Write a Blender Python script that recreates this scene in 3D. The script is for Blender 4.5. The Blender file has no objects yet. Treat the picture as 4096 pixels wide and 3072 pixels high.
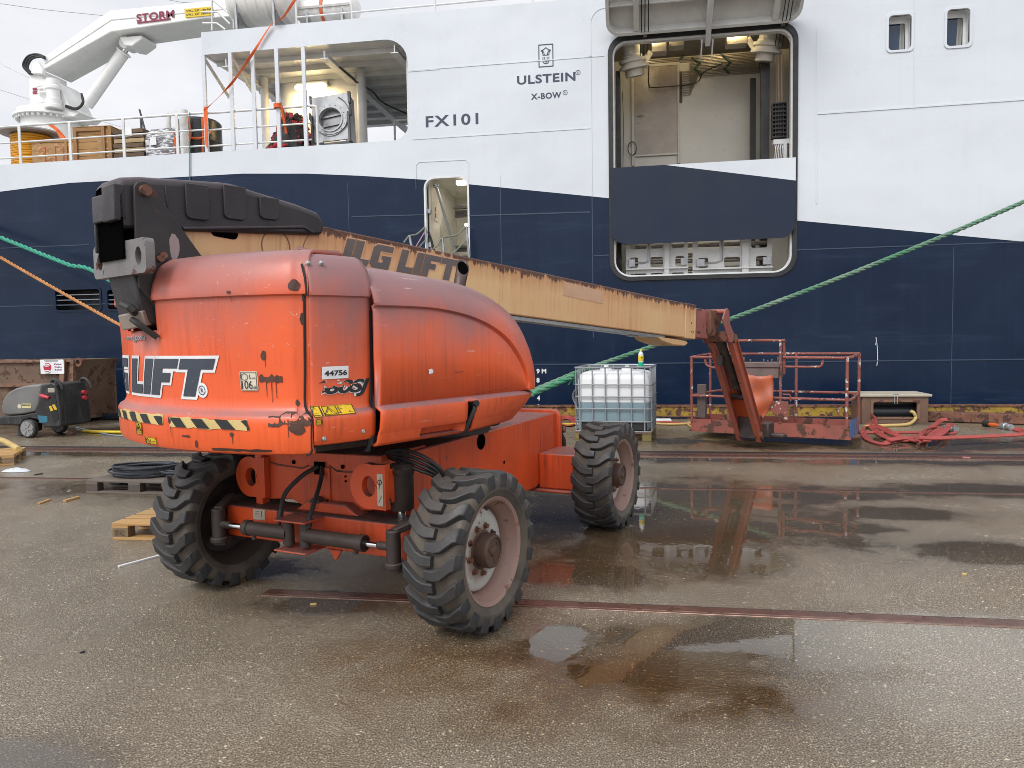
import bpy, bmesh, math, random
from mathutils import Vector, Matrix, Euler
random.seed(7)
R = math.radians
SC = bpy.context.scene
COL = SC.collection
# ------------------------------------------------------------------ camera
EYE = Vector((0, 0, 1.65))
YAW, PITCH, ROLL, FL = R(9.39), R(3.57), R(0.954), 3000.0 / 4096.0
FWD = Vector((-math.sin(YAW) * math.cos(PITCH), math.cos(YAW) * math.cos(PITCH), -math.sin(PITCH)))
_r0 = Vector((math.cos(YAW), math.sin(YAW), 0)); _d0 = FWD.cross(_r0)
RGT = _r0 * math.cos(ROLL) + _d0 * math.sin(ROLL)
DWN = _d0 * math.cos(ROLL) - _r0 * math.sin(ROLL)
cam = bpy.data.cameras.new("camera"); cam.sensor_width = 36.0; cam.lens = 36.0 * FL
cam.clip_start = 0.05; cam.clip_end = 3000
camo = bpy.data.objects.new("camera", cam); COL.objects.link(camo)
camo.matrix_world = Matrix(((RGT.x, -DWN.x, -FWD.x, EYE.x), (RGT.y, -DWN.y, -FWD.y, EYE.y), (RGT.z, -DWN.z, -FWD.z, EYE.z), (0, 0, 0, 1)))
SC.camera = camo
# ------------------------------------------------------------------ light
SUN_EL, SUN_AZ = R(48), R(205)          # azimuth clockwise from +Y : behind the camera, to its left
W = bpy.data.worlds.new("World"); SC.world = W; W.use_nodes = True
nt = W.node_tree; nt.nodes.clear()
wo = nt.nodes.new("ShaderNodeOutputWorld"); bg = nt.nodes.new("ShaderNodeBackground")
sky = nt.nodes.new("ShaderNodeTexSky"); sky.sky_type = 'NISHITA'; sky.sun_disc = False
sky.sun_elevation = SUN_EL; sky.sun_rotation = SUN_AZ; sky.dust_density = 4.0; sky.air_density = 1.0; sky.ozone_density = 1.0
hs = nt.nodes.new("ShaderNodeHueSaturation"); hs.inputs['Saturation'].default_value = 0.10
tc = nt.nodes.new("ShaderNodeTexCoord"); mp = nt.nodes.new("ShaderNodeMapping"); mp.inputs['Scale'].default_value = (2.2, 2.2, 5.0)
nz = nt.nodes.new("ShaderNodeTexNoise"); nz.inputs['Scale'].default_value = 1.6; nz.inputs['Detail'].default_value = 6; nz.inputs['Roughness'].default_value = .55
rp = nt.nodes.new("ShaderNodeValToRGB"); rp.color_ramp.elements[0].position = .3; rp.color_ramp.elements[1].position = .72
rp.color_ramp.elements[0].color = (6.6, 6.8, 7.5, 1); rp.color_ramp.elements[1].color = (9.0, 9.1, 9.4, 1)
mx = nt.nodes.new("ShaderNodeMix"); mx.data_type = 'RGBA'; mx.inputs['Factor'].default_value = .72
nt.links.new(tc.outputs['Generated'], mp.inputs['Vector']); nt.links.new(mp.outputs['Vector'], nz.inputs['Vector'])
nt.links.new(nz.outputs['Fac'], rp.inputs['Fac']); nt.links.new(sky.outputs['Color'], hs.inputs['Color'])
nt.links.new(hs.outputs['Color'], mx.inputs[6]); nt.links.new(rp.outputs['Color'], mx.inputs[7])
sx = nt.nodes.new("ShaderNodeSeparateXYZ"); nt.links.new(tc.outputs['Generated'], sx.inputs[0])   # overcast is thinner behind the camera, heavier over the ship
mr = nt.nodes.new("ShaderNodeMapRange"); mr.interpolation_type = 'SMOOTHSTEP'; nt.links.new(sx.outputs[1], mr.inputs[0])
for i_, v_ in ((1, -.6), (2, .7), (3, 1.18), (4, .86)): mr.inputs[i_].default_value = v_
vm = nt.nodes.new("ShaderNodeVectorMath"); vm.operation = 'SCALE'; nt.links.new(mx.outputs[2], vm.inputs[0]); nt.links.new(mr.outputs[0], vm.inputs['Scale'])
nt.links.new(vm.outputs[0], bg.inputs['Color']); bg.inputs['Strength'].default_value = 0.10
nt.links.new(bg.outputs['Background'], wo.inputs['Surface'])
sl = bpy.data.lights.new("sun", 'SUN'); sl.energy = 1.1; sl.angle = R(22); sl.color = (1.0, .97, .93)
so = bpy.data.objects.new("sun", sl); COL.objects.link(so)
so.rotation_euler = Vector((math.sin(SUN_AZ) * math.cos(SUN_EL), math.cos(SUN_AZ) * math.cos(SUN_EL), math.sin(SUN_EL))).to_track_quat('Z', 'Y').to_euler()
SC.view_settings.view_transform = 'Standard'; SC.view_settings.look = 'None'
SC.view_settings.exposure = 0.62; SC.view_settings.gamma = 1.0
SC.cycles.max_bounces = 8; SC.cycles.use_denoising = True; SC.cycles.filter_width = 0.9
# ------------------------------------------------------------------ where a thing seen in the photograph stands
def ray(x, y):
    k = 1.8517
    return RGT * (x * k - 2048) / 3000 + DWN * (y * k - 1536) / 3000 + FWD
def at(x, y, Y):
    d = ray(x, y); return EYE + d * (Y / d.y)
def gnd(x, y, z=0.0):
    d = ray(x, y); return EYE + d * ((z - EYE.z) / d.z)
# ------------------------------------------------------------------ things, parts
def tag(o, label=None, cat=None, group=None, kind=None):
    if label: o['label'] = label
    if cat: o['category'] = cat
    if group: o['group'] = group
    if kind: o['kind'] = kind
    return o
def thing(name, label, cat, loc=(0, 0, 0), rz=0.0, group=None):
    o = bpy.data.objects.new(name, None); COL.objects.link(o); o.empty_display_size = .2
    o.location = loc; o.rotation_euler = (0, 0, rz)
    return tag(o, label, cat, group)
def dup(o, parent=None, **kw):
    c = o.copy(); COL.objects.link(c)
    if parent is not None: c.parent = parent
    for ch in list(o.children): dup(ch, c)
    return c
class MB:
    def __init__(s): s.bm = bmesh.new()
    def v(s, p): return s.bm.verts.new(p)
    def face(s, pts):
        try: return s.bm.faces.new([s.v(p) for p in pts])
        except ValueError: return None
    def box(s, c, d, rot=None):
        m = Matrix.Translation(c)
        if rot is not None: m = m @ (rot.to_4x4() if isinstance(rot, Matrix) else Euler(rot).to_matrix().to_4x4())
        bmesh.ops.create_cube(s.bm, size=1.0, matrix=m @ Matrix.Diagonal((d[0], d[1], d[2], 1))); return s
    def bb(s, a, b):
        return s.box([(a[i] + b[i]) / 2 for i in range(3)], [abs(b[i] - a[i]) for i in range(3)])
    def bar(s, p, q, w, h, up=(0, 0, 1)):
        p, q = Vector(p), Vector(q); z = (q - p); L = z.length; z.normalize(); up = Vector(up)
        if abs(z.dot(up)) > .98: up = Vector((0, 1, 0)) if abs(z.y) < .9 else Vector((1, 0, 0))
        x = z.cross(up).normalized(); y = x.cross(z)
        m = Matrix((x, y, z)).transposed()
        return s.box((p + q) / 2, (w, h, L), m)
    def tube(s, pts, r, n=8, closed=False, caps=True):
        pts = [Vector(p) for p in pts]; k = len(pts); rr = r if hasattr(r, '__len__') else [r] * k
        tg = []
        for i in range(k):
            a = pts[(i - 1) % k] if (closed or i > 0) else pts[i]; b = pts[(i + 1) % k] if (closed or i < k - 1) else pts[i]
            t = b - a; tg.append(t.normalized() if t.length > 1e-9 else Vector((0, 0, 1)))
        u = tg[0].orthogonal().normalized(); rings = []
        for i in range(k):
            u = (u - tg[i] * u.dot(tg[i]))
            u = u.normalized() if u.length > 1e-6 else tg[i].orthogonal().normalized()
            w = tg[i].cross(u)
            rings.append([s.v(pts[i] + (u * math.cos(6.28318 * j / n) + w * math.sin(6.28318 * j / n)) * rr[i]) for j in range(n)])
        for i in range(k if closed else k - 1):
            a, b = rings[i], rings[(i + 1) % k]
            for j in range(n): s.bm.faces.new((a[j], a[(j + 1) % n], b[(j + 1) % n], b[j]))
        if caps and not closed:
            s.bm.faces.new(rings[0][::-1]); s.bm.faces.new(rings[-1])
        return s
    def cyl(s, p, q, r, n=16): return s.tube([p, q], r, n)
    def ring(s, c, ax, ro, ri, t, n=28):
        ax = Vector(ax).normalized(); c = Vector(c)
        return s.lathe([(ri, -t / 2), (ro, -t / 2), (ro, t / 2), (ri, t / 2), (ri, -t / 2)], c, ax, n)
    def lathe(s, prof, o, ax, n=32, a0=0.0, a1=6.283185307):
        o = Vector(o); ax = Vector(ax).normalized(); u = ax.orthogonal().normalized(); w = ax.cross(u)
        full = abs(a1 - a0 - 6.283185307) < 1e-5; m = n if full else n + 1; rows = []
        for j in range(m):
            a = a0 + (a1 - a0) * j / n; d = u * math.cos(a) + w * math.sin(a)
            rows.append([s.v(o + d * p[0] + ax * p[1]) for p in prof])
        for j in range(m if full else m - 1):
            a, b = rows[j], rows[(j + 1) % m]
            for i in range(len(prof) - 1):
                q = [a[i], b[i], b[i + 1], a[i + 1]]
                s.bm.faces.new(q)
        return s
    def prism(s, poly, vec):
        vec = Vector(vec); a = [s.v(p) for p in poly]; b = [s.v(Vector(p) + vec) for p in poly]; n = len(a)
        s.bm.faces.new(a[::-1]); s.bm.faces.new(b)
        for i in range(n): s.bm.faces.new((a[i], a[(i + 1) % n], b[(i + 1) % n], b[i]))
        return s
    def grid(s, rows, cu=False, cv=False):
        vs = [[s.v(p) for p in r] for r in rows]; nr = len(vs); nc = len(vs[0])
        for i in range(nr if cu else nr - 1):
            for j in range(nc if cv else nc - 1):
                try: s.bm.faces.new((vs[i][j], vs[i][(j + 1) % nc], vs[(i + 1) % nr][(j + 1) % nc], vs[(i + 1) % nr][j]))
                except ValueError: pass
        return s
    def plate(s, outer, holes, d, fr):
        """flat plate with holes: 2D loops, thickness d, fr maps (u,v,w)->point"""
        cu = bpy.data.curves.new("tmp", 'CURVE'); cu.dimensions = '2D'; cu.fill_mode = 'BOTH'; cu.extrude = d / 2
        for lp in [outer] + list(holes):
            sp = cu.splines.new('POLY'); sp.points.add(len(lp) - 1); sp.use_cyclic_u = True
            for i, p in enumerate(lp): sp.points[i].co = (p[0], p[1], 0, 1)
        ob = bpy.data.objects.new("tmp", cu); me = ob.to_mesh(); t = bmesh.new(); t.from_mesh(me); ob.to_mesh_clear()
        vm = {}
        for v in t.verts: vm[v.index] = s.v(fr(v.co.x, v.co.y, v.co.z))
        for f in t.faces:
            try: s.bm.faces.new([vm[v.index] for v in f.verts])
            except ValueError: pass
        t.free(); bpy.data.objects.remove(ob); bpy.data.curves.remove(cu); return s
    def xf(s, m):
        bmesh.ops.transform(s.bm, matrix=m, verts=s.bm.verts); return s
    def build(s, name, mat, parent=None, bevel=0.0, smooth=None, loc=None, rz=None, seg=2, recalc=True, weld=True, label=None):
        if weld: bmesh.ops.remove_doubles(s.bm, verts=s.bm.verts, dist=1e-5)
        if recalc: bmesh.ops.recalc_face_normals(s.bm, faces=s.bm.faces)
        me = bpy.data.meshes.new(name); s.bm.to_mesh(me); s.bm.free()
        o = bpy.data.objects.new(name, me); COL.objects.link(o)
        for m in (mat if isinstance(mat, (list, tuple)) else [mat]): me.materials.append(m)
        if parent is not None: o.parent = parent
        if loc is not None: o.location = loc
        if rz is not None: o.rotation_euler = (0, 0, rz)
        if smooth is not None:
            for p in me.polygons: p.use_smooth = True
            me.set_sharp_from_angle(angle=R(smooth))
        if bevel:
            b = o.modifiers.new("bevel", 'BEVEL'); b.width = bevel; b.segments = seg; b.limit_method = 'ANGLE'; b.angle_limit = R(35)
            if smooth is None:
                for p in me.polygons: p.use_smooth = True
                me.set_sharp_from_angle(angle=R(35)); 
        if label: o['label'] = label
        return o
def rrect(x0, y0, x1, y1, r, n=6, rs=None):
    rs = rs or (r, r, r, r); out = []
    for (cx, cy, a, q) in ((x1, y1, 0, rs[0]), (x0, y1, 90, rs[1]), (x0, y0, 180, rs[2]), (x1, y0, 270, rs[3])):
        sx = -1 if cx == x1 else 1; sy = -1 if cy == y1 else 1
        if q <= 0: out.append((cx, cy)); continue
        for i in range(n + 1):
            t = R(a + 90 * i / n); out.append((cx + sx * q + q * math.cos(t), cy + sy * q + q * math.sin(t)))
    return out
def arc(cx, cy, r, a0, a1, n=8): return [(cx + r * math.cos(R(a0 + (a1 - a0) * i / n)), cy + r * math.sin(R(a0 + (a1 - a0) * i / n))) for i in range(n + 1)]
def spl(pts, n=8, closed=False):
    """Catmull-Rom through points"""
    P_ = [Vector(p) for p in pts]; k = len(P_); out = []
    for i in range(k if closed else k - 1):
        a = P_[(i - 1) % k] if closed or i > 0 else P_[i] * 2 - P_[i + 1]; b = P_[i]; c = P_[(i + 1) % k]
        d = P_[(i + 2) % k] if closed or i + 2 < k else c * 2 - b
        for j in range(n):
            t = j / n; out.append(.5 * ((2 * b) + (c - a) * t + (2 * a - 5 * b + 4 * c - d) * t * t + (3 * b - a - 3 * c + d) * t ** 3))
    if not closed: out.append(P_[-1].copy())
    return out
# ------------------------------------------------------------------ materials
def new_mat(name):
    m = bpy.data.materials.new(name); m.use_nodes = True; nt = m.node_tree
    return m, nt, nt.nodes['Principled BSDF']
def nd(nt, typ, ins=None, **props):
    n = nt.nodes.new("ShaderNode" + typ)
    for k, v in props.items(): setattr(n, k, v)
    for k, v in (ins or {}).items():
        if isinstance(v, bpy.types.NodeSocket): nt.links.new(v, n.inputs[k])
        else: n.inputs[k].default_value = v
    return n
def rgb(c): return (c[0], c[1], c[2], 1.0)
def ramp(nt, fac, a, b, ca=(0, 0, 0, 1), cb=(1, 1, 1, 1)):
    n = nt.nodes.new("ShaderNodeValToRGB"); e = n.color_ramp.elements
    e[0].position, e[1].position = a, b; e[0].color, e[1].color = ca, cb
    nt.links.new(fac, n.inputs[0]); return n.outputs[0]
def mixc(nt, f, a, b, mode='MIX'):
    n = nt.nodes.new("ShaderNodeMix"); n.data_type = 'RGBA'; n.blend_type = mode
    for i, v in ((0, f), (6, a), (7, b)):
        if isinstance(v, bpy.types.NodeSocket): nt.links.new(v, n.inputs[i])
        else: n.inputs[i].default_value = v if i == 0 else rgb(v)
    return n.outputs[2]
def mth(nt, op, a, b=None, c=None):
    n = nt.nodes.new("ShaderNodeMath"); n.operation = op
    for i, v in enumerate((a, b, c)):
        if v is None: continue
        if isinstance(v, bpy.types.NodeSocket): nt.links.new(v, n.inputs[i])
        else: n.inputs[i].default_value = v
    return n.outputs[0]
def mapr(nt, v, a, b, c=0.0, d=1.0, smooth=True):
    n = nt.nodes.new("ShaderNodeMapRange"); n.clamp = True
    if smooth: n.interpolation_type = 'SMOOTHSTEP'
    nt.links.new(v, n.inputs[0]); n.inputs[1].default_value = a; n.inputs[2].default_value = b; n.inputs[3].default_value = c; n.inputs[4].default_value = d
    return n.outputs[0]
def noise(nt, vec, scale, detail=4, rough=.55, stretch=None, dist=0.0):
    if stretch:
        m = nt.nodes.new("ShaderNodeMapping"); m.inputs['Scale'].default_value = stretch; nt.links.new(vec, m.inputs['Vector']); vec = m.outputs[0]
    n = nt.nodes.new("ShaderNodeTexNoise"); n.inputs['Scale'].default_value = scale; n.inputs['Detail'].default_value = detail
    n.inputs['Roughness'].default_value = rough; n.inputs['Distortion'].default_value = dist
    nt.links.new(vec, n.inputs['Vector']); return n.outputs['Fac']
def weather(name, col, col2=None, rough=.45, metal=0.0, mott=3.0, mw=(.35, .65), streak=0.0, scol=(.05, .03, .02), sscale=40, rust=0.0, rcol=(.055, .024, .016), rscale=7.0,
            dust=0.0, dcol=(.25, .2, .18), fade=None, bump=.15, bscale=60, dent=0.0, dscale=1.2, scratch=0.0, spec=.5, edge=None, scuff=None):
    """paint or metal with mottling, rain streaks, rust patches, settled dust, dents; edge=(axis, level, width, noise) adds rust along one rim"""
    m, nt, b = new_mat(name); tc = nd(nt, "TexCoord"); V = tc.outputs['Object']
    c = mixc(nt, ramp(nt, noise(nt, V, mott, 5), *mw), col, col2 or tuple(x * .82 for x in col))
    if streak:
        s = ramp(nt, noise(nt, V, sscale, 3, .6, (1, 1, .02)), .48, .68)
        s2 = mth(nt, 'MULTIPLY', s, ramp(nt, noise(nt, V, 3, 3), .38, .7))
        c = mixc(nt, mth(nt, 'MULTIPLY', s2, streak), c, scol)
    if dust:
        nz_ = nd(nt, "SeparateXYZ", {0: nd(nt, "NewGeometry").outputs['Normal']}).outputs[2]
        f = mth(nt, 'MULTIPLY', mapr(nt, nz_, .0, .95), mth(nt, 'ADD', mth(nt, 'MULTIPLY', noise(nt, V, 5, 6), .9), .4))
        f = mth(nt, 'MINIMUM', mth(nt, 'MULTIPLY', f, dust), 1.0)
        c = mixc(nt, f, c, dcol)
    if fade:                                               # sun-bleached film, stronger towards the top of the panels
        z = nd(nt, "SeparateXYZ", {0: V}).outputs[2]
        f = mapr(nt, mth(nt, 'ADD', z, mth(nt, 'ADD', mth(nt, 'MULTIPLY', mth(nt, 'SUBTRACT', noise(nt, V, 1.7, 5), .5), .9), mth(nt, 'MULTIPLY', mth(nt, 'SUBTRACT', noise(nt, V, 22, 4, .6, (1, 1, .08)), .5), .25))), fade[0], fade[1])
        c = mixc(nt, mth(nt, 'MULTIPLY', f, fade[2]), c, dcol)
    if scuff:                                              # long rubbed patches left by fenders and ropes
        s = ramp(nt, noise(nt, V, 1.1, 7, .62, (.22, 1, 1.6), .4), .52, .70)
        s = mth(nt, 'MULTIPLY', s, ramp(nt, noise(nt, V, 9, 5, .6, (.12, 1, 1.5)), .40, .66)); c = mixc(nt, mth(nt, 'MULTIPLY', s, scuff[1]), c, scuff[0])
    if scratch:
        s = ramp(nt, noise(nt, V, 55, 2, .5, (1, .06, 1), 1.5), .69, .73)
        s = mth(nt, 'MULTIPLY', s, ramp(nt, noise(nt, V, 2.2, 2), .5, .62))
        c = mixc(nt, mth(nt, 'MULTIPLY', s, scratch), c, (.62, .5, .44))
    rv = None
    if rust:
        r = ramp(nt, noise(nt, V, rscale, 8, .62), 1 - rust, 1 - rust + .02)
        c = mixc(nt, r, c, mixc(nt, noise(nt, V, 40, 3), rcol, tuple(x * 2.2 for x in rcol))); rv = r
    if edge:
        ax, lv, wd = edge; z = nd(nt, "SeparateXYZ", {0: V}).outputs[ax]
        n1 = noise(nt, V, 9, 7, .65, (1, 1, 1)); n2 = noise(nt, V, 26, 3, .6, (1, 1, .12) if ax == 2 else (1, 1, 1))
        h = mth(nt, 'ADD', z, mth(nt, 'MULTIPLY', mth(nt, 'ADD', mth(nt, 'SUBTRACT', n1, .5), mth(nt, 'MULTIPLY', mth(nt, 'SUBTRACT', n2, .5), 1.3)), wd * 1.6))
        f2 = mapr(nt, h, lv - wd * 2.6, lv - wd * .3)
        c = mixc(nt, mth(nt, 'MULTIPLY', f2, .55), c, (.42, .15, .05))
        f1 = mapr(nt, h, lv - wd * .9, lv - wd * .55)
        c = mixc(nt, f1, c, mixc(nt, noise(nt, V, 30, 3), (.035, .016, .012), (.16, .06, .03)))
    nt.links.new(c, b.inputs['Base Color']); b.inputs['Metallic'].default_value = metal
    b.inputs['Specular IOR Level'].default_value = spec
    rr = mapr(nt, noise(nt, V, mott * 2.3, 5), .3, .7, rough * .8, min(1, rough * 1.25))
    if rv is not None: rr = mth(nt, 'MAXIMUM', rr, mth(nt, 'MULTIPLY', rv, .8))
    nt.links.new(rr, b.inputs['Roughness'])
    h = noise(nt, V, bscale, 3)
    bp = nd(nt, "Bump", {'Height': h, 'Strength': bump, 'Distance': .004})
    if dent:
        bp2 = nd(nt, "Bump", {'Height': noise(nt, V, dscale, 2, .4), 'Strength': 1.0, 'Distance': dent}); nt.links.new(bp2.outputs[0], bp.inputs['Normal'])
    nt.links.new(bp.outputs[0], b.inputs['Normal']); return m
def emit(name, col, s):
    m, nt, b = new_mat(name); b.inputs['Base Color'].default_value = rgb(col); b.inputs['Emission Color'].default_value = rgb(col); b.inputs['Emission Strength'].default_value = s; return m
def plain(name, col, rough=.5, metal=0.0, spec=.5):
    return weather(name, col, tuple(x * .86 for x in col), rough, metal, bump=.05, spec=spec)
def hole(name): return weather(name, (.003, .003, .003), (.002, .002, .002), .95, spec=0.0, bump=0.0)  # dull near-black that paints the darkness inside openings left uncut
def wood(name, a, b_, sc=1.0, ax=0, rough=.75):
    m, nt, b = new_mat(name); V = nd(nt, "TexCoord").outputs['Object']
    st = [28.0, 28.0, 28.0]; st[ax] = 1.6
    n1 = noise(nt, V, sc, 6, .6, tuple(st), .6); n2 = noise(nt, V, 2.2, 2)
    c = mixc(nt, ramp(nt, n1, .32, .7), a, b_); c = mixc(nt, ramp(nt, n2, .35, .7), c, tuple(x * .7 for x in a))
    nt.links.new(c, b.inputs['Base Color']); b.inputs['Roughness'].default_value = rough
    nt.links.new(nd(nt, "Bump", {'Height': n1, 'Strength': .4, 'Distance': .004}).outputs[0], b.inputs['Normal']); return m
# ------------------------------------------------------------------ writing
def text_bm(s, bold=0.0, shear=0.0, spacing=1.0, align='LEFT'):
    cu = bpy.data.curves.new("t", 'FONT'); cu.body = s; cu.size = 1; cu.offset = bold; cu.shear = shear; cu.space_character = spacing; cu.align_x = align
    cu.resolution_u = 4; ob = bpy.data.objects.new("t", cu); COL.objects.link(ob); bpy.context.view_layer.update()
    me = ob.to_mesh(); t = bmesh.new(); t.from_mesh(me); ob.to_mesh_clear(); bpy.data.objects.remove(ob); bpy.data.curves.remove(cu)
    xs = [v.co.x for v in t.verts]; ys = [v.co.y for v in t.verts]
    return t, (min(xs), min(ys), max(xs), max(ys))
def write(mb, s, box, fr, bold=0.02, shear=0.0, spacing=1.0, cut=0, cuth=0):
    """text filling box=(u0,v0,u1,v1), placed by fr(u,v) -> point"""
    t, (x0, y0, x1, y1) = text_bm(s, bold, shear, spacing); u0, v0, u1, v1 = box
    if cut:
        for i in range(1, cut):
            bmesh.ops.bisect_plane(t, geom=t.verts[:] + t.edges[:] + t.faces[:], plane_co=(x0 + (x1 - x0) * i / cut, 0, 0), plane_no=(1, 0, 0))
    for i in range(1, cuth): bmesh.ops.bisect_plane(t, geom=t.verts[:] + t.edges[:] + t.faces[:], plane_co=(0, y0 + (y1 - y0) * i / cuth, 0), plane_no=(0, 1, 0))
    vm = {v: mb.v(fr(u0 + (v.co.x - x0) / (x1 - x0) * (u1 - u0), v0 + (v.co.y - y0) / (y1 - y0) * (v1 - v0))) for v in t.verts}
    for f in t.faces:
        try: mb.bm.faces.new([vm[v] for v in f.verts])
        except ValueError: pass
    t.free()
def decal(mb, polys, fr, cut=0):
    """flat 2D polygons placed by fr(u,v); cut = strip width for bending round a curve"""
    for poly in polys:
        t = bmesh.new(); f = t.faces.new([t.verts.new((p[0], p[1], 0)) for p in poly]); f.normal_update(); bmesh.ops.triangulate(t, faces=[f])
        if cut:
            xs = [p[0] for p in poly]; x = math.floor(min(xs) / cut) * cut + cut
            while x < max(xs) - 1e-6:
                bmesh.ops.bisect_plane(t, geom=t.verts[:] + t.edges[:] + t.faces[:], plane_co=(x, 0, 0), plane_no=(1, 0, 0)); x += cut
        vm = {v: mb.v(fr(v.co.x, v.co.y)) for v in t.verts}
        for f in t.faces:
            try: mb.bm.faces.new([vm[v] for v in f.verts])
            except ValueError: pass
        t.free()
def grow(poly, d):
    n = len(poly); A = sum(poly[i][0] * poly[(i + 1) % n][1] - poly[(i + 1) % n][0] * poly[i][1] for i in range(n)); sg = 1 if A > 0 else -1; out = []
    for i in range(n):
        p0, p1, p2 = [Vector((*poly[(i + k) % n][:2], 0)) for k in (-1, 0, 1)]
        a = (p1 - p0).normalized(); b = (p2 - p1).normalized(); na = Vector((a.y, -a.x, 0)) * sg; nb = Vector((b.y, -b.x, 0)) * sg
        m = na + nb; m = m / max(.25, m.length_squared) * 2 if m.length > 1e-6 else na
        out.append((p1.x + m.x * d, p1.y + m.y * d))
    return out
BLOCK = {'J': ([(-.12, 0), (.2, 0), (.32, .14), (.32, 1), (0, 1), (0, .26), (-.12, .26)], .37), 'L': ([(0, 0), (.66, 0), (.66, .27), (.32, .27), (.32, 1), (0, 1)], .71),
         'I': ([(0, 0), (.32, 0), (.32, 1), (0, 1)], .37), 'F': ([(0, 0), (.32, 0), (.32, .36), (.6, .36), (.6, .62), (.32, .62), (.32, .74), (.76, .74), (.76, 1), (0, 1)], .81),
         'T': ([(.26, 0), (.58, 0), (.58, .72), (.86, .72), (.86, 1), (0, 1), (0, .72), (.26, .72)], .9),
         'G': ([(.14, 0), (.82, 0), (.82, .56), (.42, .56), (.42, .4), (.5, .4), (.5, .26), (.32, .26), (.32, .74), (.82, .74), (.82, 1), (.14, 1), (0, .86), (0, .14)], .87), ' ': (None, .3)}
def block_letters(s, x, y, h, shear=.24, wide=1.0):
    out = []
    for ch in s:
        p, adv = BLOCK[ch]
        if p: out.append([(x + (q[0] * wide + shear * q[1]) * h, y + q[1] * h) for q in p])
        x += adv * h * wide
    return out, x
# ================================================================== materials used widely
M_WHITE = weather("white_ship_paint", (.605, .645, .685), (.565, .602, .645), .30, mott=.35, bump=.04, dent=.075, dscale=.6, streak=.10, scol=(.45, .42, .38), sscale=7, scuff=((.50, .53, .56), .30))
M_NAVY = weather("navy_hull_paint", (.0030, .0115, .034), (.0055, .0165, .042), .28, spec=.22, mott=.5, bump=.03, dent=.035, dscale=.6, streak=.30, scol=(.016, .034, .075), sscale=5, scuff=((.022, .040, .078), .75))
M_WHITE2 = plain("white_deck_paint", (.68, .69, .69), .4)
M_CREAM = weather("cream_bulkhead", (.62, .56, .44), (.55, .50, .40), .4, bump=.04)
M_BLACK = plain("black_rubber", (.018, .018, .02), .55)
M_DGREY = plain("dark_grey_steel", (.06, .06, .065), .5)
M_GREY = plain("grey_steel", (.32, .33, .34), .4, .2)
M_GALV = weather("galvanised_steel", (.42, .43, .44), (.33, .34, .35), .38, .7, mott=12)
M_CHROME = plain("chrome", (.75, .76, .77), .12, 1.0)
M_LETTER = plain("navy_lettering", (.035, .05, .085), .4)
M_MARK = plain("white_lettering", (.78, .79, .80), .45)
M_GLASS = plain("dark_window_glass", (.012, .035, .075), .06)
M_ORANGE_STRAP = plain("orange_webbing", (.72, .13, .03), .7)
M_BROWNRUST = weather("rusty_steel", (.13, .055, .035), (.2, .085, .05), .7, mott=9, bump=.3, rust=.46, rcol=(.04, .018, .012))
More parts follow.
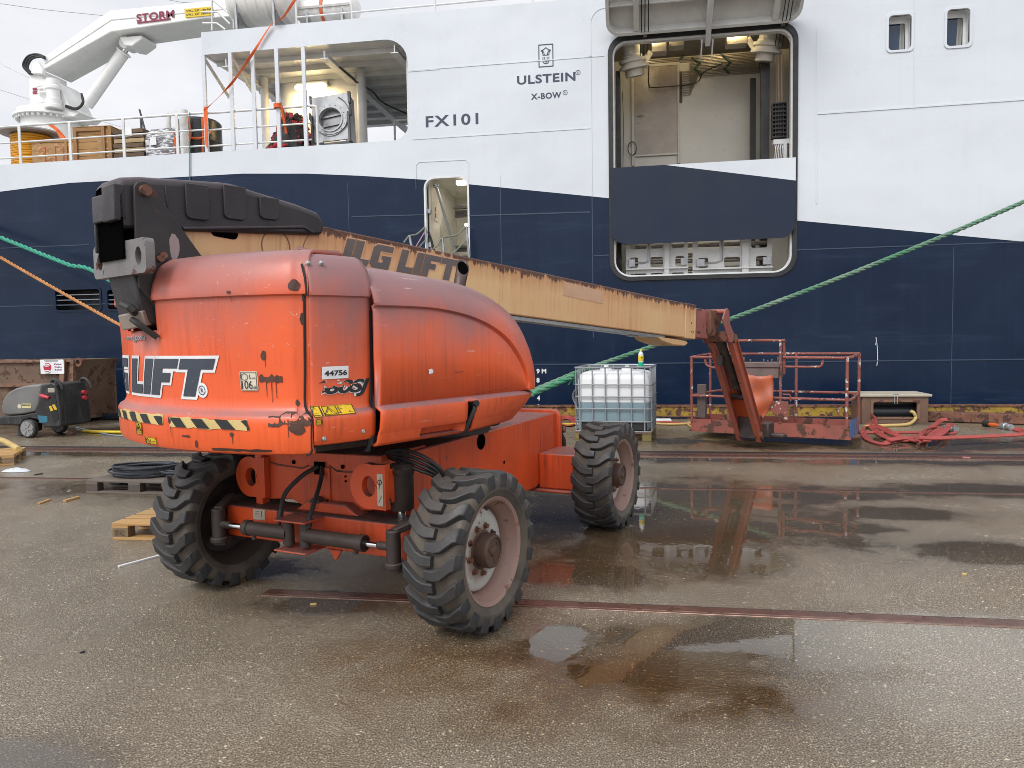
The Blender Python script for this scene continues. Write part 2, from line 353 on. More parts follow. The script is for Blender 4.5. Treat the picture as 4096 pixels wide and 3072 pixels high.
# ================================================================== quay pavement
def ground_mat():
    m, nt, b = new_mat("wet_asphalt"); tc = nd(nt, "TexCoord"); V = tc.outputs['Object']
    xyz = nd(nt, "SeparateXYZ", {0: V}); X, Y = xyz.outputs[0], xyz.outputs[1]
    wob = noise(nt, V, 1.3, 5, .6); wob2 = noise(nt, V, 6, 4, .6)
    pud = None
    #        centre (photo), half width, half depth in metres, strength
    for (x, y, hx_, hy_, st) in ((1470, 1112, 1.7, 1.75, 1.1), (1560, 1200, .7, .6, 1), (1480, 1450, 1.0, .5, .45), (1900, 1440, 1.1, .5, .45), (1640, 1062, 1.75, .42, 1), (1940, 1108, .55, .3, 1), (2112, 1192, .5, .34, 1), (1868, 1141, .35, .18, .9),
                                 (1500, 1385, .95, .30, .95), (2010, 1372, 1.1, .36, 1), (1760, 1390, .6, .32, 1), (700, 1302, .5, .22, .9), (1215, 1385, .22, .32, 1), (1850, 958, 3.2, .75, 1), (60, 1640, .35, .14, .9),
                                 (2150, 1058, 1.0, .4, .9), (350, 930, 3.5, .6, .7), (560, 1222, .5, .25, .7), (960, 1020, 2.0, .7, .5), (1250, 1240, .6, .3, .8), (330, 1060, 2.2, .4, .45)):
        c = gnd(x, y)
        dx = mth(nt, 'DIVIDE', mth(nt, 'SUBTRACT', X, c.x), hx_); dy = mth(nt, 'DIVIDE', mth(nt, 'SUBTRACT', Y, c.y), hy_)
        d = mth(nt, 'ADD', mth(nt, 'MULTIPLY', dx, dx), mth(nt, 'MULTIPLY', dy, dy))
        e = mth(nt, 'MULTIPLY', mth(nt, 'SUBTRACT', 1.0, d), st)
        pud = e if pud is None else mth(nt, 'MAXIMUM', pud, e)
    band = mth(nt, 'SUBTRACT', 1.0, mth(nt, 'MULTIPLY', mth(nt, 'ABSOLUTE', mth(nt, 'SUBTRACT', Y, 10.03)), 5.0))
    pud = mth(nt, 'MAXIMUM', pud, band)
    pud = mth(nt, 'MAXIMUM', pud, -1.6)
    big = mth(nt, 'MULTIPLY', mth(nt, 'SUBTRACT', wob, .5), 3.4)
    sm = mth(nt, 'MULTIPLY', mth(nt, 'SUBTRACT', wob2, .5), 1.0)
    lvl = mth(nt, 'ADD', mth(nt, 'ADD', pud, big), sm)
    P = mapr(nt, lvl, -.45, .55)                       # standing water
    damp = mapr(nt, lvl, -2.6, .1)                     # darker, smoother asphalt near it
    # aggregate
    v1 = nd(nt, "TexVoronoi", {'Vector': V, 'Scale': 95.0, 'Randomness': 1.0}); v2 = nd(nt, "TexVoronoi", {'Vector': V, 'Scale': 38.0, 'Randomness': 1.0})
    cid = nd(nt, "SeparateXYZ", {0: v1.outputs['Color']}).outputs[0]; cid2 = nd(nt, "SeparateXYZ", {0: v2.outputs['Color']}).outputs[1]
    base = mixc(nt, ramp(nt, noise(nt, V, .8, 5), .3, .7), (.275, .226, .160), (.395, .333, .248))
    base = mixc(nt, ramp(nt, noise(nt, V, .45, 4), .48, .68), base, (.27, .195, .115))
    base = mixc(nt, mth(nt, 'MULTIPLY', ramp(nt, noise(nt, V, 130, 2), .40, .60), .80), base, (.055, .045, .034))
    lt = mth(nt, 'MULTIPLY', ramp(nt, cid, .62, .70), mapr(nt, v1.outputs['Distance'], .46, .26))
    lt2 = mth(nt, 'MULTIPLY', ramp(nt, cid2, .93, .95), mapr(nt, v2.outputs['Distance'], .30, .2))
    c = mixc(nt, mth(nt, 'MULTIPLY', lt, .85), base, mixc(nt, ramp(nt, cid, .66, .98), (.70, .61, .45), (.44, .40, .33)))
    c = mixc(nt, lt2, c, (.72, .62, .44))
    for (x, y, hx_, hy_) in ((1480, 1470, .75, .40), (1180, 1480, 1.1, .45), (960, 1420, .7, .3), (1010, 1310, .6, .4), (1380, 1180, 1.2, .8)):      # rusty run-off stains
        q = gnd(x, y); dx = mth(nt, 'DIVIDE', mth(nt, 'SUBTRACT', X, q.x), hx_); dy = mth(nt, 'DIVIDE', mth(nt, 'SUBTRACT', Y, q.y), hy_)
        e = mth(nt, 'ADD', mth(nt, 'SUBTRACT', 1.0, mth(nt, 'ADD', mth(nt, 'MULTIPLY', dx, dx), mth(nt, 'MULTIPLY', dy, dy))), mth(nt, 'MULTIPLY', mth(nt, 'SUBTRACT', wob, .5), 4.5))
        c = mixc(nt, mth(nt, 'MULTIPLY', mapr(nt, e, -.6, 1.4), .62), c, mixc(nt, 1.0, c, (.72, .47, .22), 'MULTIPLY'))
    dark_gain = mth(nt, 'SUBTRACT', 1.0, mth(nt, 'MULTIPLY', mth(nt, 'MULTIPLY', mapr(nt, mth(nt, 'ADD', X, wob), 1.0, 1.9), mapr(nt, Y, 6.2, 4.9)), .72))      # wet darkening eased on the right, nearer side
    c = mixc(nt, mth(nt, 'MULTIPLY', mth(nt, 'MULTIPLY', dark_gain, mth(nt, 'ADD', mth(nt, 'MULTIPLY', damp, .45), mth(nt, 'MULTIPLY', P, .5))), .95), c, mixc(nt, .80, c, (.10, .065, .03), 'MULTIPLY'))
    nt.links.new(c, b.inputs['Base Color'])
    rough = mth(nt, 'ADD', mapr(nt, noise(nt, V, 2.1, 6), .3, .7, .09, .20), mth(nt, 'MULTIPLY', mth(nt, 'SUBTRACT', 1.0, damp), .10))
    rough = mth(nt, 'ADD', mth(nt, 'MULTIPLY', rough, mth(nt, 'SUBTRACT', 1.0, P)), .025)
    nt.links.new(rough, b.inputs['Roughness']); b.inputs['IOR'].default_value = 1.5; b.inputs['Specular IOR Level'].default_value = .75
    h = mth(nt, 'ADD', mth(nt, 'MULTIPLY', v1.outputs['Distance'], -1.0), mth(nt, 'MULTIPLY', noise(nt, V, 140, 3), 1.6))
    st = mth(nt, 'MULTIPLY', mth(nt, 'SUBTRACT', 1.0, P), mapr(nt, damp, 0, 1, 1.0, .55, False))
    bp = nd(nt, "Bump", {'Height': h, 'Strength': st, 'Distance': .0038})
    rp_ = nd(nt, "Bump", {'Height': noise(nt, V, 7, 2), 'Strength': .10, 'Distance': .004}); nt.links.new(rp_.outputs[0], bp.inputs['Normal'])
    nt.links.new(bp.outputs[0], b.inputs['Normal']); return m
QY = 15.2                                              # quay edge
mb = MB()
mb.grid([[(-160, -160, 0), (160, -160, 0)], [(-160, QY, 0), (160, QY, 0)]])
tag(mb.build("quay_pavement", ground_mat(), recalc=False), kind='structure')
mb = MB(); mb.bb((-160, QY, -4), (160, QY + .02, -.012))
tag(mb.build("quay_wall", plain("quay_concrete", (.12, .11, .10), .8)), kind='structure')
m, nt, b = new_mat("harbour_water"); b.inputs['Base Color'].default_value = (.01, .018, .02, 1); b.inputs['Roughness'].default_value = .08
V = nd(nt, "TexCoord").outputs['Object']; nt.links.new(nd(nt, "Bump", {'Height': noise(nt, V, 1.5, 4), 'Strength': .5, 'Distance': .05}).outputs[0], b.inputs['Normal'])
mb = MB(); mb.grid([[(-900, QY + .02, -2.2), (900, QY + .02, -2.2)], [(-900, 1500, -2.2), (900, 1500, -2.2)]])
tag(mb.build("water", m), kind='structure')
# crane rails let into the paving
M_RAIL = weather("rail_steel", (.105, .048, .034), (.15, .072, .052), .32, .3, mott=6, bump=.2, rust=.40, rcol=(.05, .022, .014))
M_RAILB = weather("bright_rail_head", (.20, .13, .11), (.24, .145, .11), .25, .6, mott=4, bump=.1)
def rail(y, rows, label, x0=-60.0, x1=60.0):
    t = thing("crane_rail", label, "rail", (0, y, 0), group="crane rails sunk in the quay")
    for nm, a, b_, z, mt in rows:
        mb = MB(); mb.bb((x0, a, -.02), (x1, b_, z)); mb.build(nm, mt, t, .003)
rail(10.36, (("rail_head", -.075, .035, .010, M_RAIL), ("groove", .035, .11, .003, M_BLACK), ("check_rail", .11, .22, .010, M_RAIL), ("bedding", .22, .40, .004, M_BLACK), ("edge_strip", -.12, -.085, .008, M_RAILB)), "far double crane rail with dark groove, nearest the fire hose and work platform")
rail(8.12, (("rail_head", -.02, .03, .005, M_RAIL), ("groove", .03, .06, .003, M_BLACK)), "thin brown rail line crossing the middle puddle behind the rear wheel")
rail(4.53, (("rail_head", -.055, .03, .006, M_RAIL), ("groove", .03, .045, .003, M_BLACK), ("edge_strip", -.085, -.06, .005, M_RAILB)), "nearest rusty flat rail crossing the wet paving in the foreground", gnd(577, 1277).x)
# ================================================================== the ship
Y0 = 16.4
SHIP = thing("ship", "white and navy blue ship moored along the quay with an open side hatch", "ship", (0, Y0, 0))
def hx(x, y, dy=0.0):
    p = at(x, y, Y0 + dy); return (p.x, p.z)
def hf(u, v, w): return (u, -w, v)
DK, OVB, TOP = 6.07, 8.28, 8.79
BND = [hx(*p) for p in ((-900, 560), (0, 414), (150, 395), (325, 386), (450, 379), (523, 375), (665, 375), (775, 379.5), (931, 389), (1013, 398), (1316, 428))]
BND2 = [hx(1719, 476), hx(2212, 522)]; s_ = (BND2[1][1] - BND2[0][1]) / (BND2[1][0] - BND2[0][0]); BND2.append((42, BND2[1][1] + s_ * (42 - BND2[1][0])))
def bnd_z(x):
    pts = BND + BND2
    for a, b in zip(pts, pts[1:]):
        if x <= b[0]: return a[1] + (b[1] - a[1]) * (x - a[0]) / (b[0] - a[0])
    return pts[-1][1]
HX0, HX1, HZ0, HZ1 = -.52, 3.28, 2.83, 7.93
hatch = rrect(HX0, HZ0, HX1, HZ1, .3, 8, (.34, .34, .42, .42))
DX0, DX1, DZ0, DZ1 = -4.60, -3.63, 3.30, 5.20
door = rrect(DX0, DZ0, DX1, DZ1, .1, 6, (.22, .22, .1, .1))
wins = []
for (xa, ya, xb, yb) in ((1920, 35, 1968, 106), (2046, 22, 2094, 97)):
    a, b = hx(xa, ya), hx(xb, yb); wins.append((a[0], b[1], b[0], a[1]))
vents = []
for (xa, ya, xb, yb) in ((120, 627, 217, 668), (232, 627, 330, 666)):
    a, b = hx(xa, ya), hx(xb, yb); vents.append((a[0], b[1], b[0], a[1]))
outer = [(-45, -3), (42, -3), (42, TOP), (-9.85, TOP), (-9.85, OVB)] + [(-5.45, OVB)] + arc(-5.45, OVB - .52, .52, 90, 0, 8)[1:] + [(-4.93, 6.47)] + arc(-5.33, 6.47, .40, 0, -90, 6)[1:] + [(-45, DK)]
mb = MB()
mb.plate(outer, [hatch, door] + [rrect(*w, .07, 4) for w in wins] + [rrect(*w, .06, 4) for w in vents], .06, lambda u, v, w: (u, w + .03, v))
def cut_paint(mb, pts):
    for a, b in zip(pts, pts[1:]):
        n = Vector((-(b[1] - a[1]), 0, b[0] - a[0])).normalized()
        bmesh.ops.bisect_plane(mb.bm, geom=mb.bm.verts[:] + mb.bm.edges[:] + mb.bm.faces[:], plane_co=(a[0], 0, a[1]), plane_no=n)
    for p in pts: bmesh.ops.bisect_plane(mb.bm, geom=mb.bm.verts[:] + mb.bm.edges[:] + mb.bm.faces[:], plane_co=(p[0], 0, 0), plane_no=(1, 0, 0))
cut_paint(mb, BND); cut_paint(mb, BND2)
n0 = set(mb.bm.faces)
# weld seams stand a few millimetres proud of the plating
def seam(pts, w=.022, t=.010):
    q = []
    for a, b in zip(pts, pts[1:]):
        q.append(a); zc = bnd_z(a[0])
        if abs(a[0] - b[0]) < .02 and (a[1] - zc) * (b[1] - zc) < 0: q.append((a[0], zc))
    q.append(pts[-1])
    for a, b in zip(q, q[1:]): mb.bar((a[0], -t / 2, a[1]), (b[0], -t / 2, b[1]), w, t, (0, 1, 0))
def lh(x, y): return hx(x, y)[1]
zU1, zU2, zU3 = lh(1650, 148), 6.66, lh(1900, 235)
seam([(-4.9, hx(891, 152)[1]), (HX0 - .1, hx(1272, 123)[1])], .02); seam([hx(891, 301), hx(1275, 277)], .02); seam([hx(1765, 246), hx(2400, 202)], .03, .014)
seam([(-4.93, 7.55), (-4.2, 7.55)], .02)
a = hx(1275, 20); seam([(a[0] + .35, 8.55)] + [(a[0] + .3 - .3 * math.sin(R(t)), 8.25 + .3 * math.cos(R(t))) for t in range(0, 91, 15)] + [(a[0], 1.6)], .02)
seam([hx(1765, 60), hx(1764, 440)], .03); seam([hx(1975, 0), hx(1975, 30)], .016); seam([hx(1975, 108), hx(1975, 236)], .016)
seam([hx(1719, 540), hx(2500, 512)], .02); seam([hx(1014, 466), hx(1275, 458)], .025); seam([hx(760, 468), hx(916, 464)], .02); seam([hx(1280, 553), hx(1315, 551)], .02)
for za, zb in ((1.02, 1.06), (.10, .13)): seam([(-30, (za + zb) / 2 - .01), (30, (za + zb) / 2 + .01)], .022, .012)
seam([(-30, 2.62), (-4.6, 2.62)], .02); seam([(-30, 4.05), (-13, 4.05)], .02)
for x in (-12.1, -6.4, -2.9, 6.3, 10.2): seam([(x, -1), (x, 5.2 if x < 5 else 3.3)], .014, .006)
seam([hx(899, 410), hx(899, 356)] + [(hx(899, 356)[0] + .07, hx(905, 350)[1])] + [hx(1006, 345), hx(1012, 352), hx(1012, 395)], .018)
for f in mb.bm.faces:
    c = f.calc_center_median(); f.material_index = 0 if c.z > bnd_z(c.x) else (1 if f in n0 or c.z > 5.3 else 2)
mb.build("hull", [M_WHITE, M_NAVY, plain("worn_weld_blue", (.030, .052, .095), .5)], SHIP, weld=False, recalc=True)
# inner skin of the bulwark, decks
mb = MB(); mb.bb((-45, .06, DK - .06), (-4.2, 9, DK - .01)); mb.build("main_deck", plain("grey_deck_paint", (.42, .43, .42), .6), SHIP)
mb = MB(); mb.bb((-9.83, .06, OVB + .02), (-.9, 6.6, OVB + .14)); mb.bb((-9.85, .062, TOP - .05), (-9.78, 6.5, TOP)); mb.bb((-9.85, .062, OVB + .0), (-9.79, 6.6, TOP - .06))
for i in range(9): mb.bb((-9.78, .5 + i * .68, OVB - .10), (-4.95, .515 + i * .68, OVB + .018))
mb.build("upper_deck", M_WHITE2, SHIP)
for gx in (-9.3, -6.9, -5.25):
    mb = MB(); mb.bb((gx - .01, .07, OVB - .26), (gx + .01, 6.5, OVB - .102)); mb.bb((gx - .09, .07, OVB - .28), (gx + .09, 6.5, OVB - .262)); mb.build("deck_girder", M_WHITE2, SHIP)
# bulkhead under the upper deck, rounded on its left corner
mb = MB(); rows = []
plan = [(-9.05, 5.5), (-9.05, 2.35)] + [(-8.6 - .45 * math.cos(R(t)), 2.35 - .45 * math.sin(R(t))) for t in range(15, 91, 15)] + [(-6.62, 1.9), (-6.60, 1.94)]
mb.grid([[(x, y, DK - .01) for x, y in plan], [(x, y, OVB + .02) for x, y in plan]]); mb.build("bulkhead", M_WHITE2, SHIP, smooth=30)
for x, y in ((-9.2, 1.7), (-6.62, 1.6)):
    mb = MB(); mb.cyl((x, y, DK - .01), (x, y, OVB), .10, 16); mb.build("pillar", M_WHITE2, SHIP, smooth=40)
# hull side posts and railings
pxs = [hx(x, 200)[0] for x in (441, 499, 547, 599, 657)]
for i, x in enumerate(pxs):
    mb = MB(); mb.bb((x - .045, .0, DK), (x + .045, .055, OVB)); mb.build("post", M_WHITE, SHIP, .006)
for x, l in ((pxs[0], 1), (pxs[1], 1)):
    mb = MB(); mb.bar((x, .06, OVB - .05), (x, 1.1, OVB - .62), .02, .10); mb.build("bracket", M_WHITE2, SHIP)
XE = hx(668, 240)[0]
zr = [lh(0, 274), lh(0, 309), lh(0, 342)]
mb = MB()
for z, r_ in zip(zr, (.028, .02, .02)):
    mb.tube([(-30, .03, z), (pxs[0], .03, z)], r_, 8); mb.tube([(pxs[0], .075, z), (XE, .075, z)], r_, 8)
RAILING = mb.build("railing", M_WHITE2, SHIP, smooth=40)
for x in (-80, 42, 151, 267, 383):
    X = hx(x, 310)[0]; mb = MB(); mb.bb((X - .035, .0, DK), (X + .035, .03, zr[0])); mb.build("stanchion", M_WHITE2, RAILING, .004)
mb = MB(); mb.tube(spl([(XE, .075, zr[0]), (XE + .10, .075, zr[0] - .02), (XE + .15, .075, zr[0] - .12), (XE + .15, .075, DK)], 6), .03, 8); mb.build("stanchion", M_WHITE2, RAILING, smooth=40)
# railing seen through the right end of the deck opening
mb = MB()
for (xa, xb, Y) in ((-6.1, -5.15, 2.6), (-5.05, -4.2, 2.6)):
    for z in (6.2, 6.75, 7.28): mb.tube([(xa, Y, z), (xb, Y, z)], .03, 8)
    for x in (xa, xb): mb.tube([(x, Y, DK - .01), (x, Y, 7.28)], .03, 8)
mb.tube([(-5.9, 4.5, DK), (-5.5, 4.5, 6.9), (-5.3, 4.5, 6.9)], .04); mb.tube([(-6.6, 4.8, 6.1), (-4.6, 4.8, 6.75)], .02); mb.tube([(-5.5, 4.5, 6.85), (-5.0, 4.5, DK)], .04)
mb.build("inner_railing", M_WHITE2, SHIP, smooth=40)
mb = MB(); mb.tube([(-5.02, .35, DK), (-5.02, .35, OVB)], .05, 10); mb.build("pillar", M_WHITE2, SHIP, smooth=40)
mb = MB(); mb.tube(spl([(-6.75, .6, OVB - .3), (-6.65, 1.6, OVB - .36), (-6.6, 2.4, OVB - .30), (-6.5, 3.0, OVB - .42), (-6.05, 4.2, OVB - .5), (-5.9, 4.6, OVB - .9)], 6), .022, 6); mb.build("cable", M_BLACK, SHIP)
# top rail of the upper deck
mb = MB(); p0, p1 = at(640, 38, Y0 + .4), at(1170, -4, Y0 + .4); z = p0.z
mb.tube([(p0.x, .4, z), (6, .4, z)], .022, 8); mb.tube([(p0.x, .4, z + .42), (6, .4, z + .42)], .022, 8)
TR = mb.build("upper_railing", M_WHITE2, SHIP, smooth=40)
for x in (640, 760, 940, 1150):
    X = at(x, 25, Y0 + .4).x; mb = MB(); mb.tube([(X, .4, OVB + .13), (X, .4, z + .85)], .025, 8); mb.build("stanchion", M_WHITE2, TR, smooth=40)
mb = MB()
for q in ([(436, 26), (470, 26), (497, 52)], [(438, 50), (468, 50), (487, 64)], [(458, -8), (458, 66)], [(505, -8), (505, 62)], [(460, 0), (520, 50)]):
    mb.tube([Vector((p.x, .5, p.z)) for p in [at(x, y, Y0 + .5) for x, y in q]], .024, 8)
mb.build("stair_handrail", M_WHITE2, SHIP, smooth=40)
# deck lamp under the upper deck
mb = MB(); mb.bb((-8.37, 1.72, 8.0), (-7.53, 1.88, 8.12)); LMP = mb.build("deck_lamp", M_GREY, SHIP, .02)
mb = MB(); mb.tube([(-8.35, 1.66, 7.97), (-8.29, 1.66, 7.96), (-7.61, 1.66, 7.96), (-7.55, 1.66, 7.97)], [.04, .075, .075, .04], 12); mb.build("diffuser", emit("warm_lamp", (1, .78, .42), 7.0), LMP, smooth=40)
ld = bpy.data.lights.new("lamp_glow", 'AREA'); ld.shape = 'RECTANGLE'; ld.size = .8; ld.size_y = .12; ld.energy = 26; ld.color = (1, .72, .32)
lo = bpy.data.objects.new("lamp_glow", ld); COL.objects.link(lo); lo.location = (-7.95, Y0 + 1.50, 7.86); lo.rotation_euler = (R(28), 0, 0)
# ------------------------------------------------------------------ big side hatch
mb = MB(); mb.plate(rrect(HX0 - .02, HZ0 - .02, HX1 + .02, HZ1 + .02, .3, 8, (.36, .36, .44, .44)), [rrect(HX0 + .075, HZ0 + .07, HX1 - .075, HZ1 - .09, .3, 8, (.28, .28, .36, .36))], .05, lambda u, v, w: (u, w - .012, v))
mb.build("hatch_gasket", M_BLACK, SHIP, .008)
mb = MB(); mb.plate(rrect(HX0 + .05, HZ0 + .05, HX1 - .05, HZ1 - .06, .3, 8, (.3, .3, .38, .38)), [rrect(HX0 + .11, HZ0 + .105, HX1 - .11, HZ1 - .13, .3, 8, (.25, .25, .33, .33))], .14, lambda u, v, w: (u, w + .09, v))
mb.build("hatch_frame", M_WHITE2, SHIP, .006)
D = 2.15
mb = MB(); a0, a1, b0, b1 = HX0 - .25, HX1 + .25, HZ0 - .1, HZ1 + .25
mb.grid([[(a0, D, b0), (a1, D, b0)], [(a0, D, b1), (a1, D, b1)]])
ROOM = mb.build("back_wall", weather("room_wall", (.62, .585, .51), (.56, .53, .465), .33, bump=.03, mott=1.2), SHIP)
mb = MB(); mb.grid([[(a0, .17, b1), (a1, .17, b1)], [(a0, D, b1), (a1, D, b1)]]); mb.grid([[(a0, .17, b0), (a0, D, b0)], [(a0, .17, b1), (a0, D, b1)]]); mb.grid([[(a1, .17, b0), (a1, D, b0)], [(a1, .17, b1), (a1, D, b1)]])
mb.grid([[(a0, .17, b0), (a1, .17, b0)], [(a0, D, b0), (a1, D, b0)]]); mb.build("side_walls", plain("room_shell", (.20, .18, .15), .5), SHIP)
def bw(x, y, d=D): p = at(x, y, Y0 + d); return (p.x, p.z)
# steel door on the back wall
xa, za = bw(1371, 335, D - .05); xb, zb = bw(1463, 140, D - .05)
mb = MB(); mb.bb((xa - .07, D - .06, za - .25), (xa, D, zb + .07)); mb.bb((xb, D - .06, za - .25), (xb + .05, D, zb + .07)); mb.bb((xa, D - .055, zb), (xb, D, zb + .07)); mb.bb((xa, D - .055, za - .04), (xb, D, za))
DR = mb.build("inner_door", plain("door_frame", (.62, .58, .50), .35), SHIP, .005)
mb = MB(); mb.bb((xa + .003, D - .035, za + .003), (xb - .003, D - .005, zb - .003)); mb.build("door_leaf", weather("taupe_door", (.40, .34, .28), None, .3, bump=.02), DR)
mb = MB(); hz = (za + zb) / 2 - .15; mb.bb((xa + .06, D - .05, hz - .12), (xa + .11, D - .035, hz + .08)); mb.tube([(xa + .085, D - .09, hz + .04), (xa + .22, D - .09, hz + .04)], .012); mb.cyl((xa + .085, D - .05, hz + .04), (xa + .085, D - .1, hz + .04), .012); mb.build("door_handle", M_GREY, DR)
M_GREENP = plain('green_plastic', (.012, .07, .045), .5)
# hydraulic pipes on the back wall with green clamps
mb = MB()
X1, Z1 = bw(1650, 128, D - .03); X2, Z2 = bw(1495, 130, D - .03); X0p, _ = bw(1372, 118, D - .03)
npip = 15
for i in range(npip):
    z = bw(1600, 115 + i * 3.2, D - .03)[1]; xk = bw(1484 + i * 2.2, 130, D - .03)[0]
    yb = bw(1484, 140 + (npip - i) * 5.0 + 10, D - .03)[1]
    if i >= 4: mb.tube([(X1, D - .03, z), (xk, D - .03, z), (xk - .015, D - .03, z - .02), (xk - .02, D - .03, yb), (bw(1474, 0, D)[0], D - .03, yb)], .011, 5)
    else: mb.tube([(X1, D - .03, z), (X0p, D - .03, z)], .011, 5)
mb.build("hydraulic_pipes", weather("steel_pipe", (.33, .28, .21), None, .35, .3), SHIP)
for pts in ([(1496, 126), (1512, 136), (1502, 148), (1518, 162)], [(1559, 117), (1578, 134), (1565, 148), (1577, 160)], [(1641, 122), (1644, 155)], [(1470, 128), (1477, 118)]):
    mb = MB(); q = [bw(x, y, D - .06) for x, y in pts]; Q = [Vector((a, D - .06, b)) for a, b in q]
    for p, r_ in zip(Q, Q[1:]):
        n = max(2, int((r_ - p).length / .045))
        for k in range(n): mb.box(p + (r_ - p) * k / n, (.055, .05, .03))
    mb.build('pipe_clamp', M_GREENP, SHIP)

mb = MB()
for i in range(16): p = bw(1471, 156 + i * 4.2, D - .06); mb.box((p[0], D - .05, p[1]), (.06, .05, .03))
mb.build("valve_block", plain("valve_block", (.09, .08, .07), .5), SHIP)
# ceiling gear
mb = MB()
for xa_, ya_, xb_, yb_, dd in ((1408, 88, 1440, 112, .7), (1446, 82, 1478, 100, .8), (1570, 70, 1615, 96, .7), (1480, 76, 1560, 92, 1.3), (1515, 64, 1540, 82, .5)):
    p, q = at(xa_, yb_, Y0 + dd), at(xb_, ya_, Y0 + dd); mb.bb((p.x, dd, p.z), (q.x, dd + .3, q.z))
mb.bb((.2, .5, 7.98), (2.7, .6, 8.04)); mb.build("ceiling_machinery", plain("machine_cream", (.50, .46, .38), .45), SHIP, .01)
mb = MB(); mb.tube(spl([(.35, 1.9, 7.95), (.35, 2.0, 7.55), (.5, 2.0, 7.47), (1.4, 2.0, 7.5), (1.6, 1.9, 7.7), (2.0, 1.7, 7.8)], 6), .013, 6); mb.tube(spl([(-.27, 1.9, 7.4), (-.25, 2.0, 6.6), (-.28, 2.0, 5.3)], 4), .008, 4)
mb.tube([(-.05 + .10 * math.cos(t * .4), 2.05, 6.1 + .16 * math.sin(t * .4)) for t in range(16)], .01, 4, closed=True); mb.build("room_cables", M_BLACK, SHIP)
for x, s in ((-.08, 1), (2.86, -1)):                      # door hinge drums with flanges
    mb = MB(); a = Vector((x, .55, 8.14 if s < 0 else 8.02)); ax = Vector((.15 * s, .25, -1)).normalized()
    mb.lathe([(0, 0), (.2, 0), (.2, .28), (.22, .3), (.22, .36), (.30, .36), (.30, .42), (.26, .44), (.26, .5), (.32, .5), (.32, .56), (.2, .58), (.2, .72), (0, .72)], a, ax, 24)
    mb.bar(a + ax * .5 + Vector((.2 * s, 0, 0)), a + ax * .4 + Vector((.38 * s, .1, .2)), .08, .12); mb.build("hinge_drum", plain("cream_drum", (.52, .49, .42), .4), SHIP, smooth=35)
M_COL = plain("dark_column", (.035, .034, .033), .5)
for p, q in (((2.72, .9, 3.0), (2.9, 1.05, 7.5)), ((2.6, 1.6, 3.0), (2.72, 1.7, 7.4)), ((-.40, .8, 3), (-.3, 1.2, 7.5))): mb = MB(); mb.bb(p, q); mb.build("door_column", M_COL, SHIP)
mb = MB()
for k in range(5): mb.tube([(2.98 + .03 * k, .5, 7.5), (2.98 + .03 * k, .5, 5.3)], .01, 5)
mb.build("riser_pipes", plain("brown_pipe", (.25, .17, .1), .4), SHIP)
# black plastic cable chain at the right jamb
mb = MB(); x0, z0 = hx(1668, 300, .5); x1, z1 = hx(1703, 225, .5)
for i in range(9): z = z0 + (z1 - z0) * i / 8; mb.bb((x0, .42, z), (x1 - .05, .62, z + .035))
for i in range(6): x = x0 + (x1 - .05 - x0) * i / 5; mb.bb((x - .01, .43, z0), (x + .01, .61, z1))
mb.build("cable_chain", M_BLACK, SHIP, .004)
mb = MB(); x0, z0 = hx(1670, 338, .5); x1, z1 = hx(1710, 300, .5); mb.bb((x0, .45, z1 - .1), (x1, .6, z1)); mb.bb((x0 + .2, .45, z0 - .1), (x0 + .27, .6, z1 - .1))
for i in range(5): mb.tube([(x0 + .03 + i * .035, .47, z1 - .1), (x0 + .04 + i * .035, .44, z1 - .2), (x0 + .03 + i * .035, .47, z0 - .05)], .01, 5)
mb.build("hose_manifold", M_WHITE2, SHIP)
# room lamp
mb = MB(); mb.bb((1.9, .32, 8.12), (2.3, .42, 8.16)); mb.build("room_lamp", emit("room_lamp", (1, .85, .55), 6), SHIP)
for X_, E_ in ((2.1, 11), (.4, 6)):
    ld = bpy.data.lights.new("lamp_glow", 'AREA'); ld.size = .2; ld.energy = E_; ld.color = (1, .78, .42)
    lo = bpy.data.objects.new("lamp_glow", ld); COL.objects.link(lo); lo.location = (X_, Y0 + .48, 8.10); lo.rotation_euler = (R(62), 0, 0)
# sliding shell door, lowered in front of the hatch
sd = [hx(x, y, -.1) for x, y in ((1319.5, 363), (1719, 340), (1718.5, 470), (1716, 492), (1706, 507), (1695, 512), (1682, 513.5), (1352.6, 528), (1335, 523), (1325, 515), (1320.7, 505))]
mb = MB(); mb.plate(sd, [], .07, lambda u, v, w: (u, w - .07, v))
pb = [hx(1300, 341, -.1), hx(1434, 356, -.1), hx(1719, 390, -.1), hx(1800, 400, -.1)]
cut_paint(mb, pb[1:3])
for f in mb.bm.faces:
    c = f.calc_center_median(); zz = pb[1][1] + (pb[2][1] - pb[1][1]) * (c.x - pb[1][0]) / (pb[2][0] - pb[1][0]); f.material_index = 0 if c.z > zz else 1
mb.build("shell_door", [M_WHITE, weather("shell_door_navy", (.008, .016, .038), (.013, .019, .038), .36, spec=.3, mott=1.1, bump=.05, dent=.022, dscale=1.0)], SHIP, weld=False)
M_LAT = plain('lattice_white', (.80, .80, .78), .35)
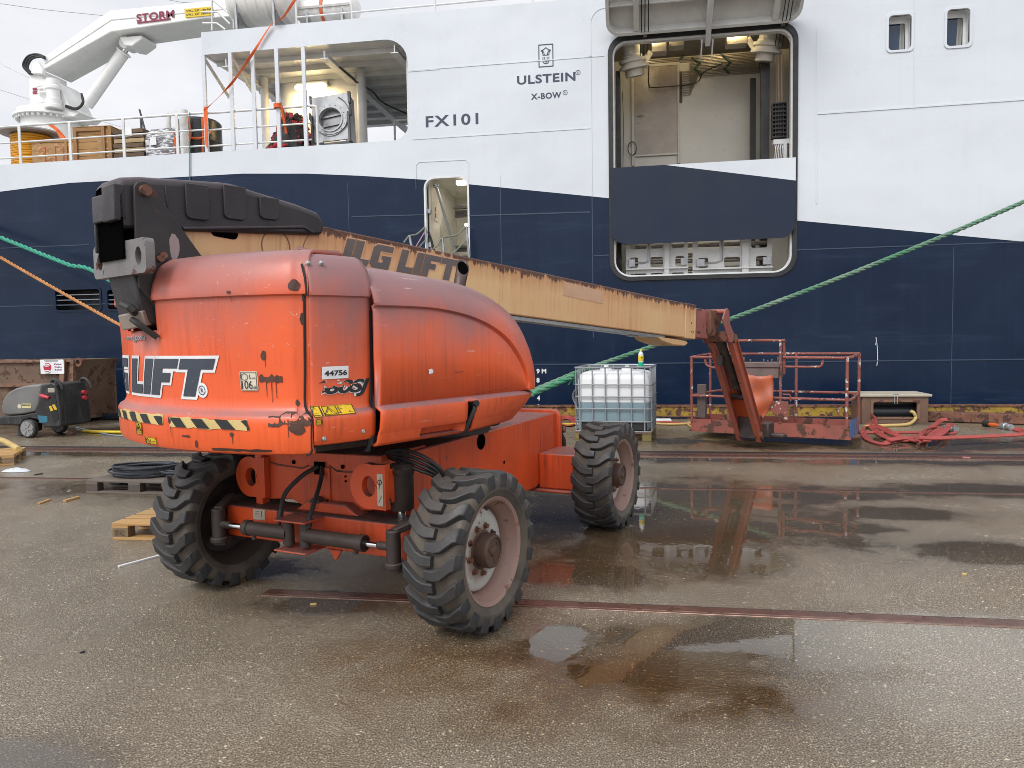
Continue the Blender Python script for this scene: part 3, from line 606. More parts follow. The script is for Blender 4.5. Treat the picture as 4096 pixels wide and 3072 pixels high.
# white lattice frames below the shell door
for k, (xa_, xb_) in enumerate(((1352, 1486), (1496, 1668))):
    p, q = at(xa_, 603, Y0 + .55), at(xb_, 505, Y0 + .55); w = q.x - p.x; z0, z1 = p.z - .02, q.z + .05
    hs_ = []
    for r0, r1 in ((.02, .13), (.26, .48), (.66, .92)):
        for c0, c1 in (((.07, .34), (.40, .60), (.74, .94)) if r0 < .2 or r0 > .5 else ((.07, .20), (.40, .60), (.80, .94))):
            hs_.append(rrect(p.x + c0 * w, z0 + r0 * (z1 - z0), p.x + c1 * w, z0 + r1 * (z1 - z0), .04, 3))
    mb = MB(); mb.plate(rrect(p.x, z0, q.x, z1, .005, 1), hs_, .03, lambda u, v, w_: (u, .55 + w_, v))
    mb.bb((p.x + .62 * w, .44, z0 + .1), (p.x + .70 * w, .535, z1)); mb.bb((p.x, .42, z0 + .21), (q.x, .535, z0 + .235))
    LF = mb.build("lattice_frame", M_LAT, SHIP, .004)
    mb = MB(); mb.tube([(p.x + .37 * w, .5, z1), (p.x + .37 * w, .5, z0 + .4), (p.x + .3 * w, .5, z0 + .36), (p.x + .12 * w, .5, z0 + .36)], .016, 6)
    mb.build("latch_pipe", M_GALV, LF)
    for c in (.1, .93): mb = MB(); mb.bb((p.x + (c - .05) * w, .44, z0 + .28), (p.x + (c + .05) * w, .52, z0 + .44)); mb.build("latch", M_GALV, LF, .004)
mb = MB()
for z in (2.98, 3.10, 3.28, 3.4, 3.62): mb.cyl((.0, .85, z), (2.9, .85, z), .05, 10)
mb.build("ram_cylinders", weather("cylinder_paint", (.45, .42, .36), None, .25, .3), SHIP, smooth=40)
# open hatch lid, swung up and out
lidm = Matrix.Translation((0, -.06, 8.0)) @ Matrix.Rotation(R(50), 4, 'X')      # local x along hull, z up the leaf, -y outer... leaf leans out
mb = MB(); lid = rrect(HX0 - .04, .02, HX1 + .02, 2.6, .3, 8)
mb.plate(lid, [], .03, lambda u, v, w: lidm @ Vector((u, w + .02, v)))
mb.plate(lid, [rrect(HX0 + .03, .09, HX1 - .05, 2.5, .25, 8)], .22, lambda u, v, w: lidm @ Vector((u, w - .1, v)))
HL = mb.build("hatch_lid", plain("lid_grey_white", (.62, .62, .60), .4), SHIP, .01)
mb = MB()
for x in (.0, 1.45, 2.75): mb.xf(Matrix()); mb.bb((x, -.21, .1), (x + .12, .0, 2.5))
for z in (.62, 1.3, 1.95): mb.bb((HX0 + .04, -.17, z), (HX1 - .06, .0, z + .03))
mb.xf(lidm); mb.build("lid_stiffeners", plain("lid_rib", (.56, .56, .53), .45), HL, .006)
for x0_ in (.12, 2.9):
    for k in range(3): mb = MB(); x = x0_ + k * .07; mb.tube([lidm @ Vector((x, -.24, 2.2)), lidm @ Vector((x, -.24, .9)), lidm @ Vector((x + .04, -.24, .75)), lidm @ Vector((x + .04, -.24, .12)), Vector((x + .03, .2, 7.88)), Vector((x + .02, .4, 7.65))], .011, 5); mb.build("lid_hose", M_BLACK, HL)
mb = MB(); a = lidm @ Vector((1.5, -.26, .75)); mb.bar(a, (1.52, .12, 7.72), .26, .10, (1, 0, 0)); mb.bar((1.4, .02, 7.75), (1.4, .3, 7.45), .03, .05); mb.bar((1.62, .02, 7.75), (1.62, .3, 7.45), .03, .05); mb.build("lid_arm", M_WHITE2, HL, .008)
for x in (.2, 2.95): mb = MB(); mb.bb((x, -.12, 7.86), (x + .07, .05, 8.1)); mb.cyl((x - .05, -.06, 8.0), (x + .12, -.06, 8.0), .04); mb.build("lid_hinge", M_GALV, HL)
# ------------------------------------------------------------------ boarding door with a lit passage behind
mb = MB(); mb.plate(rrect(DX0 - .03, DZ0 - .03, DX1 + .03, DZ1 + .03, .2, 6, (.24, .24, .1, .1)), [rrect(DX0 + .012, DZ0 + .01, DX1 - .012, DZ1 - .012, .2, 6, (.2, .2, .1, .1))], .12, lambda u, v, w: (u, w + .055, v)); mb.build("door_coaming", M_WHITE2, SHIP, .006)
mb = MB(); mb.grid([[(DX0 - .05, .13, 3.2), (DX0 - .05, 3.2, 3.2)], [(DX0 - .05, .13, 5.35), (DX0 - .05, 3.2, 5.35)]]); mb.grid([[(-2.2, .13, 3.2), (-2.2, 3.2, 3.2)], [(-2.2, .13, 5.35), (-2.2, 3.2, 5.35)]])
mb.grid([[(DX0 - .05, 3.2, 3.2), (-2.2, 3.2, 3.2)], [(DX0 - .05, 3.2, 5.35), (-2.2, 3.2, 5.35)]]); mb.grid([[(DX0 - .05, .13, 5.35), (-2.2, .13, 5.35)], [(DX0 - .05, 3.2, 5.35), (-2.2, 3.2, 5.35)]]); mb.grid([[(DX0 - .05, .13, 3.25), (-2.2, .13, 3.25)], [(DX0 - .05, 3.2, 3.25), (-2.2, 3.2, 3.25)]])
mb.build("passage", plain("passage_white", (.62, .60, .54), .4), SHIP)
mb = MB(); mb.bb((DX0 + .02, .16, 3.36), (DX0 + .07, .98, 5.12)); BD = mb.build("boarding_door", plain("door_cream", (.55, .50, .42), .4), SHIP, .02)
mb = MB(); mb.bb((DX0 + .072, .45, 4.35), (DX0 + .085, .75, 4.75)); mb.build("door_notice", plain("notice", (.6, .52, .42), .5), BD)
mb = MB()
for z in (4.56, 4.42): mb.bb((DX0 + .087, .5, z), (DX0 + .092, .58, z + .1))
mb.build("notice_marks", plain("red_brown", (.25, .05, .02), .5), BD)
mb = MB()
for z in (4.45, 3.7): mb.bb((DX0 + .0, .08, z), (DX0 + .09, .2, z + .1))
mb.cyl((DX0 + .1, .9, 3.95), (DX0 + .16, .9, 3.95), .03); mb.build("door_hardware", M_GALV, BD, .005)
mb = MB()
for y, z, w in ((1.2, 4.72, .05), (1.35, 4.62, .08), (1.5, 4.83, .04), (1.3, 4.54, .06), (1.2, 3.8, .05), (1.3, 3.72, .1), (1.4, 3.55, .08)): mb.bb((DX0 + .35, y, z), (-2.3, y + .12, z + w))
mb.build("pipe_tray", plain("tray_dark", (.10, .095, .09), .5), SHIP)
mb = MB(); mb.tube([(DX0 + .18, .3, 5.08), (DX0 + .52, .9, 3.4)], .035, 8); mb.cyl((DX0 + .18, .3, 5.06), (DX0 + .17, .3, 5.12), .07); mb.build("passage_strut", M_GALV, SHIP, smooth=40)
for p, q, nm in (((DX1 - .36, .4, 5.12), (DX1 + .02, .55, 5.22), 0), ((DX0 + .45, 1.9, 4.40), (DX1 + .5, 2.02, 4.48), 1), ((DX0 + .5, 1.9, 3.42), (DX1 + .5, 2.0, 3.47), 1)):
    mb = MB(); mb.bb(p, q); mb.build("passage_lamp", emit("cool_lamp" if nm else "ceiling_lamp", (1, .95, .78), 2.6), SHIP, .02)
ld = bpy.data.lights.new("lamp_glow", 'AREA'); ld.size = .5; ld.energy = 14; ld.color = (1, .92, .78)
lo = bpy.data.objects.new("lamp_glow", ld); COL.objects.link(lo); lo.location = (-3.6, Y0 + 1.2, 5.28)
# ------------------------------------------------------------------ windows, vents, writing
for w in wins:
    mb = MB(); mb.plate(rrect(w[0] - .05, w[1] - .05, w[2] + .05, w[3] + .05, .1, 5), [rrect(*w, .07, 5)], .03, lambda u, v, q: (u, q - .005, v)); WN = mb.build("window", M_WHITE, SHIP, .01)
    mb = MB(); r1, r2 = rrect(*w, .07, 5), rrect(w[0] + .045, w[1] - .0, w[2] + .02, w[3] - .05, .04, 5)
    mb.grid([[(u, .03, v) for u, v in r1], [(u, .20, v) for u, v in r1]], cv=True); mb.build("window_reveal", M_WHITE2, WN, smooth=40)
    mb = MB(); mb.plate(rrect(w[0] - .2, w[1] - .2, w[2] + .2, w[3] + .2, .02, 2), [rrect(w[0] - .02, w[1] - .02, w[2] - .05, w[3] - .09, .04, 4)], .02, lambda u, v, q: (u, .20 + q, v)); mb.build("window_frame", M_WHITE2, WN)
    mb = MB(); mb.bb((w[0] - .2, .235, w[1] - .2), (w[2] + .2, .245, w[3] + .2)); mb.build("pane", M_GLASS, WN)
    mb = MB(); mb.grid([[(w[2] - .16 + .02 * math.sin(i * 1.7) + .016 * i, .233 - .012 * (i % 2), w[1] - .1) for i in range(6)], [(w[2] - .13 + .016 * i, .233 - .012 * (i % 2), w[3]) for i in range(6)]]); mb.build("curtain", plain("curtain", (.30, .30, .28), .8), WN)
for w in vents:
    mb = MB(); mb.plate(rrect(w[0] - .05, w[1] - .05, w[2] + .05, w[3] + .05, .1, 4), [rrect(*w, .06, 4)], .02, lambda u, v, q: (u, q - .008, v)); VN = mb.build("vent", M_NAVY, SHIP)
    mb = MB(); mb.grid([[(u, .05, v) for u, v in rrect(*w, .06, 4)], [(u, .4, v) for u, v in rrect(*w, .06, 4)]], cv=True); mb.bb((w[0] - .1, .4, w[1] - .1), (w[2] + .1, .42, w[3] + .1)); mb.build("vent_recess", plain("vent_dark", (.01, .012, .016), .6), VN)
    mb = MB()
    for i in range(1, 4): z = w[1] + (w[3] - w[1]) * i / 4; mb.bb((w[0], .02, z - .010), (w[2], .05, z + .010))
    mb.build("vent_bar", plain("vent_bar", (.22, .24, .27), .4), VN)
def hletter(name, s, x0, y0, x1, y1, mat, **k):
    a, b = hx(x0, y1), hx(x1, y0); mb = MB(); write(mb, s, (a[0], a[1], b[0], b[1]), lambda u, v: (u, -.004, v), **k); return mb.build(name, mat, SHIP, weld=False, recalc=False)
hletter("ship_lettering", "FX101", 920, 243.5, 1033, 275.5, M_LETTER, bold=.022, spacing=1.15)
hletter("ship_lettering", "ULSTEIN", 1117, 155, 1243, 183.5, M_LETTER, bold=.03, spacing=1.1)
hletter("ship_lettering", "X-BOW", 1147, 198, 1212.5, 216, M_LETTER, bold=.03, spacing=1.1)
hletter("ship_lettering", "R", 1247, 154.5, 1250.5, 159, M_LETTER, bold=.0); hletter("ship_lettering", "R", 1219, 198, 1222.5, 202, M_LETTER, bold=.0)
mb = MB()
for x, y in ((1248.6, 156.7), (1220.8, 200)):
    c = hx(x, y); mb.plate([(c[0] + .052 * math.cos(t * .4), c[1] + .052 * math.sin(t * .4)) for t in range(16)], [[(c[0] + .042 * math.cos(t * .4), c[1] + .042 * math.sin(t * .4)) for t in range(16)]], .003, lambda u, v, w: (u, w - .004, v))
mb.build("registered_mark", M_LETTER, SHIP, weld=False)
a, b = hx(1163.5, 146), hx(1195, 94); cx = (a[0] + b[0]) / 2; w_ = b[0] - a[0]; h_ = b[1] - a[1]
mb = MB(); FRL = lambda u, v, w: (u, w - .004, v)
mb.plate(rrect(a[0], a[1], b[0], b[1], .004, 1), [rrect(a[0] + .02, a[1] + .02, b[0] - .02, b[1] - .02, .004, 1)], .003, FRL)
L_ = lambda pts: [(cx + p[0] * w_, a[1] + p[1] * h_) for p in pts]
def ln(pts, t=.017):
    q = L_(pts)
    for p, r_ in zip(q, q[1:]): mb.bar((p[0], -.004, p[1]), (r_[0], -.004, r_[1]), t, .003, (0, 1, 0))
ln([(-.2, .52), (-.23, .67), (-.33, .72), (-.24, .74), (-.1, .79), (0, .85), (.1, .79), (.24, .74), (.33, .72), (.23, .67), (.2, .52), (-.2, .52)]); ln([(-.1, .53), (-.15, .66), (-.24, .74)]); ln([(.1, .53), (.15, .66), (.24, .74)])
for r_ in (.2, .08): ln([(-r_, .44)] + [(r_ * math.cos(R(t)), .27 + r_ * .62 * math.sin(R(t))) for t in range(180, 361, 20)] + [(r_, .44)])
mb.build("ship_emblem", M_LETTER, SHIP)
for s, x, y in (("9 M", 1159, 796), ("8", 1159, 815.5), ("6", 1160, 835), ("4", 1160, 854), ("2", 1160.5, 873)):
    hletter("draught_mark", s, x, y + .5, x + (21 if len(s) > 1 else 6.5), y + 11, M_MARK, bold=.035)
mb = MB()
for q in ([(1892, 728), (1893, 735), (1891.5, 745)], [(1894, 740), (1895.5, 760), (1896, 775), (1894, 790)]):
    for p, r_ in zip(q, q[1:]): p_, r__ = hx(*p), hx(*r_); mb.bar((p_[0], -.004, p_[1]), (r__[0], -.004, r__[1]), .012, .003, (0, 1, 0))
mb.build("paint_scratch", M_MARK, SHIP)
# ================================================================== crane on the after deck
YC = 23.4
CR = thing("deck_crane", "white knuckle deck crane with a lifting cylinder standing behind the deck cargo", "crane", (0, YC, 0))
def cx_(x, y, d=0.0): p = at(x, y, YC + d); return (p.x, p.z)
M_CRANE = weather("crane_white", (.80, .80, .78), (.76, .76, .74), .35, streak=.2, scol=(.5, .46, .4), sscale=8, bump=.03)
pc = cx_(113, 300); pr = (cx_(163, 300)[0] - cx_(62, 300)[0]) / 2; pz = cx_(113, 259)[1]
mb = MB(); mb.lathe([(0, DK - 1), (pr, DK - 1), (pr, pz), (pr + .10, pz + .02), (pr + .10, pz + .22), (pr - .05, pz + .26), (0, pz + .26)], (pc[0], 0, 0), (0, 0, 1), 40); mb.build("pedestal", M_CRANE, CR, smooth=35)
mb = MB()
for i in range(36): t = 6.2832 * i / 36; mb.cyl((pc[0] + (pr + .12) * math.cos(t), (pr + .12) * math.sin(t), pz - .12), (pc[0] + (pr + .12) * math.cos(t), (pr + .12) * math.sin(t), pz + .05), .045, 6)
mb.lathe([(pr + .02, pz - .03), (pr + .22, pz - .03), (pr + .22, pz + .03), (pr + .02, pz + .03)], (pc[0], 0, 0), (0, 0, 1), 40); mb.build("slewing_ring", M_CRANE, CR, smooth=35)
def cprism(name, pts, d0, d1, mat=M_CRANE, bevel=.03):
    mb = MB(); q = [cx_(x, y, d0) for x, y in pts]; mb.prism([(a, d0, b) for a, b in q], (0, d1 - d0, 0)); return mb.build(name, mat, CR, bevel)
KP = cprism("king_post", [(62, 172), (64, 250), (160, 252), (172, 242), (150, 232), (128, 182), (112, 172), (92, 170), (92, 152), (66, 152)], -.55, .55)
cprism("king_post_lug", [(66, 158), (70, 135), (80, 132), (92, 150), (92, 160)], -.7, -.55)
JB = cprism("jib", [(96, 122), (236, 22.5), (420, 5), (560, -12), (560, 31), (437, 40), (240, 69), (92, 152)], -.55, .75)
cprism("jib_bracket", [(257, 80), (306, 76), (306, 84), (284, 100), (268, 98)], -.3, .5)
mb = MB(); a, b = cx_(236, 22.5), cx_(500, 0)
for p, q in (((96, 138), (240, 43)), ((240, 43), (500, 18))): A, B = cx_(*p, -.56), cx_(*q, -.56); mb.bar((A[0], -.556, A[1]), (B[0], -.556, B[1]), .025, .012, (0, 1, 0))
mb.build("jib_seam", plain("seam_grey", (.55, .55, .54), .4), JB)
A, B = cx_(183, 225), cx_(262, 112); C_ = cx_(275, 94)
mb = MB(); mb.cyl((A[0], .1, A[1]), (B[0], .1, B[1]), .20, 20); mb.cyl((B[0], .1, B[1]), (B[0] + (B[0] - A[0]) * .02, .1, B[1] + (B[1] - A[1]) * .02), .25, 20); CY = mb.build("lift_cylinder", M_CRANE, CR, smooth=40)
mb = MB(); mb.cyl((B[0], .1, B[1]), (C_[0], .1, C_[1]), .10, 14); mb.build("cylinder_rod", M_CHROME, CY, smooth=40)
mb = MB(); mb.ring((C_[0], .1, C_[1]), (0, 1, 0), .2, .06, .5, 20); mb.build("rod_eye", M_CRANE, CY, smooth=40)
Z_ = lambda x, y, d=-.62: Vector((cx_(x, y, d)[0], d, cx_(x, y, d)[1]))
for k in range(3): mb = MB(); mb.tube(spl([Z_(64 + k * 3, 160), Z_(50 + k * 5, 142 + k * 2), Z_(60 + k * 4, 122 + k * 3), Z_(80 + k * 3, 117 + k * 3), Z_(97, 123 + k * 2)], 6), .035, 6); mb.build("hydraulic_hose", M_BLACK, CR, smooth=40)
for k in range(2): mb = MB(); mb.tube(spl([Z_(142, 228 + k * 3), Z_(165, 234 + k * 2), Z_(178 + k * 2, 222), Z_(176, 202)], 6), .035, 6); mb.build("hydraulic_hose", M_BLACK, CR, smooth=40)
mb = MB(); o = cx_(117, 235, -.75); mb.lathe([(0, 0), (.27, 0), (.27, .1), (.24, .12), (.24, .3), (.2, .32), (.2, .6), (.24, .62), (.24, .7), (.2, .75), (.2, .95), (0, 1)], (o[0], -.75, o[1]), (0, 0, 1), 24); mb.build("slew_motor", M_CRANE, CR, smooth=35)
mb = MB()
for y in (186, 192, 200, 222, 227): mb.tube([Z_(82, y, -.6), Z_(90, y - 2, -.8), Z_(115, y - 1, -.85), Z_(128, y + 1, -.7)], .03, 6)
mb.build("pipe_guard", M_CRANE, CR, smooth=40)
def csign(name, box, d, mat, par, t=.02):
    a, b = cx_(box[0], box[3], d), cx_(box[2], box[1], d); mb = MB(); mb.bb((a[0], d, a[1]), (b[0], d + t, b[1])); return mb.build(name, mat, par)
M_MAROON = plain("maroon_lettering", (.22, .012, .05), .4)
for k, y in enumerate((189, 196.5)): csign("warning_label", (70.5, y, 79.5, y + 6), -.575, plain("label_maroon", (.28, .03, .06), .4), CR)
def skew(u0, v0, u1, v1, d):                               # writing that follows the rising jib side
    A, B = Vector((*cx_(u0, v0, d), 0)), Vector((*cx_(u1, v1, d), 0)); ux = (B - A).normalized()
    return A, ux, (B - A).length
A, ux, L = skew(295, 47.5, 376.5, 37.5, -.575); h = .245
mb = MB(); write(mb, "STORM", (0, 0, L, h), lambda u, v: (A.x + ux.x * u, -.575, A.y + ux.y * u + v), bold=.03, spacing=1.05); mb.bar((A.x + .02, -.575, A.y - .03), (A.x + ux.x * L * .9, -.575, A.y + ux.y * L * .9 - .03), .05, .006, (0, 1, 0)); mb.build("crane_lettering", M_MAROON, CR, weld=False, recalc=False)
A, ux, L = skew(400, 38, 461, 32.5, -.58)
mb = MB(); mb.prism([(A.x, -.58, A.y), (A.x + ux.x * L, -.58, A.y + ux.y * L), (A.x + ux.x * L - .02, -.58, A.y + ux.y * L + .27), (A.x - .02, -.58, A.y + .27)], (0, .02, 0)); LS = mb.build("load_sign", plain("sign_yellow", (.72, .50, .01), .4), CR)
mb = MB()
for k, s in enumerate(("S.W.L. 5,0T 1,4m-10,0", "S.W.L. 3,5T 1,4m-16,0")): write(mb, s, (.05, .035 + k * .115, L - .05, .115 + k * .115), lambda u, v: (A.x + ux.x * u, -.585, A.y + ux.y * u + v), bold=.025)
mb.build("load_sign_text", M_BLACK, LS, weld=False, recalc=False)
# thin rigging wires against the sky
for i, (p, q, lab) in enumerate(((((-40, 2)), (228, 34), "thin grey wire running across the sky to the crane knuckle"), ((-40, 113), (64, 168), "thin grey wire meeting the crane head from the left"), ((-30, 184), (300, 285), "thin grey wire passing low behind the crane pedestal"), ((345, -4), (440, 8), "short thin grey wire above the crane jib at the top of the photo"))):
    a, b = at(*p, 26.5), at(*q, 26.5); mb = MB(); o = a.copy()
    mb.tube([Vector((0, 0, 0)), (b - a) * .5 + Vector((0, 0, -.05)), b - a], .012, 5)
    tag(mb.build("rigging_wire", M_GREY, loc=o), lab, "wire", "rigging wires by the crane")
# ------------------------------------------------------------------ life raft canisters on the upper deck
M_RAFT = weather("raft_fibreglass", (.76, .75, .72), (.70, .69, .66), .35, streak=.2, scol=(.4, .37, .32), sscale=9)
def raft(x0, x1, yc, dY, r, label, tilt=0.0):
    a, b = at(x0, yc, Y0 + dY), at(x1, yc, Y0 + dY); c = (a + b) / 2; L = (b.x - a.x)
    t = thing("life_raft", label, "life raft", (c.x, Y0 + dY, c.z), 0, "life raft canisters")
    mb = MB(); pr_ = [(0, -L / 2 - .10), (r * .5, -L / 2 - .09), (r * .85, -L / 2 - .03), (r, -L / 2 + .06)]
    for k in range(1, 6): q = -L / 2 + L * k / 6; pr_ += [(r, q - .05), (r * 1.035, q - .025), (r * 1.035, q + .025), (r, q + .05)]
    pr_ += [(r, L / 2 - .06), (r * .85, L / 2 + .03), (r * .5, L / 2 + .09), (0, L / 2 + .10)]
    mb.lathe(pr_, (0, 0, 0), (1, 0, 0), 32); mb.build("canister", M_RAFT, t, smooth=30)
    mb = MB(); mb.lathe([(r + .005, -L / 2 + .08), (r + .03, -L / 2 + .08), (r + .03, L / 2 - .08), (r + .005, L / 2 - .08)], (0, 0, 0), (1, 0, 0), 4, 0, .05); 
    mb.bb((-L / 2 + .05, -r - .03, -.025), (L / 2 - .05, -r - .0, .025)); mb.build("joint_band", plain("raft_band", (.52, .51, .48), .5), t)
    zb = OVB + .14 - c.z
    for x in (-L * .32, L * .32): mb = MB(); mb.bb((x - .04, -r * .8, zb), (x + .04, r * .8, -r * .72)); mb.bar((x, -r * .8, zb), (x, -r * .95, -r * .3), .05, .05); mb.bar((x, r * .8, zb), (x, r * .95, -r * .3), .05, .05); mb.build("cradle", M_GALV, t)
    return t
raft(508, 632, 6, .75, .50, "bulky shaded life raft canister nearer the crane, orange strap hanging in front of it")
rf = raft(652, 768, 24, 1.1, .27, "smaller ribbed white life raft canister with an orange strap round its middle")
c = rf.location; mb = MB(); mb.lathe([(.285, -.035), (.30, -.035), (.30, .035), (.285, .035)], (-.08, 0, 0), (1, 0, 0), 28)
tag(mb.build("lashing_strap", M_ORANGE_STRAP, loc=c), "short orange strap wrapped round the smaller white life raft canister", "strap", "orange lashing straps")
# long orange strap to the corner post
pts = spl([Vector(at(x, y, Y0 + d)) for x, y, d in ((638, -2, .1), (610, 38, -.06), (585, 55, -.06), (545, 116, -.07), (510, 167, -.07), (478, 205, -.06), (443, 236, -.05))], 6)
mb = MB(); rows = []
for i, p in enumerate(pts):
    t = math.sin(i * .35) * .8 + .5; w = Vector((math.cos(t) * .055, math.sin(t) * .055, .03)); rows.append([p - w, p + w])
mb.grid(rows)
q = pts[-1]; mb.grid([[q + Vector((-.03, 0, .06)), q + Vector((.05, 0, .06))], [q + Vector((-.03, 0, -.8)), q + Vector((.03, 0, -.9))]])
o = mb.build("lashing_strap", M_ORANGE_STRAP); so_ = o.modifiers.new("thick", 'SOLIDIFY'); so_.thickness = .006
tag(o, "long twisted orange strap running from the life raft down to the corner post", "strap", "orange lashing straps")
p = at(410, 243, Y0 - .03); q_ = at(410, 398, Y0 - .03)
mb = MB(); mb.tube([p, Vector((q_.x, q_.y, q_.z))], .012, 6); tag(mb.build("hanging_line", plain("teal_line", (.02, .17, .20), .6)), "thin teal rope hanging over the white ship's side", "rope")
# ------------------------------------------------------------------ deck cargo behind the rail
YD = Y0 + .75
def dx_(x, y=330, Y=YD): return at(x, y, Y).x
def dz_(x, y, Y=YD): return at(x, y, Y).z
M_WOODY = wood("crate_pine", (.42, .24, .09), (.30, .16, .055), 1.0, 0); M_WOODD = wood("dark_timber", (.10, .065, .04), (.16, .10, .055), 1.0, 0); M_WOODG = wood("pale_timber", (.40, .30, .16), (.30, .21, .10), 1.0, 0)
# yellow hose drum
t = thing("cable_drum", "drum wound with yellow hose at the left end of the deck", "drum", (dx_(41), YD + .45, DK))
mb = MB(); rr_ = .46
for k in range(15): z = .08 + k * .062; mb.tube([(rr_ * math.cos(a * .2618), rr_ * math.sin(a * .2618), z + .004 * math.sin(a)) for a in range(24)], .034, 7, closed=True)
mb.cyl((0, 0, 0), (0, 0, 1.0), .44, 24); mb.build("hose_winding", plain("yellow_hose", (.66, .30, .015), .45), t, smooth=50)
mb = MB(); mb.lathe([(0, 1.0), (.72, 1.02), (.74, 1.06), (.70, 1.10), (0, 1.13)], (0, 0, 0), (0, 0, 1), 36); mb.build("flange", plain("drum_grey", (.30, .28, .26), .6), t, smooth=40)
# strand-board crate with red marks
def pallet_base(mb, w, d, h=.13):
    for y in (-d / 2 + .04, d / 2 - .04): mb.bb((-w / 2, y - .04, 0), (w / 2, y + .04, .02))
    for x in (-w / 2 + .05, 0, w / 2 - .05): mb.bb((x - .05, -d / 2, .02), (x + .05, d / 2, h - .02))
    for i in range(5): y = -d / 2 + d * (i + .5) / 5; mb.bb((-w / 2, y - d * .08, h - .02), (w / 2, y + d * .08, h))
def osb():
    m, nt, b = new_mat("strand_board"); V = nd(nt, "TexCoord").outputs['Object']
    v = nd(nt, "TexVoronoi", {'Vector': nd(nt, "Mapping", {'Vector': V, 'Scale': (14, 14, 34), 'Rotation': (0, .5, .4)}).outputs[0], 'Scale': 1.0})
    c = mixc(nt, nd(nt, "SeparateXYZ", {0: v.outputs['Color']}).outputs[0], (.50, .30, .13), (.22, .10, .035)); c = mixc(nt, ramp(nt, noise(nt, V, 3, 3), .5, .62), c, (.36, .22, .10))
    nt.links.new(c, b.inputs['Base Color']); b.inputs['Roughness'].default_value = .8; return m
xa, xb = dx_(66), dx_(156); w = xb - xa; hh = dz_(100, 297, YD) - DK - .25
t = thing("osb_crate", "strand board crate with red paint marks on a pallet beside the yellow drum", "crate", ((xa + xb) / 2, YD + .45, DK), R(6))
mb = MB(); pallet_base(mb, w, .8); mb.build("pallet", M_WOODD, t)
mb = MB(); mb.bb((-w / 2, -.4, .135), (w / 2, .4, .135 + hh)); CB = mb.build("panel_box", osb(), t, .006)
mb = MB(); mb.bb((-w / 2 - .02, -.42, .135 + hh), (w / 2 + .02, .42, .20 + hh)); mb.build("lid", M_WOODY, t, .004)
mb = MB(); mb.bb((w / 2 - .30, -.425, .135), (w / 2 - .24, -.40, .135 + hh)); mb.build("batten", M_WOODY, t)
mb = MB()
for x0, x1, y1, y2 in ((-.25, -.22, .02, .5), (-.25, -.05, .02, .07), (.02, .05, .1, .5), (.02, .26, .04, .09), (.23, .26, .04, .46), (.26, .42, .02, .05)): mb.bb((x0, -.405, .14 + y1 * hh * 1.6), (x1, -.402, .14 + y2 * hh * 1.6))
mb.build("paint_mark", plain("red_paint", (.55, .02, .03), .6), CB)
p = at(100, 267, YD); q = at(131, 297, YD); mb = MB(); mb.grid([[Vector((p.x - .05, YD + .1, p.z)), Vector((p.x + .08, YD + .1, p.z + .02))], [(p + q) / 2 + Vector((-.02, .1, .03)), (p + q) / 2 + Vector((.07, .1, .06))], [Vector((q.x - .1, YD + .1, q.z + .01)), Vector((q.x + .05, YD + .15, q.z + .01))]])
o = mb.build("lashing_strap", M_ORANGE_STRAP); o.modifiers.new("thick", 'SOLIDIFY').thickness = .006; tag(o, "red orange strap end sticking up from the strand board crate", "strap", "orange lashing straps")
# big pine crate
xa, xb = dx_(157), dx_(235); w = xb - xa; hh = dz_(200, 273) - DK
t = thing("pine_crate", "tall framed pine crate, front open to the boards, in the middle of the deck cargo", "crate", ((xa + xb) / 2, YD + .5, DK), R(4))
mb = MB(); pallet_base(mb, w, .95, .12); mb.build("pallet", M_WOODD, t)
mb = MB()
for k in range(5): z0 = .13 + (hh - .13) * k / 5; mb.bb((-w / 2 + .03, -.42, z0), (w / 2 - .03, -.40, z0 + (hh - .13) / 5 - .008)); mb.bb((w / 2 - .03, -.45, z0), (w / 2 - .005, .45, z0 + (hh - .13) / 5 - .008)); mb.bb((-w / 2 + .005, -.45, z0), (-w / 2 + .03, .45, z0 + (hh - .13) / 5 - .008))
mb.build("boards", M_WOODY, t, .003)
mb = MB()
for x in (-w / 2 + .04, w / 2 - .22, w / 2 - .04): mb.bb((x - .045, -.47, .125), (x + .045, -.425, hh))
for z in (.18, hh - .05): mb.bb((-w / 2 + .09, -.465, z - .045), (w / 2 - .27, -.425, z + .045))
mb.bb((-w / 2, -.47, hh), (w / 2, .47, hh + .02)); mb.build("frame", wood("crate_frame", (.36, .19, .07), (.26, .13, .045), 1, 2), t, .003)
# stack of dark collars
xa, xb = dx_(244), dx_(309); w = xb - xa; hh = dz_(280, 271) - DK - .05
t = thing("collar_stack", "stack of dark and pale timber pallet collars with a white note on top", "crate stack", ((xa + xb) / 2, YD + .45, DK))
for k in range(7):
    mb = MB(); z0 = .10 + (hh - .1) * k / 7; e = random.uniform(-.02, .02); mb.bb((-w / 2 + e, -.4, z0), (w / 2 + e, .4, z0 + (hh - .1) / 7 - .015)); mb.build("collar", M_WOODG if k in (0, 2, 4) else M_WOODD, t, .006)
mb = MB(); pallet_base(mb, w, .8, .10); mb.build("pallet", M_WOODD, t)
mb = MB(); mb.bb((-.10, -.415, hh - .2), (.10, -.408, hh + .03)); mb.build("note", M_MARK, t)
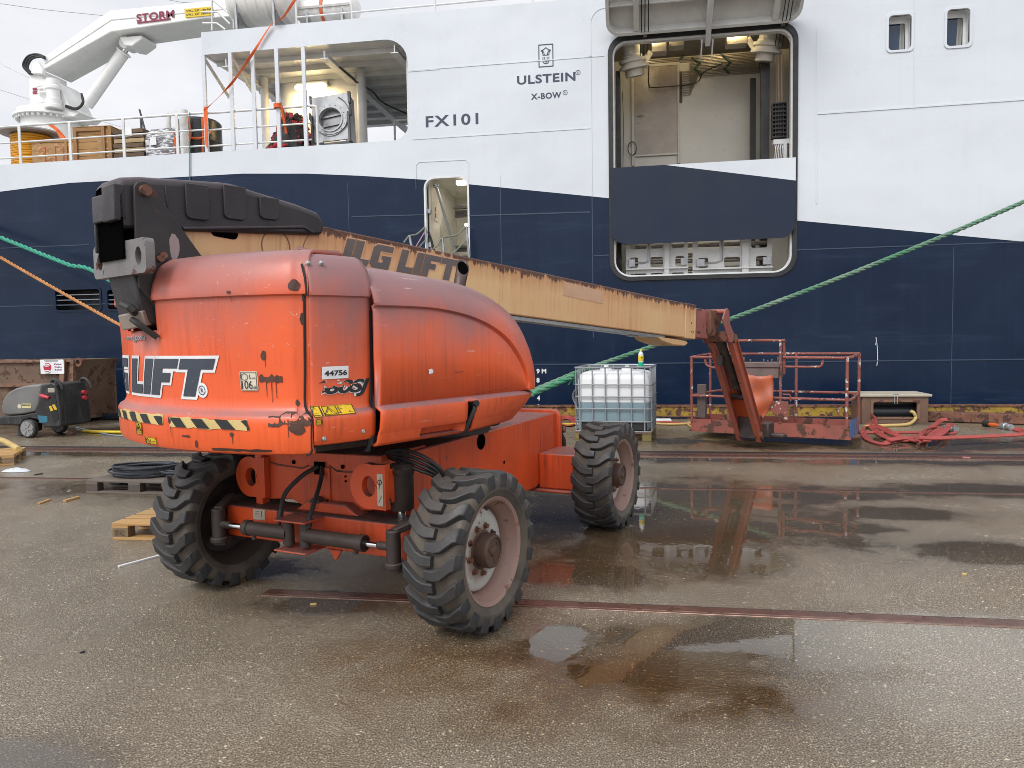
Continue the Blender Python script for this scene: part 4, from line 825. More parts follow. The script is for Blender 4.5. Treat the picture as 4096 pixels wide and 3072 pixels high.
# wrapped bundle
xa, xb = dx_(309), dx_(383); w = xb - xa; hh = dz_(345, 274) - DK
t = thing("wrapped_pallet", "pallet of bags wrapped in white and clear film beside the dark timber stack", "pallet load", ((xa + xb) / 2, YD + .45, DK))
m, nt, b = new_mat("stretch_film"); V = nd(nt, "TexCoord").outputs['Object']
n1 = noise(nt, V, 5, 6, .6, (1, 1, 3.5), 1.0); nt.links.new(mixc(nt, ramp(nt, n1, .46, .56), (.10, .10, .11), (.62, .62, .64)), b.inputs['Base Color']); b.inputs['Roughness'].default_value = .25
nt.links.new(nd(nt, "Bump", {'Height': n1, 'Strength': .8, 'Distance': .03}).outputs[0], b.inputs['Normal'])
mb = MB(); rows = []
for k in range(9):
    z = .1 + (hh - .1) * k / 8; f = 1.0 if k < 6 else (.97, .90, .74)[k - 6]
    rows.append([(f * w / 2 * p[0] + .012 * math.sin(k * 2 + i), f * .42 * p[1] + .012 * math.cos(k * 3 + i), z) for i, p in enumerate(rrect(-1, -1, 1, 1, .25, 4))])
mb.grid(rows, cv=True); mb.face(rows[-1]); mb.build("film_load", m, t, smooth=50)
mb = MB(); pallet_base(mb, w, .85, .10); mb.build("pallet", M_WOODD, t)
mb = MB(); mb.bb((-w * .28, -.45, hh * .52), (-w * .1, -.435, hh * .74)); mb.build("note", M_MARK, t)
p = at(305, 236, YD + .6); mb = MB(); mb.cyl((p.x, YD + .6, DK), (p.x - .02, YD + .6, p.z - .2), .03, 8); mb.bar((p.x - .05, YD + .6, p.z), (p.x + .1, YD + .6, p.z - .6), .04, .03); tag(mb.build("steel_bar", M_DGREY), "thin dark bar standing up behind the timber stack", "bar")
# mooring post and black drum with straps
X = dx_(399, 310, Y0 + .3); mb = MB(); mb.cyl((X, .3, DK), (X, .3, 7.16), .10, 16); mb.bar((X - .42, .3, 7.1), (X, .3, 7.1), .08, .08); mb.cyl((X - .40, .3, 6.75), (X - .40, .3, 7.12), .06, 12); mb.build("vent_post", M_WHITE2, SHIP, smooth=40)
X = dx_(414, 300); t = thing("black_drum", "black drum lashed with orange straps beside the ship's corner post", "drum", (X, YD + .35, DK))
mb = MB(); mb.lathe([(0, 0), (.5, 0), (.53, .03), (.53, .45), (.55, .5), (.53, .55), (.53, .98), (.5, 1.02), (0, 1.02)], (0, 0, 0), (0, 0, 1), 32); mb.build("barrel", plain("black_plastic", (.02, .02, .022), .35), t, smooth=35)
mb = MB(); mb.lathe([(0, 1.021), (.44, 1.021), (.46, 1.05), (0, 1.06)], (0, 0, 0), (0, 0, 1), 28); mb.build("lid", M_BLACK, t, smooth=35)
mb = MB()
for pts in (((-.5, -.3, .75), (-.2, -.54, .6), (.3, -.5, .5), (.5, -.3, .7)), ((-.1, -.55, .05), (.05, -.55, .4), (.1, -.55, .62), (.05, -.5, 1.0)), ((.32, -.45, .05), (.36, -.45, .5), (.36, -.45, 1.0)), ((-.45, -.35, .1), (-.4, -.4, .3), (-.45, -.35, .6))): mb.tube(spl(pts, 5), .028, 5)
tag(mb.build("lashing_strap", M_ORANGE_STRAP, loc=t.location), "tangle of orange straps around the black drum", "strap", "orange lashing straps")
# heap of red and black chain lashings
X = dx_(631, 300, Y0 + .7); t = tag(bpy.data.objects.new("lashing_heap", None), "heap of red and black lashing links piled by the rail under the deck lamp", "chain heap"); COL.objects.link(t); t.location = (X, Y0 + .75, DK)
for nm, mt, n in (("red_link", plain("red_plastic", (.42, .02, .025), .45), 85), ("black_link", plain("dark_plastic", (.025, .018, .018), .5), 85)):
    mb = MB()
    for k in range(n):
        a = random.uniform(0, 3.6); z = random.random() ** 1.1; r_ = (1 - z * .72) * random.uniform(.82, 1.0)
        mb.box((.62 * r_ * math.cos(a + 2.9), .5 * r_ * math.sin(a + 2.9), .06 + z * .86), (.17, .07, .085), (random.uniform(0, 3), random.uniform(0, 3), random.uniform(0, 3)))
    mb.build(nm, mt, t, .015)['kind'] = 'stuff'
mb = MB(); mb.lathe([(0, 0), (.52, 0), (.45, .4), (.25, .75), (0, .86)], (0, 0, 0), (0, 0, 1), 18); mb.build("dark_core", M_BLACK, t)
mb = MB()
for k, pts in enumerate((((-.62, .2, .4), (-.68, .0, .2), (-.75, -.1, .03)), ((-.3, -.25, 1.35), (-.05, -.4, 1.0), (.1, -.5, .4)))): mb.tube(spl(pts, 5), .03, 6)
mb.build("chain_end", M_DGREY, t)
mb = MB(); a = at(598, 228, Y0 - .03); mb.tube([(a.x - X, -.79, a.z - DK), (a.x - X + .1, -.75, .9), (a.x - X + .12, -.6, .35)], .03, 6); mb.ring((a.x - X, -.74, a.z - DK), (0, 0, 1), .09, .06, .1, 16)
tag(mb.build("lashing_strap", M_ORANGE_STRAP, loc=t.location), "orange strap tied to the post above the red and black lashing heap", "strap", "orange lashing straps")
# grey chute frame with a round hatch
p0, p1 = at(686, 312, Y0 + .35), at(760, 190, Y0 + .35); w = .92
t = thing("escape_hatch_box", "grey steel box with a round bolted hatch tilted on the deck edge", "hatch", ((p0.x + p1.x) / 2 - .05, Y0 + .30, DK + .02), R(3))
tm = Matrix.Rotation(R(-7), 4, 'X') @ Matrix.Rotation(R(-4), 4, 'Y'); HB = p1.z - DK - .1
m_ = weather("matt_grey_steel", (.36, .37, .38), (.30, .31, .32), .45, .3, mott=4)
mb = MB(); mb.plate([(-w / 2 + .04, .14), (w / 2 - .04, .14), (w / 2, HB), (-w / 2, HB - .02)], [[(.26 * math.cos(k * .2618), HB * .52 + .26 * math.sin(k * .2618)) for k in range(24)]], .04, lambda u, v, q: (u, q, v)); mb.bb((-w / 2 + .02, .02, .14), (-w / 2 + .06, .42, HB)); mb.bb((w / 2 - .06, .02, .14), (w / 2 - .02, .42, HB)); mb.xf(tm); FB = mb.build("front_plate", m_, t, .008)
mb = MB(); mb.lathe([(.39, -.02), (.39, -.045), (.30, -.045), (.30, -.07), (.27, -.07), (.26, .1)], (0, -.0, HB * .52), (0, 1, 0), 32); mb.lathe([(.44 , -.03), (.46, -.06), (.46, .02)], (0, 0, HB * .6), (0, 1, 0), 32, -.3, 3.5)
for k in range(16): a = k * .3927; mb.cyl((.345 * math.cos(a), -.06, HB * .52 + .345 * math.sin(a)), (.345 * math.cos(a), -.03, HB * .52 + .345 * math.sin(a)), .014, 6)
mb.xf(tm); mb.build("hatch_ring", weather("ring_grey", (.32, .33, .34), (.26, .27, .28), .35, .4), FB, smooth=35)
mb = MB(); mb.lathe([(0, .08), (.27, .08)], (0, 0, HB * .52), (0, 1, 0), 28); mb.bar((-.24, .05, HB * .52 + .09), (.24, .05, HB * .52 + .14), .015, .04); mb.bar((-.24, .05, HB * .52 - .12), (.24, .05, HB * .52 - .07), .015, .04); mb.xf(tm); mb.build("hatch_cover", plain("cover_grey", (.22, .22, .23), .3, .5), FB, smooth=30)
mb = MB()
for s in (-1, 1): mb.bar((s * (w / 2 - .02), -.06, .05), (s * (w / 2 - .02), -.06, HB * .62), .05, .08); mb.bb((s * (w / 2 + .02) - .02, -.08, HB * .55), (s * (w / 2 + .02) + .02, .0, HB * .68)); mb.bb((s * w / 2 - .03, -.03, HB - .25), (s * w / 2 + .03, .05, HB + .03))
mb.bb((-w / 2, -.08, .02), (w / 2, .3, .08)); mb.xf(tm); mb.build("side_arm", M_DGREY, t, .006)
mb = MB()
for x in (-.28, .26): mb.tube([(x + .012 * (k % 2), -.04 + .03 * math.cos(k * 1.2), .10 + .03 * math.sin(k * 1.2)) for k in range(2)], .02); mb.cyl((x - .06, -.02, .11), (x + .08, -.02, .11), .035, 12)
mb.build("spring", M_GALV, t)
# white ventilator cowl at the far left
p = at(3, 340, 24); mb = MB(); mb.lathe([(0, 0), (.35, 0), (.33, .5), (.16, 1.0), (.03, 1.35), (0, 1.36)], (0, 0, 0), (0, 0, 1), 20); tag(mb.build("ventilator", M_WHITE2, loc=(p.x, 24, DK + .0), smooth=40), "white pointed ventilator at the left edge of the photo behind the yellow drum", "ventilator")
mb = MB(); mb.bb((-45, YC - Y0 - 3, DK - .06), (-4, YC - Y0 + 6, DK - .012)); mb.build("after_deck", plain("after_deck_paint", (.12, .14, .13), .6), SHIP)
# ================================================================== the boom lift
TX, TY, TAZ = -1.57, 5.617, R(30)
LIFT = thing("boom_lift", "weathered orange telescopic boom lift with a cream boom and chunky black tyres", "boom lift", (TX, TY, 0), -TAZ)
LF_ = Vector((math.sin(TAZ), math.cos(TAZ), 0)); LR_ = Vector((math.cos(TAZ), -math.sin(TAZ), 0)); LO = Vector((TX, TY, 0))
def l2w(p): return LO + LR_ * p[0] + LF_ * p[1] + Vector((0, 0, p[2]))
def w2l(p): d = Vector(p) - LO; return Vector((d.dot(LR_), d.dot(LF_), d.z))
def on_side(x, y, w):                                    # point of the photo on the plane local x = w
    d = ray(x, y); t = ((LO + LR_ * w) - EYE).dot(LR_) / d.dot(LR_); return w2l(EYE + d * t)
def on_back(x, y, s):
    d = ray(x, y); t = ((LO + LF_ * s) - EYE).dot(LF_) / d.dot(LF_); return w2l(EYE + d * t)
M_OR = weather("orange_cowl", (.80, .115, .024), (.68, .105, .034), .42, mott=1.6, streak=.5, scol=(.32, .05, .022), sscale=40, dust=1.15, dcol=(.235, .130, .135), fade=(1.42, 2.04, .88), rust=.285, rscale=3.2, rcol=(.05, .018, .012), bump=.10, scratch=.5)
M_ORT = weather("orange_tail_cowl", (.80, .115, .024), (.70, .105, .030), .40, mott=1.6, streak=.5, scol=(.34, .045, .018), sscale=40, dust=1.0, dcol=(.27, .14, .135), fade=(1.50, 2.32, .75), rust=.285, rscale=3.2, rcol=(.05, .018, .012), bump=.10, scratch=.5)
M_OR2 = weather("orange_chassis", (.66, .082, .018), (.50, .072, .024), .42, mott=2.5, streak=.85, scol=(.17, .03, .018), sscale=36, dust=.9, dcol=(.15, .095, .09), rust=.30, rscale=5, bump=.12)
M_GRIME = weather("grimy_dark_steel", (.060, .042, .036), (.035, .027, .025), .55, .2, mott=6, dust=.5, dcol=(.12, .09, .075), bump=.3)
M_HOSE = plain("hydraulic_rubber", (.022, .02, .02), .5)
M_PLAST = weather("scuffed_black_plastic", (.024, .022, .026), (.036, .030, .033), .46, mott=2, spec=.35, dust=.62, dcol=(.105, .082, .086), bump=.5, bscale=90, scratch=.12)
M_BOOM = weather("cream_boom_paint", (.70, .50, .24), (.66, .37, .18), .45, mott=.6, mw=(.3, .62), streak=.6, scol=(.40, .17, .06), sscale=26, rust=.31, rscale=14, bump=.12, edge=(2, .222, .080))
M_PINK = weather("faded_red_paint", (.32, .105, .085), (.25, .075, .06), .5, mott=3, rust=.40, rscale=4, bump=.2, dust=.5, dcol=(.30, .18, .16))
M_REDST = weather("rusted_red_orange", (.36, .085, .045), (.26, .075, .055), .5, mott=3, rust=.37, rscale=6, bump=.2, dust=.6, dcol=(.25, .15, .13))
# ---- cowl plan, right half of the tail measured from the turntable axis
tr = lambda w, s: (w - .0349 * s, s + .0349 * w)
NW0, NW1, NZ = -.27, .09, 1.72                           # slot the boom lies in
tail = [tr(*p) for p in [(-.93, -1.90), (-.86, -1.955), (-.6, -2.07), (-.3, -2.145), (0, -2.17), (.3, -2.145), (.6, -2.07), (.86, -1.955), (.93, -1.90), (.966, -1.868)]]
tp = [Vector((p[0], p[1], 0)) for p in tail]; tp = [(p.x, p.y) for p in spl(tp, 7)]
def ins_w(pts, w):
    out = []
    for a, b in zip(pts, pts[1:]):
        out.append(a)
        if a[0] < w < b[0]: t = (w - a[0]) / (b[0] - a[0]); out.append((w, a[1] + t * (b[1] - a[1])))
    return out + [pts[-1]]
tp = ins_w(ins_w(tp, NW0), NW1)
def normals(pts):
    out = []
    for i in range(len(pts)):
        a, b = pts[max(0, i - 1)], pts[min(len(pts) - 1, i + 1)]; t = Vector((b[0] - a[0], b[1] - a[1], 0)).normalized(); out.append((t.y, -t.x))
    return out
def skirt(pts, nrm, prof): return [[(p[0] - n[0] * d, p[1] - n[1] * d, z) for p, n in zip(pts, nrm)] for z, d in prof]
PROF = [(1.10, .08), (1.072, .045), (1.085, .012), (1.11, .0), (1.235, -.006), (1.262, -.004), (1.278, .006), (1.292, .030), (1.318, .044), (1.36, .046), (1.5, .036), (NZ, .028), (1.855, .022), (1.874, .020), (1.882, .002), (1.90, .0), (1.96, .010), (2.03, .034), (2.075, .068), (2.105, .115), (2.120, .19)]
tn = normals(tp); rows = skirt(tp, tn, PROF)
rows.append([(min(p[0] * .8, NW0) if p[0] < -.09 else max(p[0] * .8, NW1), -1.45, 2.125) for p in tp])
mb = MB(); mb.grid(rows)
kill = [f for f in mb.bm.faces if NW0 + .005 < f.calc_center_median().x < NW1 - .005 and f.calc_center_median().z > NZ]
kill += [f for f in mb.bm.faces if f.calc_center_median().y > -1.95 and NW0 < f.calc_center_median().x < NW1 and f.calc_center_median().z > 2]
bmesh.ops.delete(mb.bm, geom=list(set(kill)), context='FACES')
CW = mb.build("counterweight", M_ORT, LIFT, smooth=32, recalc=True); CW.modifiers.new("thick", 'SOLIDIFY').thickness = .02
mb = MB()
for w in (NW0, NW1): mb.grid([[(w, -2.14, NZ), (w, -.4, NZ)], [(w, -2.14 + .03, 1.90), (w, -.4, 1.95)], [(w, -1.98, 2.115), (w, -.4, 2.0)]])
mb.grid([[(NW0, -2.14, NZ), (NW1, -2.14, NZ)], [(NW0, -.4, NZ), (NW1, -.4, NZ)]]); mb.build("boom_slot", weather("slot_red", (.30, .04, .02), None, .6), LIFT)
def tail_at(u, z, off=.004):
    """point on the tail cowl: u = arc length to the right of the boom slot centre line, z height"""
    acc = 0.0; i0 = min(range(len(tp)), key=lambda i: abs(tp[i][0] - .07)); pts = tp; i = i0
    sgn = 1 if u >= 0 else -1; rem = abs(u)
    while 0 <= i + sgn < len(pts):
        a, b = pts[i], pts[i + sgn]; L = math.hypot(b[0] - a[0], b[1] - a[1])
        if rem <= L: t = rem / L; p = (a[0] + (b[0] - a[0]) * t, a[1] + (b[1] - a[1]) * t); break
        rem -= L; i += sgn; p = b
    n = tn[i]; d = 0
    for (z0, d0), (z1, d1) in zip(PROF[2:], PROF[3:]):
        if z0 <= z <= z1: d = d0 + (d1 - d0) * (z - z0) / max(1e-6, z1 - z0)
    return Vector((p[0] - n[0] * (d - off), p[1] - n[1] * (d - off), z))
def tail_uv(x, y):                                         # photo point -> (u,z) on the tail, by search
    best = None
    for iu in range(-100, 101):
        u = iu * .0105
        for iz in range(0, 53):
            z = 1.08 + iz * .02; q = l2w(tail_at(u, z)) - EYE; d = q.dot(FWD)
            px = (q.dot(RGT) / d * 3000 + 2048) / 1.8517; py = (q.dot(DWN) / d * 3000 + 1536) / 1.8517
            e = (px - x) ** 2 + (py - y) ** 2
            if best is None or e < best[0]: best = (e, u, z)
    return best[1], best[2]
# lettering on the tail
UA, ZA = tail_uv(287, 846); UB, ZB = tail_uv(467, 775); UC, ZC = tail_uv(424, 850)
LH = .20; z0 = 1.365
letters, xe = block_letters("JLG LIFT", 0, 0, 1.0, .28); kx = (UB - UA) / (xe + .24 - block_letters("JLG ", 0, 0, 1.0, .28)[1]); x00 = UA - block_letters("JLG ", 0, 0, 1.0, .28)[1] * kx
lay = [[(x00 + p[0] * kx, z0 + p[1] * LH) for p in q] for q in letters]
mb = MB(); decal(mb, [grow(q, .016) for q in lay], lambda u, v: tail_at(u, v, .004), .03); mb.build("lettering_outline", M_MARK, CW, weld=False, recalc=False)
mb = MB(); decal(mb, lay, lambda u, v: tail_at(u, v, .007), .03); mb.build("lettering", weather("slate_vinyl", (.040, .052, .075), None, .4, scratch=.4), CW, weld=False, recalc=False)
c = tail_uv(437, 843); circ = lambda c, r, n=18: [(c[0] + r * math.cos(6.2832 * i / n), c[1] + r * math.sin(6.2832 * i / n)) for i in range(n)]
mb = MB(); decal(mb, [circ(c, .040)], lambda u, v: tail_at(u, v, .0045)); mb.build("registered_mark", M_MARK, CW, weld=False, recalc=False)
mb = MB(); write(mb, "R", (c[0] - .008, c[1] - .011, c[0] + .009, c[1] + .011), lambda u, v: tail_at(u, v, .007), .02); n = 20
for i in range(n):
    a0_, a1_ = 6.2832 * i / n, 6.2832 * (i + 1) / n; decal(mb, [[(c[0] + r * math.cos(a), c[1] + r * math.sin(a)) for r, a in ((.021, a0_), (.025, a0_), (.025, a1_), (.021, a1_))]], lambda u, v: tail_at(u, v, .007))
mb.build("registered_mark_letter", M_LETTER, CW, weld=False, recalc=False)
a, b = (-.475, tail_uv(290, 739)[1]), tail_uv(313, 725)
for nm, bo, of, mt in (("web_address_outline", .025, .004, M_MARK), ("web_address", .0, .0075, plain("slate_text", (.10, .11, .14), .5))):
    mb = MB(); write(mb, "www.jlg.com", (a[0], a[1], b[0], b[1]), lambda u, v: tail_at(u, v, of), bo, cut=20); mb.build(nm, mt, CW, weld=False, recalc=False)
# sound power label
a, b = tail_uv(521, 841), tail_uv(557, 799)
mb = MB(); decal(mb, [rrect(a[0], a[1], b[0], b[1], .008, 3)], lambda u, v: tail_at(u, v, .004), .03); SP = mb.build("sound_label", plain("label_ivory", (.66, .60, .48), .4), LIFT, weld=False, recalc=False)
mb = MB(); w_ = b[0] - a[0]; h_ = b[1] - a[1]; TF = lambda u, v: tail_at(u, v, .007)
write(mb, "106", (a[0] + .1 * w_, a[1] + .1 * h_, a[0] + .70 * w_, a[1] + .52 * h_), TF, 0); write(mb, "dB", (a[0] + .72 * w_, a[1] + .1 * h_, a[0] + .92 * w_, a[1] + .26 * h_), TF, 0)
write(mb, "L", (a[0] + .56 * w_, a[1] + .62 * h_, a[0] + .68 * w_, a[1] + .84 * h_), TF, 0); write(mb, "WA", (a[0] + .70 * w_, a[1] + .6 * h_, a[0] + .9 * w_, a[1] + .7 * h_), TF, 0)
for p, q in (((.1, .62), (.28, .54)), ((.28, .54), (.44, .62)), ((.44, .62), (.44, .82)), ((.44, .82), (.28, .9)), ((.28, .9), (.1, .82)), ((.1, .82), (.1, .62)), ((.06, .04), (.06, .96)), ((.94, .04), (.94, .96)), ((.06, .04), (.94, .04)), ((.06, .96), (.94, .96))):
    P_, Q_ = tail_at(a[0] + p[0] * w_, a[1] + p[1] * h_, .007), tail_at(a[0] + q[0] * w_, a[1] + q[1] * h_, .007); mb.bar(P_, Q_, .003, .001)
mb.build("sound_label_text", M_BLACK, SP, weld=False, recalc=False)
# torn hazard tape round the bumper band
M_TAPEY = plain("hazard_yellow", (.66, .50, .20), .5)
def jag(u0, u1, zl, zh, n=14):
    up = [(u0 + (u1 - u0) * i / n, zh + random.uniform(-.010, .004)) for i in range(n + 1)]; lo = [(u0 + (u1 - u0) * i / n, zl + random.uniform(-.003, .007)) for i in range(n + 1)]; return lo + up[::-1]
tapes = [(-.66, tail_uv(352, 899)[0], 1.210, 1.268), (tail_uv(366, 900)[0], tail_uv(532, 903)[0], 1.204, 1.262)]
for (u0, u1, zl, zh) in tapes:
    mb = MB(); decal(mb, [jag(u0, u1, zl, zh)], lambda u, v: tail_at(u, v, .004), .03); HT = mb.build("hazard_tape", M_TAPEY, LIFT, weld=False, recalc=False)
    mb = MB(); u = u0 + .005
    while u < u1 - .03:
        w_ = min(.085, u1 - u - .002); decal(mb, [[(max(u0, u + .05), zl + .002), (min(u1, u + w_ + .05), zl + .002), (min(u1, u + w_ * .98), zh - .005 + random.uniform(-.006, .003)), (u, zh - .004 + random.uniform(-.008, 0))]], lambda p, v: tail_at(p, v, .0065), .03); u += .165
    mb.build("hazard_stripes", M_BLACK, HT, weld=False, recalc=False)
# paint chips and warning stickers on the tail
def blob(c, rx, rz_, n=22, j=.35):
    k = [(random.uniform(-j, j) * .5 / (m_ ** .5), random.uniform(0, 6.28), m_) for m_ in (1, 2, 3, 5)]; out = []
    for i in range(n): a = 6.2832 * i / n; q = 1 + sum(x * math.sin(a * m_ + p) for x, p, m_ in k) + random.uniform(-.06, .06); out.append((c[0] + rx * q * math.cos(a), c[1] + rz_ * q * math.sin(a)))
    return out
def ragged(c, w, h, n=9):
    return [(c[0] - w / 2 + w * i / n, c[1] - h / 2 + random.uniform(-h * .2, h * .22)) for i in range(n + 1)] + [(c[0] + w / 2 - w * i / n, c[1] + h / 2 + random.uniform(-h * .28, h * .2)) for i in range(n + 1)]
M_CHIP = weather("bare_rust", (.055, .022, .016), (.09, .04, .025), .7, mott=12)
for x, y, a_, b_, f, runs in ((636, 621, .030, .028, 0, ()), (570, 768, .016, .022, 0, ((.004, .06),)), (583, 818, .13, .040, 1, ((-.03, .09), (.0, .12), (.025, .10))), (628, 902, .25, .056, 1, ((-.02, .09), (.04, .06))), (640, 927, .040, .034, 0, ()), (643, 868, .014, .018, 0, ((0, .05),)), (520, 974, .36, .014, 1, ()), (366, 905, .014, .018, 0, ((.0, .09),)), (402, 945, .06, .010, 1, ()), (424, 958, .010, .02, 0, ()), (500, 940, .012, .012, 0, ((0, .05),)), (655, 685, .012, .03, 0, ()), (493, 635, .012, .008, 0, ((0, .05),)), (655, 640, .008, .02, 0, ())):
    c = tail_uv(x, y); mb = MB(); decal(mb, [ragged(c, a_, b_) if f else blob(c, a_, b_)], lambda u, v: tail_at(u, v, .0035), .03)
    for du, L in runs: decal(mb, [[(c[0] + du, c[1]), (c[0] + du + .005, c[1]), (c[0] + du + .003, c[1] - L), (c[0] + du + .001, c[1] - L)]], lambda u, v: tail_at(u, v, .003))
    mb.build("paint_chip", M_CHIP, CW, weld=False, recalc=False)
M_STY = plain("sticker_yellow", (.72, .47, .01), .4)
def sticker(box, fr, par, parts, cut=.03):
    """yellow warning plate: box=(u0,v0,u1,v1); parts are ('tri',x,y,r) / ('line',pts) / ('man',x,y) in 0..1 units"""
    u0, v0, u1, v1 = box; W_, H_ = u1 - u0, v1 - v0; mb = MB(); decal(mb, [rrect(u0, v0, u1, v1, .006, 2)], lambda u, v: fr(u, v, .004), cut); st = mb.build("warning_sticker", M_STY, LIFT, weld=False, recalc=False)
    mb = MB()
    def ln_(pts, t=.0035):
        for p, q in zip(pts, pts[1:]):
            a_ = fr(u0 + p[0] * W_, v0 + p[1] * H_, .0065); b_ = fr(u0 + q[0] * W_, v0 + q[1] * H_, .0065)
            if (a_ - b_).length > 1e-4: mb.bar(a_, b_, t, .001)
    ln_([(.03, .04), (.97, .04), (.97, .96), (.03, .96), (.03, .04)], .004)
    for p in parts: ln_(p)
    mb.build("sticker_symbol", M_BLACK, st, weld=False, recalc=False)
TRI = lambda cx, cy, rx, ry: [(cx - rx, cy - ry), (cx + rx, cy - ry), (cx, cy + ry), (cx - rx, cy - ry)]
a, b = tail_uv(296, 936), tail_uv(311, 908); sticker((a[0], a[1], a[0] + .075, b[1] - .01), tail_at, CW, [TRI(.5, .6, .38, .28), [(.4, .4), (.5, .6), (.6, .42)], [(.2, .2), (.8, .2)]])
a, b = tail_uv(316, 955), tail_uv(340, 940); sticker((a[0], 1.095, a[0] + .13, 1.135), tail_at, CW, [TRI(.25, .55, .18, .28), [(.5, .3), (.5, .8)], [(.6, .5), (.9, .5)]])
# ---- narrow side panel
sp_pl = [(1.038, -1.830), (1.055, -1.77), (1.070, -1.68), (1.079, -1.58), (1.08, -1.47)]; sp_pl = [(p.x, p.y) for p in spl([Vector((*p, 0)) for p in sp_pl], 4)]
PP = [(1.16, .12), (1.115, .06), (1.125, .02), (1.15, .004), (1.245, -.004), (1.266, -.002), (1.280, .008), (1.292, .028), (1.315, .036), (1.5, .024), (1.85, .016), (1.868, .014), (1.876, .0), (1.895, .0), (1.95, .008), (2.02, .034), (2.065, .075), (2.092, .13), (2.105, .22)]
def mirror(mb): 
    bmesh.ops.transform(mb.bm, matrix=Matrix.Translation((-.0, 0, 0)) @ Matrix.Diagonal((-1, 1, 1, 1)), verts=mb.bm.verts); return mb
for sg in (1, -1):
    sn = normals(sp_pl); rows = skirt(sp_pl, sn, PP); rows.append([(.40 if sg < 0 else .12, p[1], 2.115) for p in sp_pl])
    mb = MB(); mb.grid(rows)
    if sg < 0: mirror(mb)
    o = mb.build("side_panel", M_OR, LIFT, smooth=32); o.modifiers.new("thick", 'SOLIDIFY').thickness = .015
    if sg > 0: PANEL = o
    for y, z in ((-1.78, 1.155), (-1.55, 1.17), (-1.81, 2.035), (-1.745, 2.038)):
        mb = MB(); mb.lathe([(0, .010), (.008, .010), (.013, .004), (.013, -.02)], (sg * ((1.050 if y < -1.7 else 1.074) if z < 2 else (1.005 if y < -1.8 else 1.024)), y, z), (sg, -.3 if z < 2 else 0, .0 if z < 2 else .75), 12); mb.build("panel_bolt", M_GALV, o, smooth=40)
    mb = MB(); mb.grid([[(sg * (p[0] - .045), p[1] + e, p[2]) for p in skirt([sp_pl[i]], [sn[i]], PP)[k] for _ in (0,)] for k in range(len(PP)) for i, e in ((0, -.02),)] if False else [[(sg * .90, -1.86, 1.14), (sg * .92, -1.4, 1.14)], [(sg * .90, -1.86, 2.0), (sg * .92, -1.4, 2.0)]]); mb.build("inner_seal", M_BLACK, LIFT)
def panel_at(u, v, off=.004):                              # u = local y on the side panel
    pts = sp_pl; u = max(pts[0][1], min(pts[-1][1], u))
    for i, (a, b) in enumerate(zip(pts, pts[1:])):
        if a[1] <= u <= b[1]: w = a[0] + (b[0] - a[0]) * (u - a[1]) / (b[1] - a[1]); break
    d = 0
    for (z0, d0), (z1, d1) in zip(PP[2:], PP[3:]):
        if z0 <= v <= z1: d = d0 + (d1 - d0) * (v - z0) / max(1e-6, z1 - z0)
    return Vector((w - d + off, u, v))
def puv(x, y, w=1.065): p = on_side(x, y, w); return (p.y, p.z)
a, b = puv(704, 820), puv(755, 790); mb = MB(); decal(mb, [[(a[0], a[1]), (b[0], a[1]), (b[0], b[1]), (a[0], b[1])]], panel_at, .04); FN = mb.build("fleet_number_plate", M_MARK, LIFT, weld=False, recalc=False)
mb = MB(); write(mb, "44756", (a[0] + .012, a[1] + .016, b[0] - .010, b[1] - .02), lambda u, v: panel_at(u, v, .007), .03, cut=8); mb.build("fleet_number", M_BLACK, FN, weld=False, recalc=False)
# half-scraped model number
a, b = puv(684, 864), puv(802, 812)
for nm, bo, of, mt in (("model_number_outline", .085, .004, M_MARK), ("model_number", .035, .007, M_BLACK)):
    mb = MB(); write(mb, "660SJ", (a[0], a[1], b[0] - .005, b[1] - .01), lambda u, v: panel_at(u, v, of), bo, .28, .92, cut=24, cuth=14)
    kill = []
    for f in mb.bm.faces:
        c = f.calc_center_median(); h = (c.z - a[1]) / (b[1] - a[1]); t = (c.y - a[0]) / (b[0] - a[0]) - .12 * (h - .5); wv = .05 * math.sin(t * 40)
        lo_, hi_ = (-.1, .80) if t < .2 else (.56, .84) if t < .40 else (.56, .74) if t < .60 else (.60, .68) if t < .7 else (2, 2)
        if lo_ + wv < h < hi_ + wv: kill.append(f)
    bmesh.ops.delete(mb.bm, geom=kill, context='FACES'); mb.build(nm, mt, PANEL, weld=False, recalc=False)
a, b = puv(680, 903), puv(700, 877); sticker((a[0], a[1], b[0], b[1]), panel_at, PANEL, [TRI(.5, .62, .4, .3), [(.3, .5), (.7, .5)], [(.2, .18), (.8, .18)]], .03)
a, b = puv(703, 899), puv(766, 872); sticker((a[0], a[1], b[0] - .003, b[1]), panel_at, PANEL, [TRI(.22, .52, .18, .36), [(.14, .3), (.22, .7), (.28, .3)], [(.44, .08), (.44, .92)], [(.52, .15), (.52, .85)], [(.58, .6), (.72, .6)], [(.78, .65), (.9, .55), (.8, .25), (.92, .25)]], .03)
a, b = puv(687, 919), puv(698, 905); sticker((a[0], a[1], b[0], b[1]), panel_at, PANEL, [[(.2, .5), (.7, .5)], [(.85, .2), (.85, .8)]], .03)
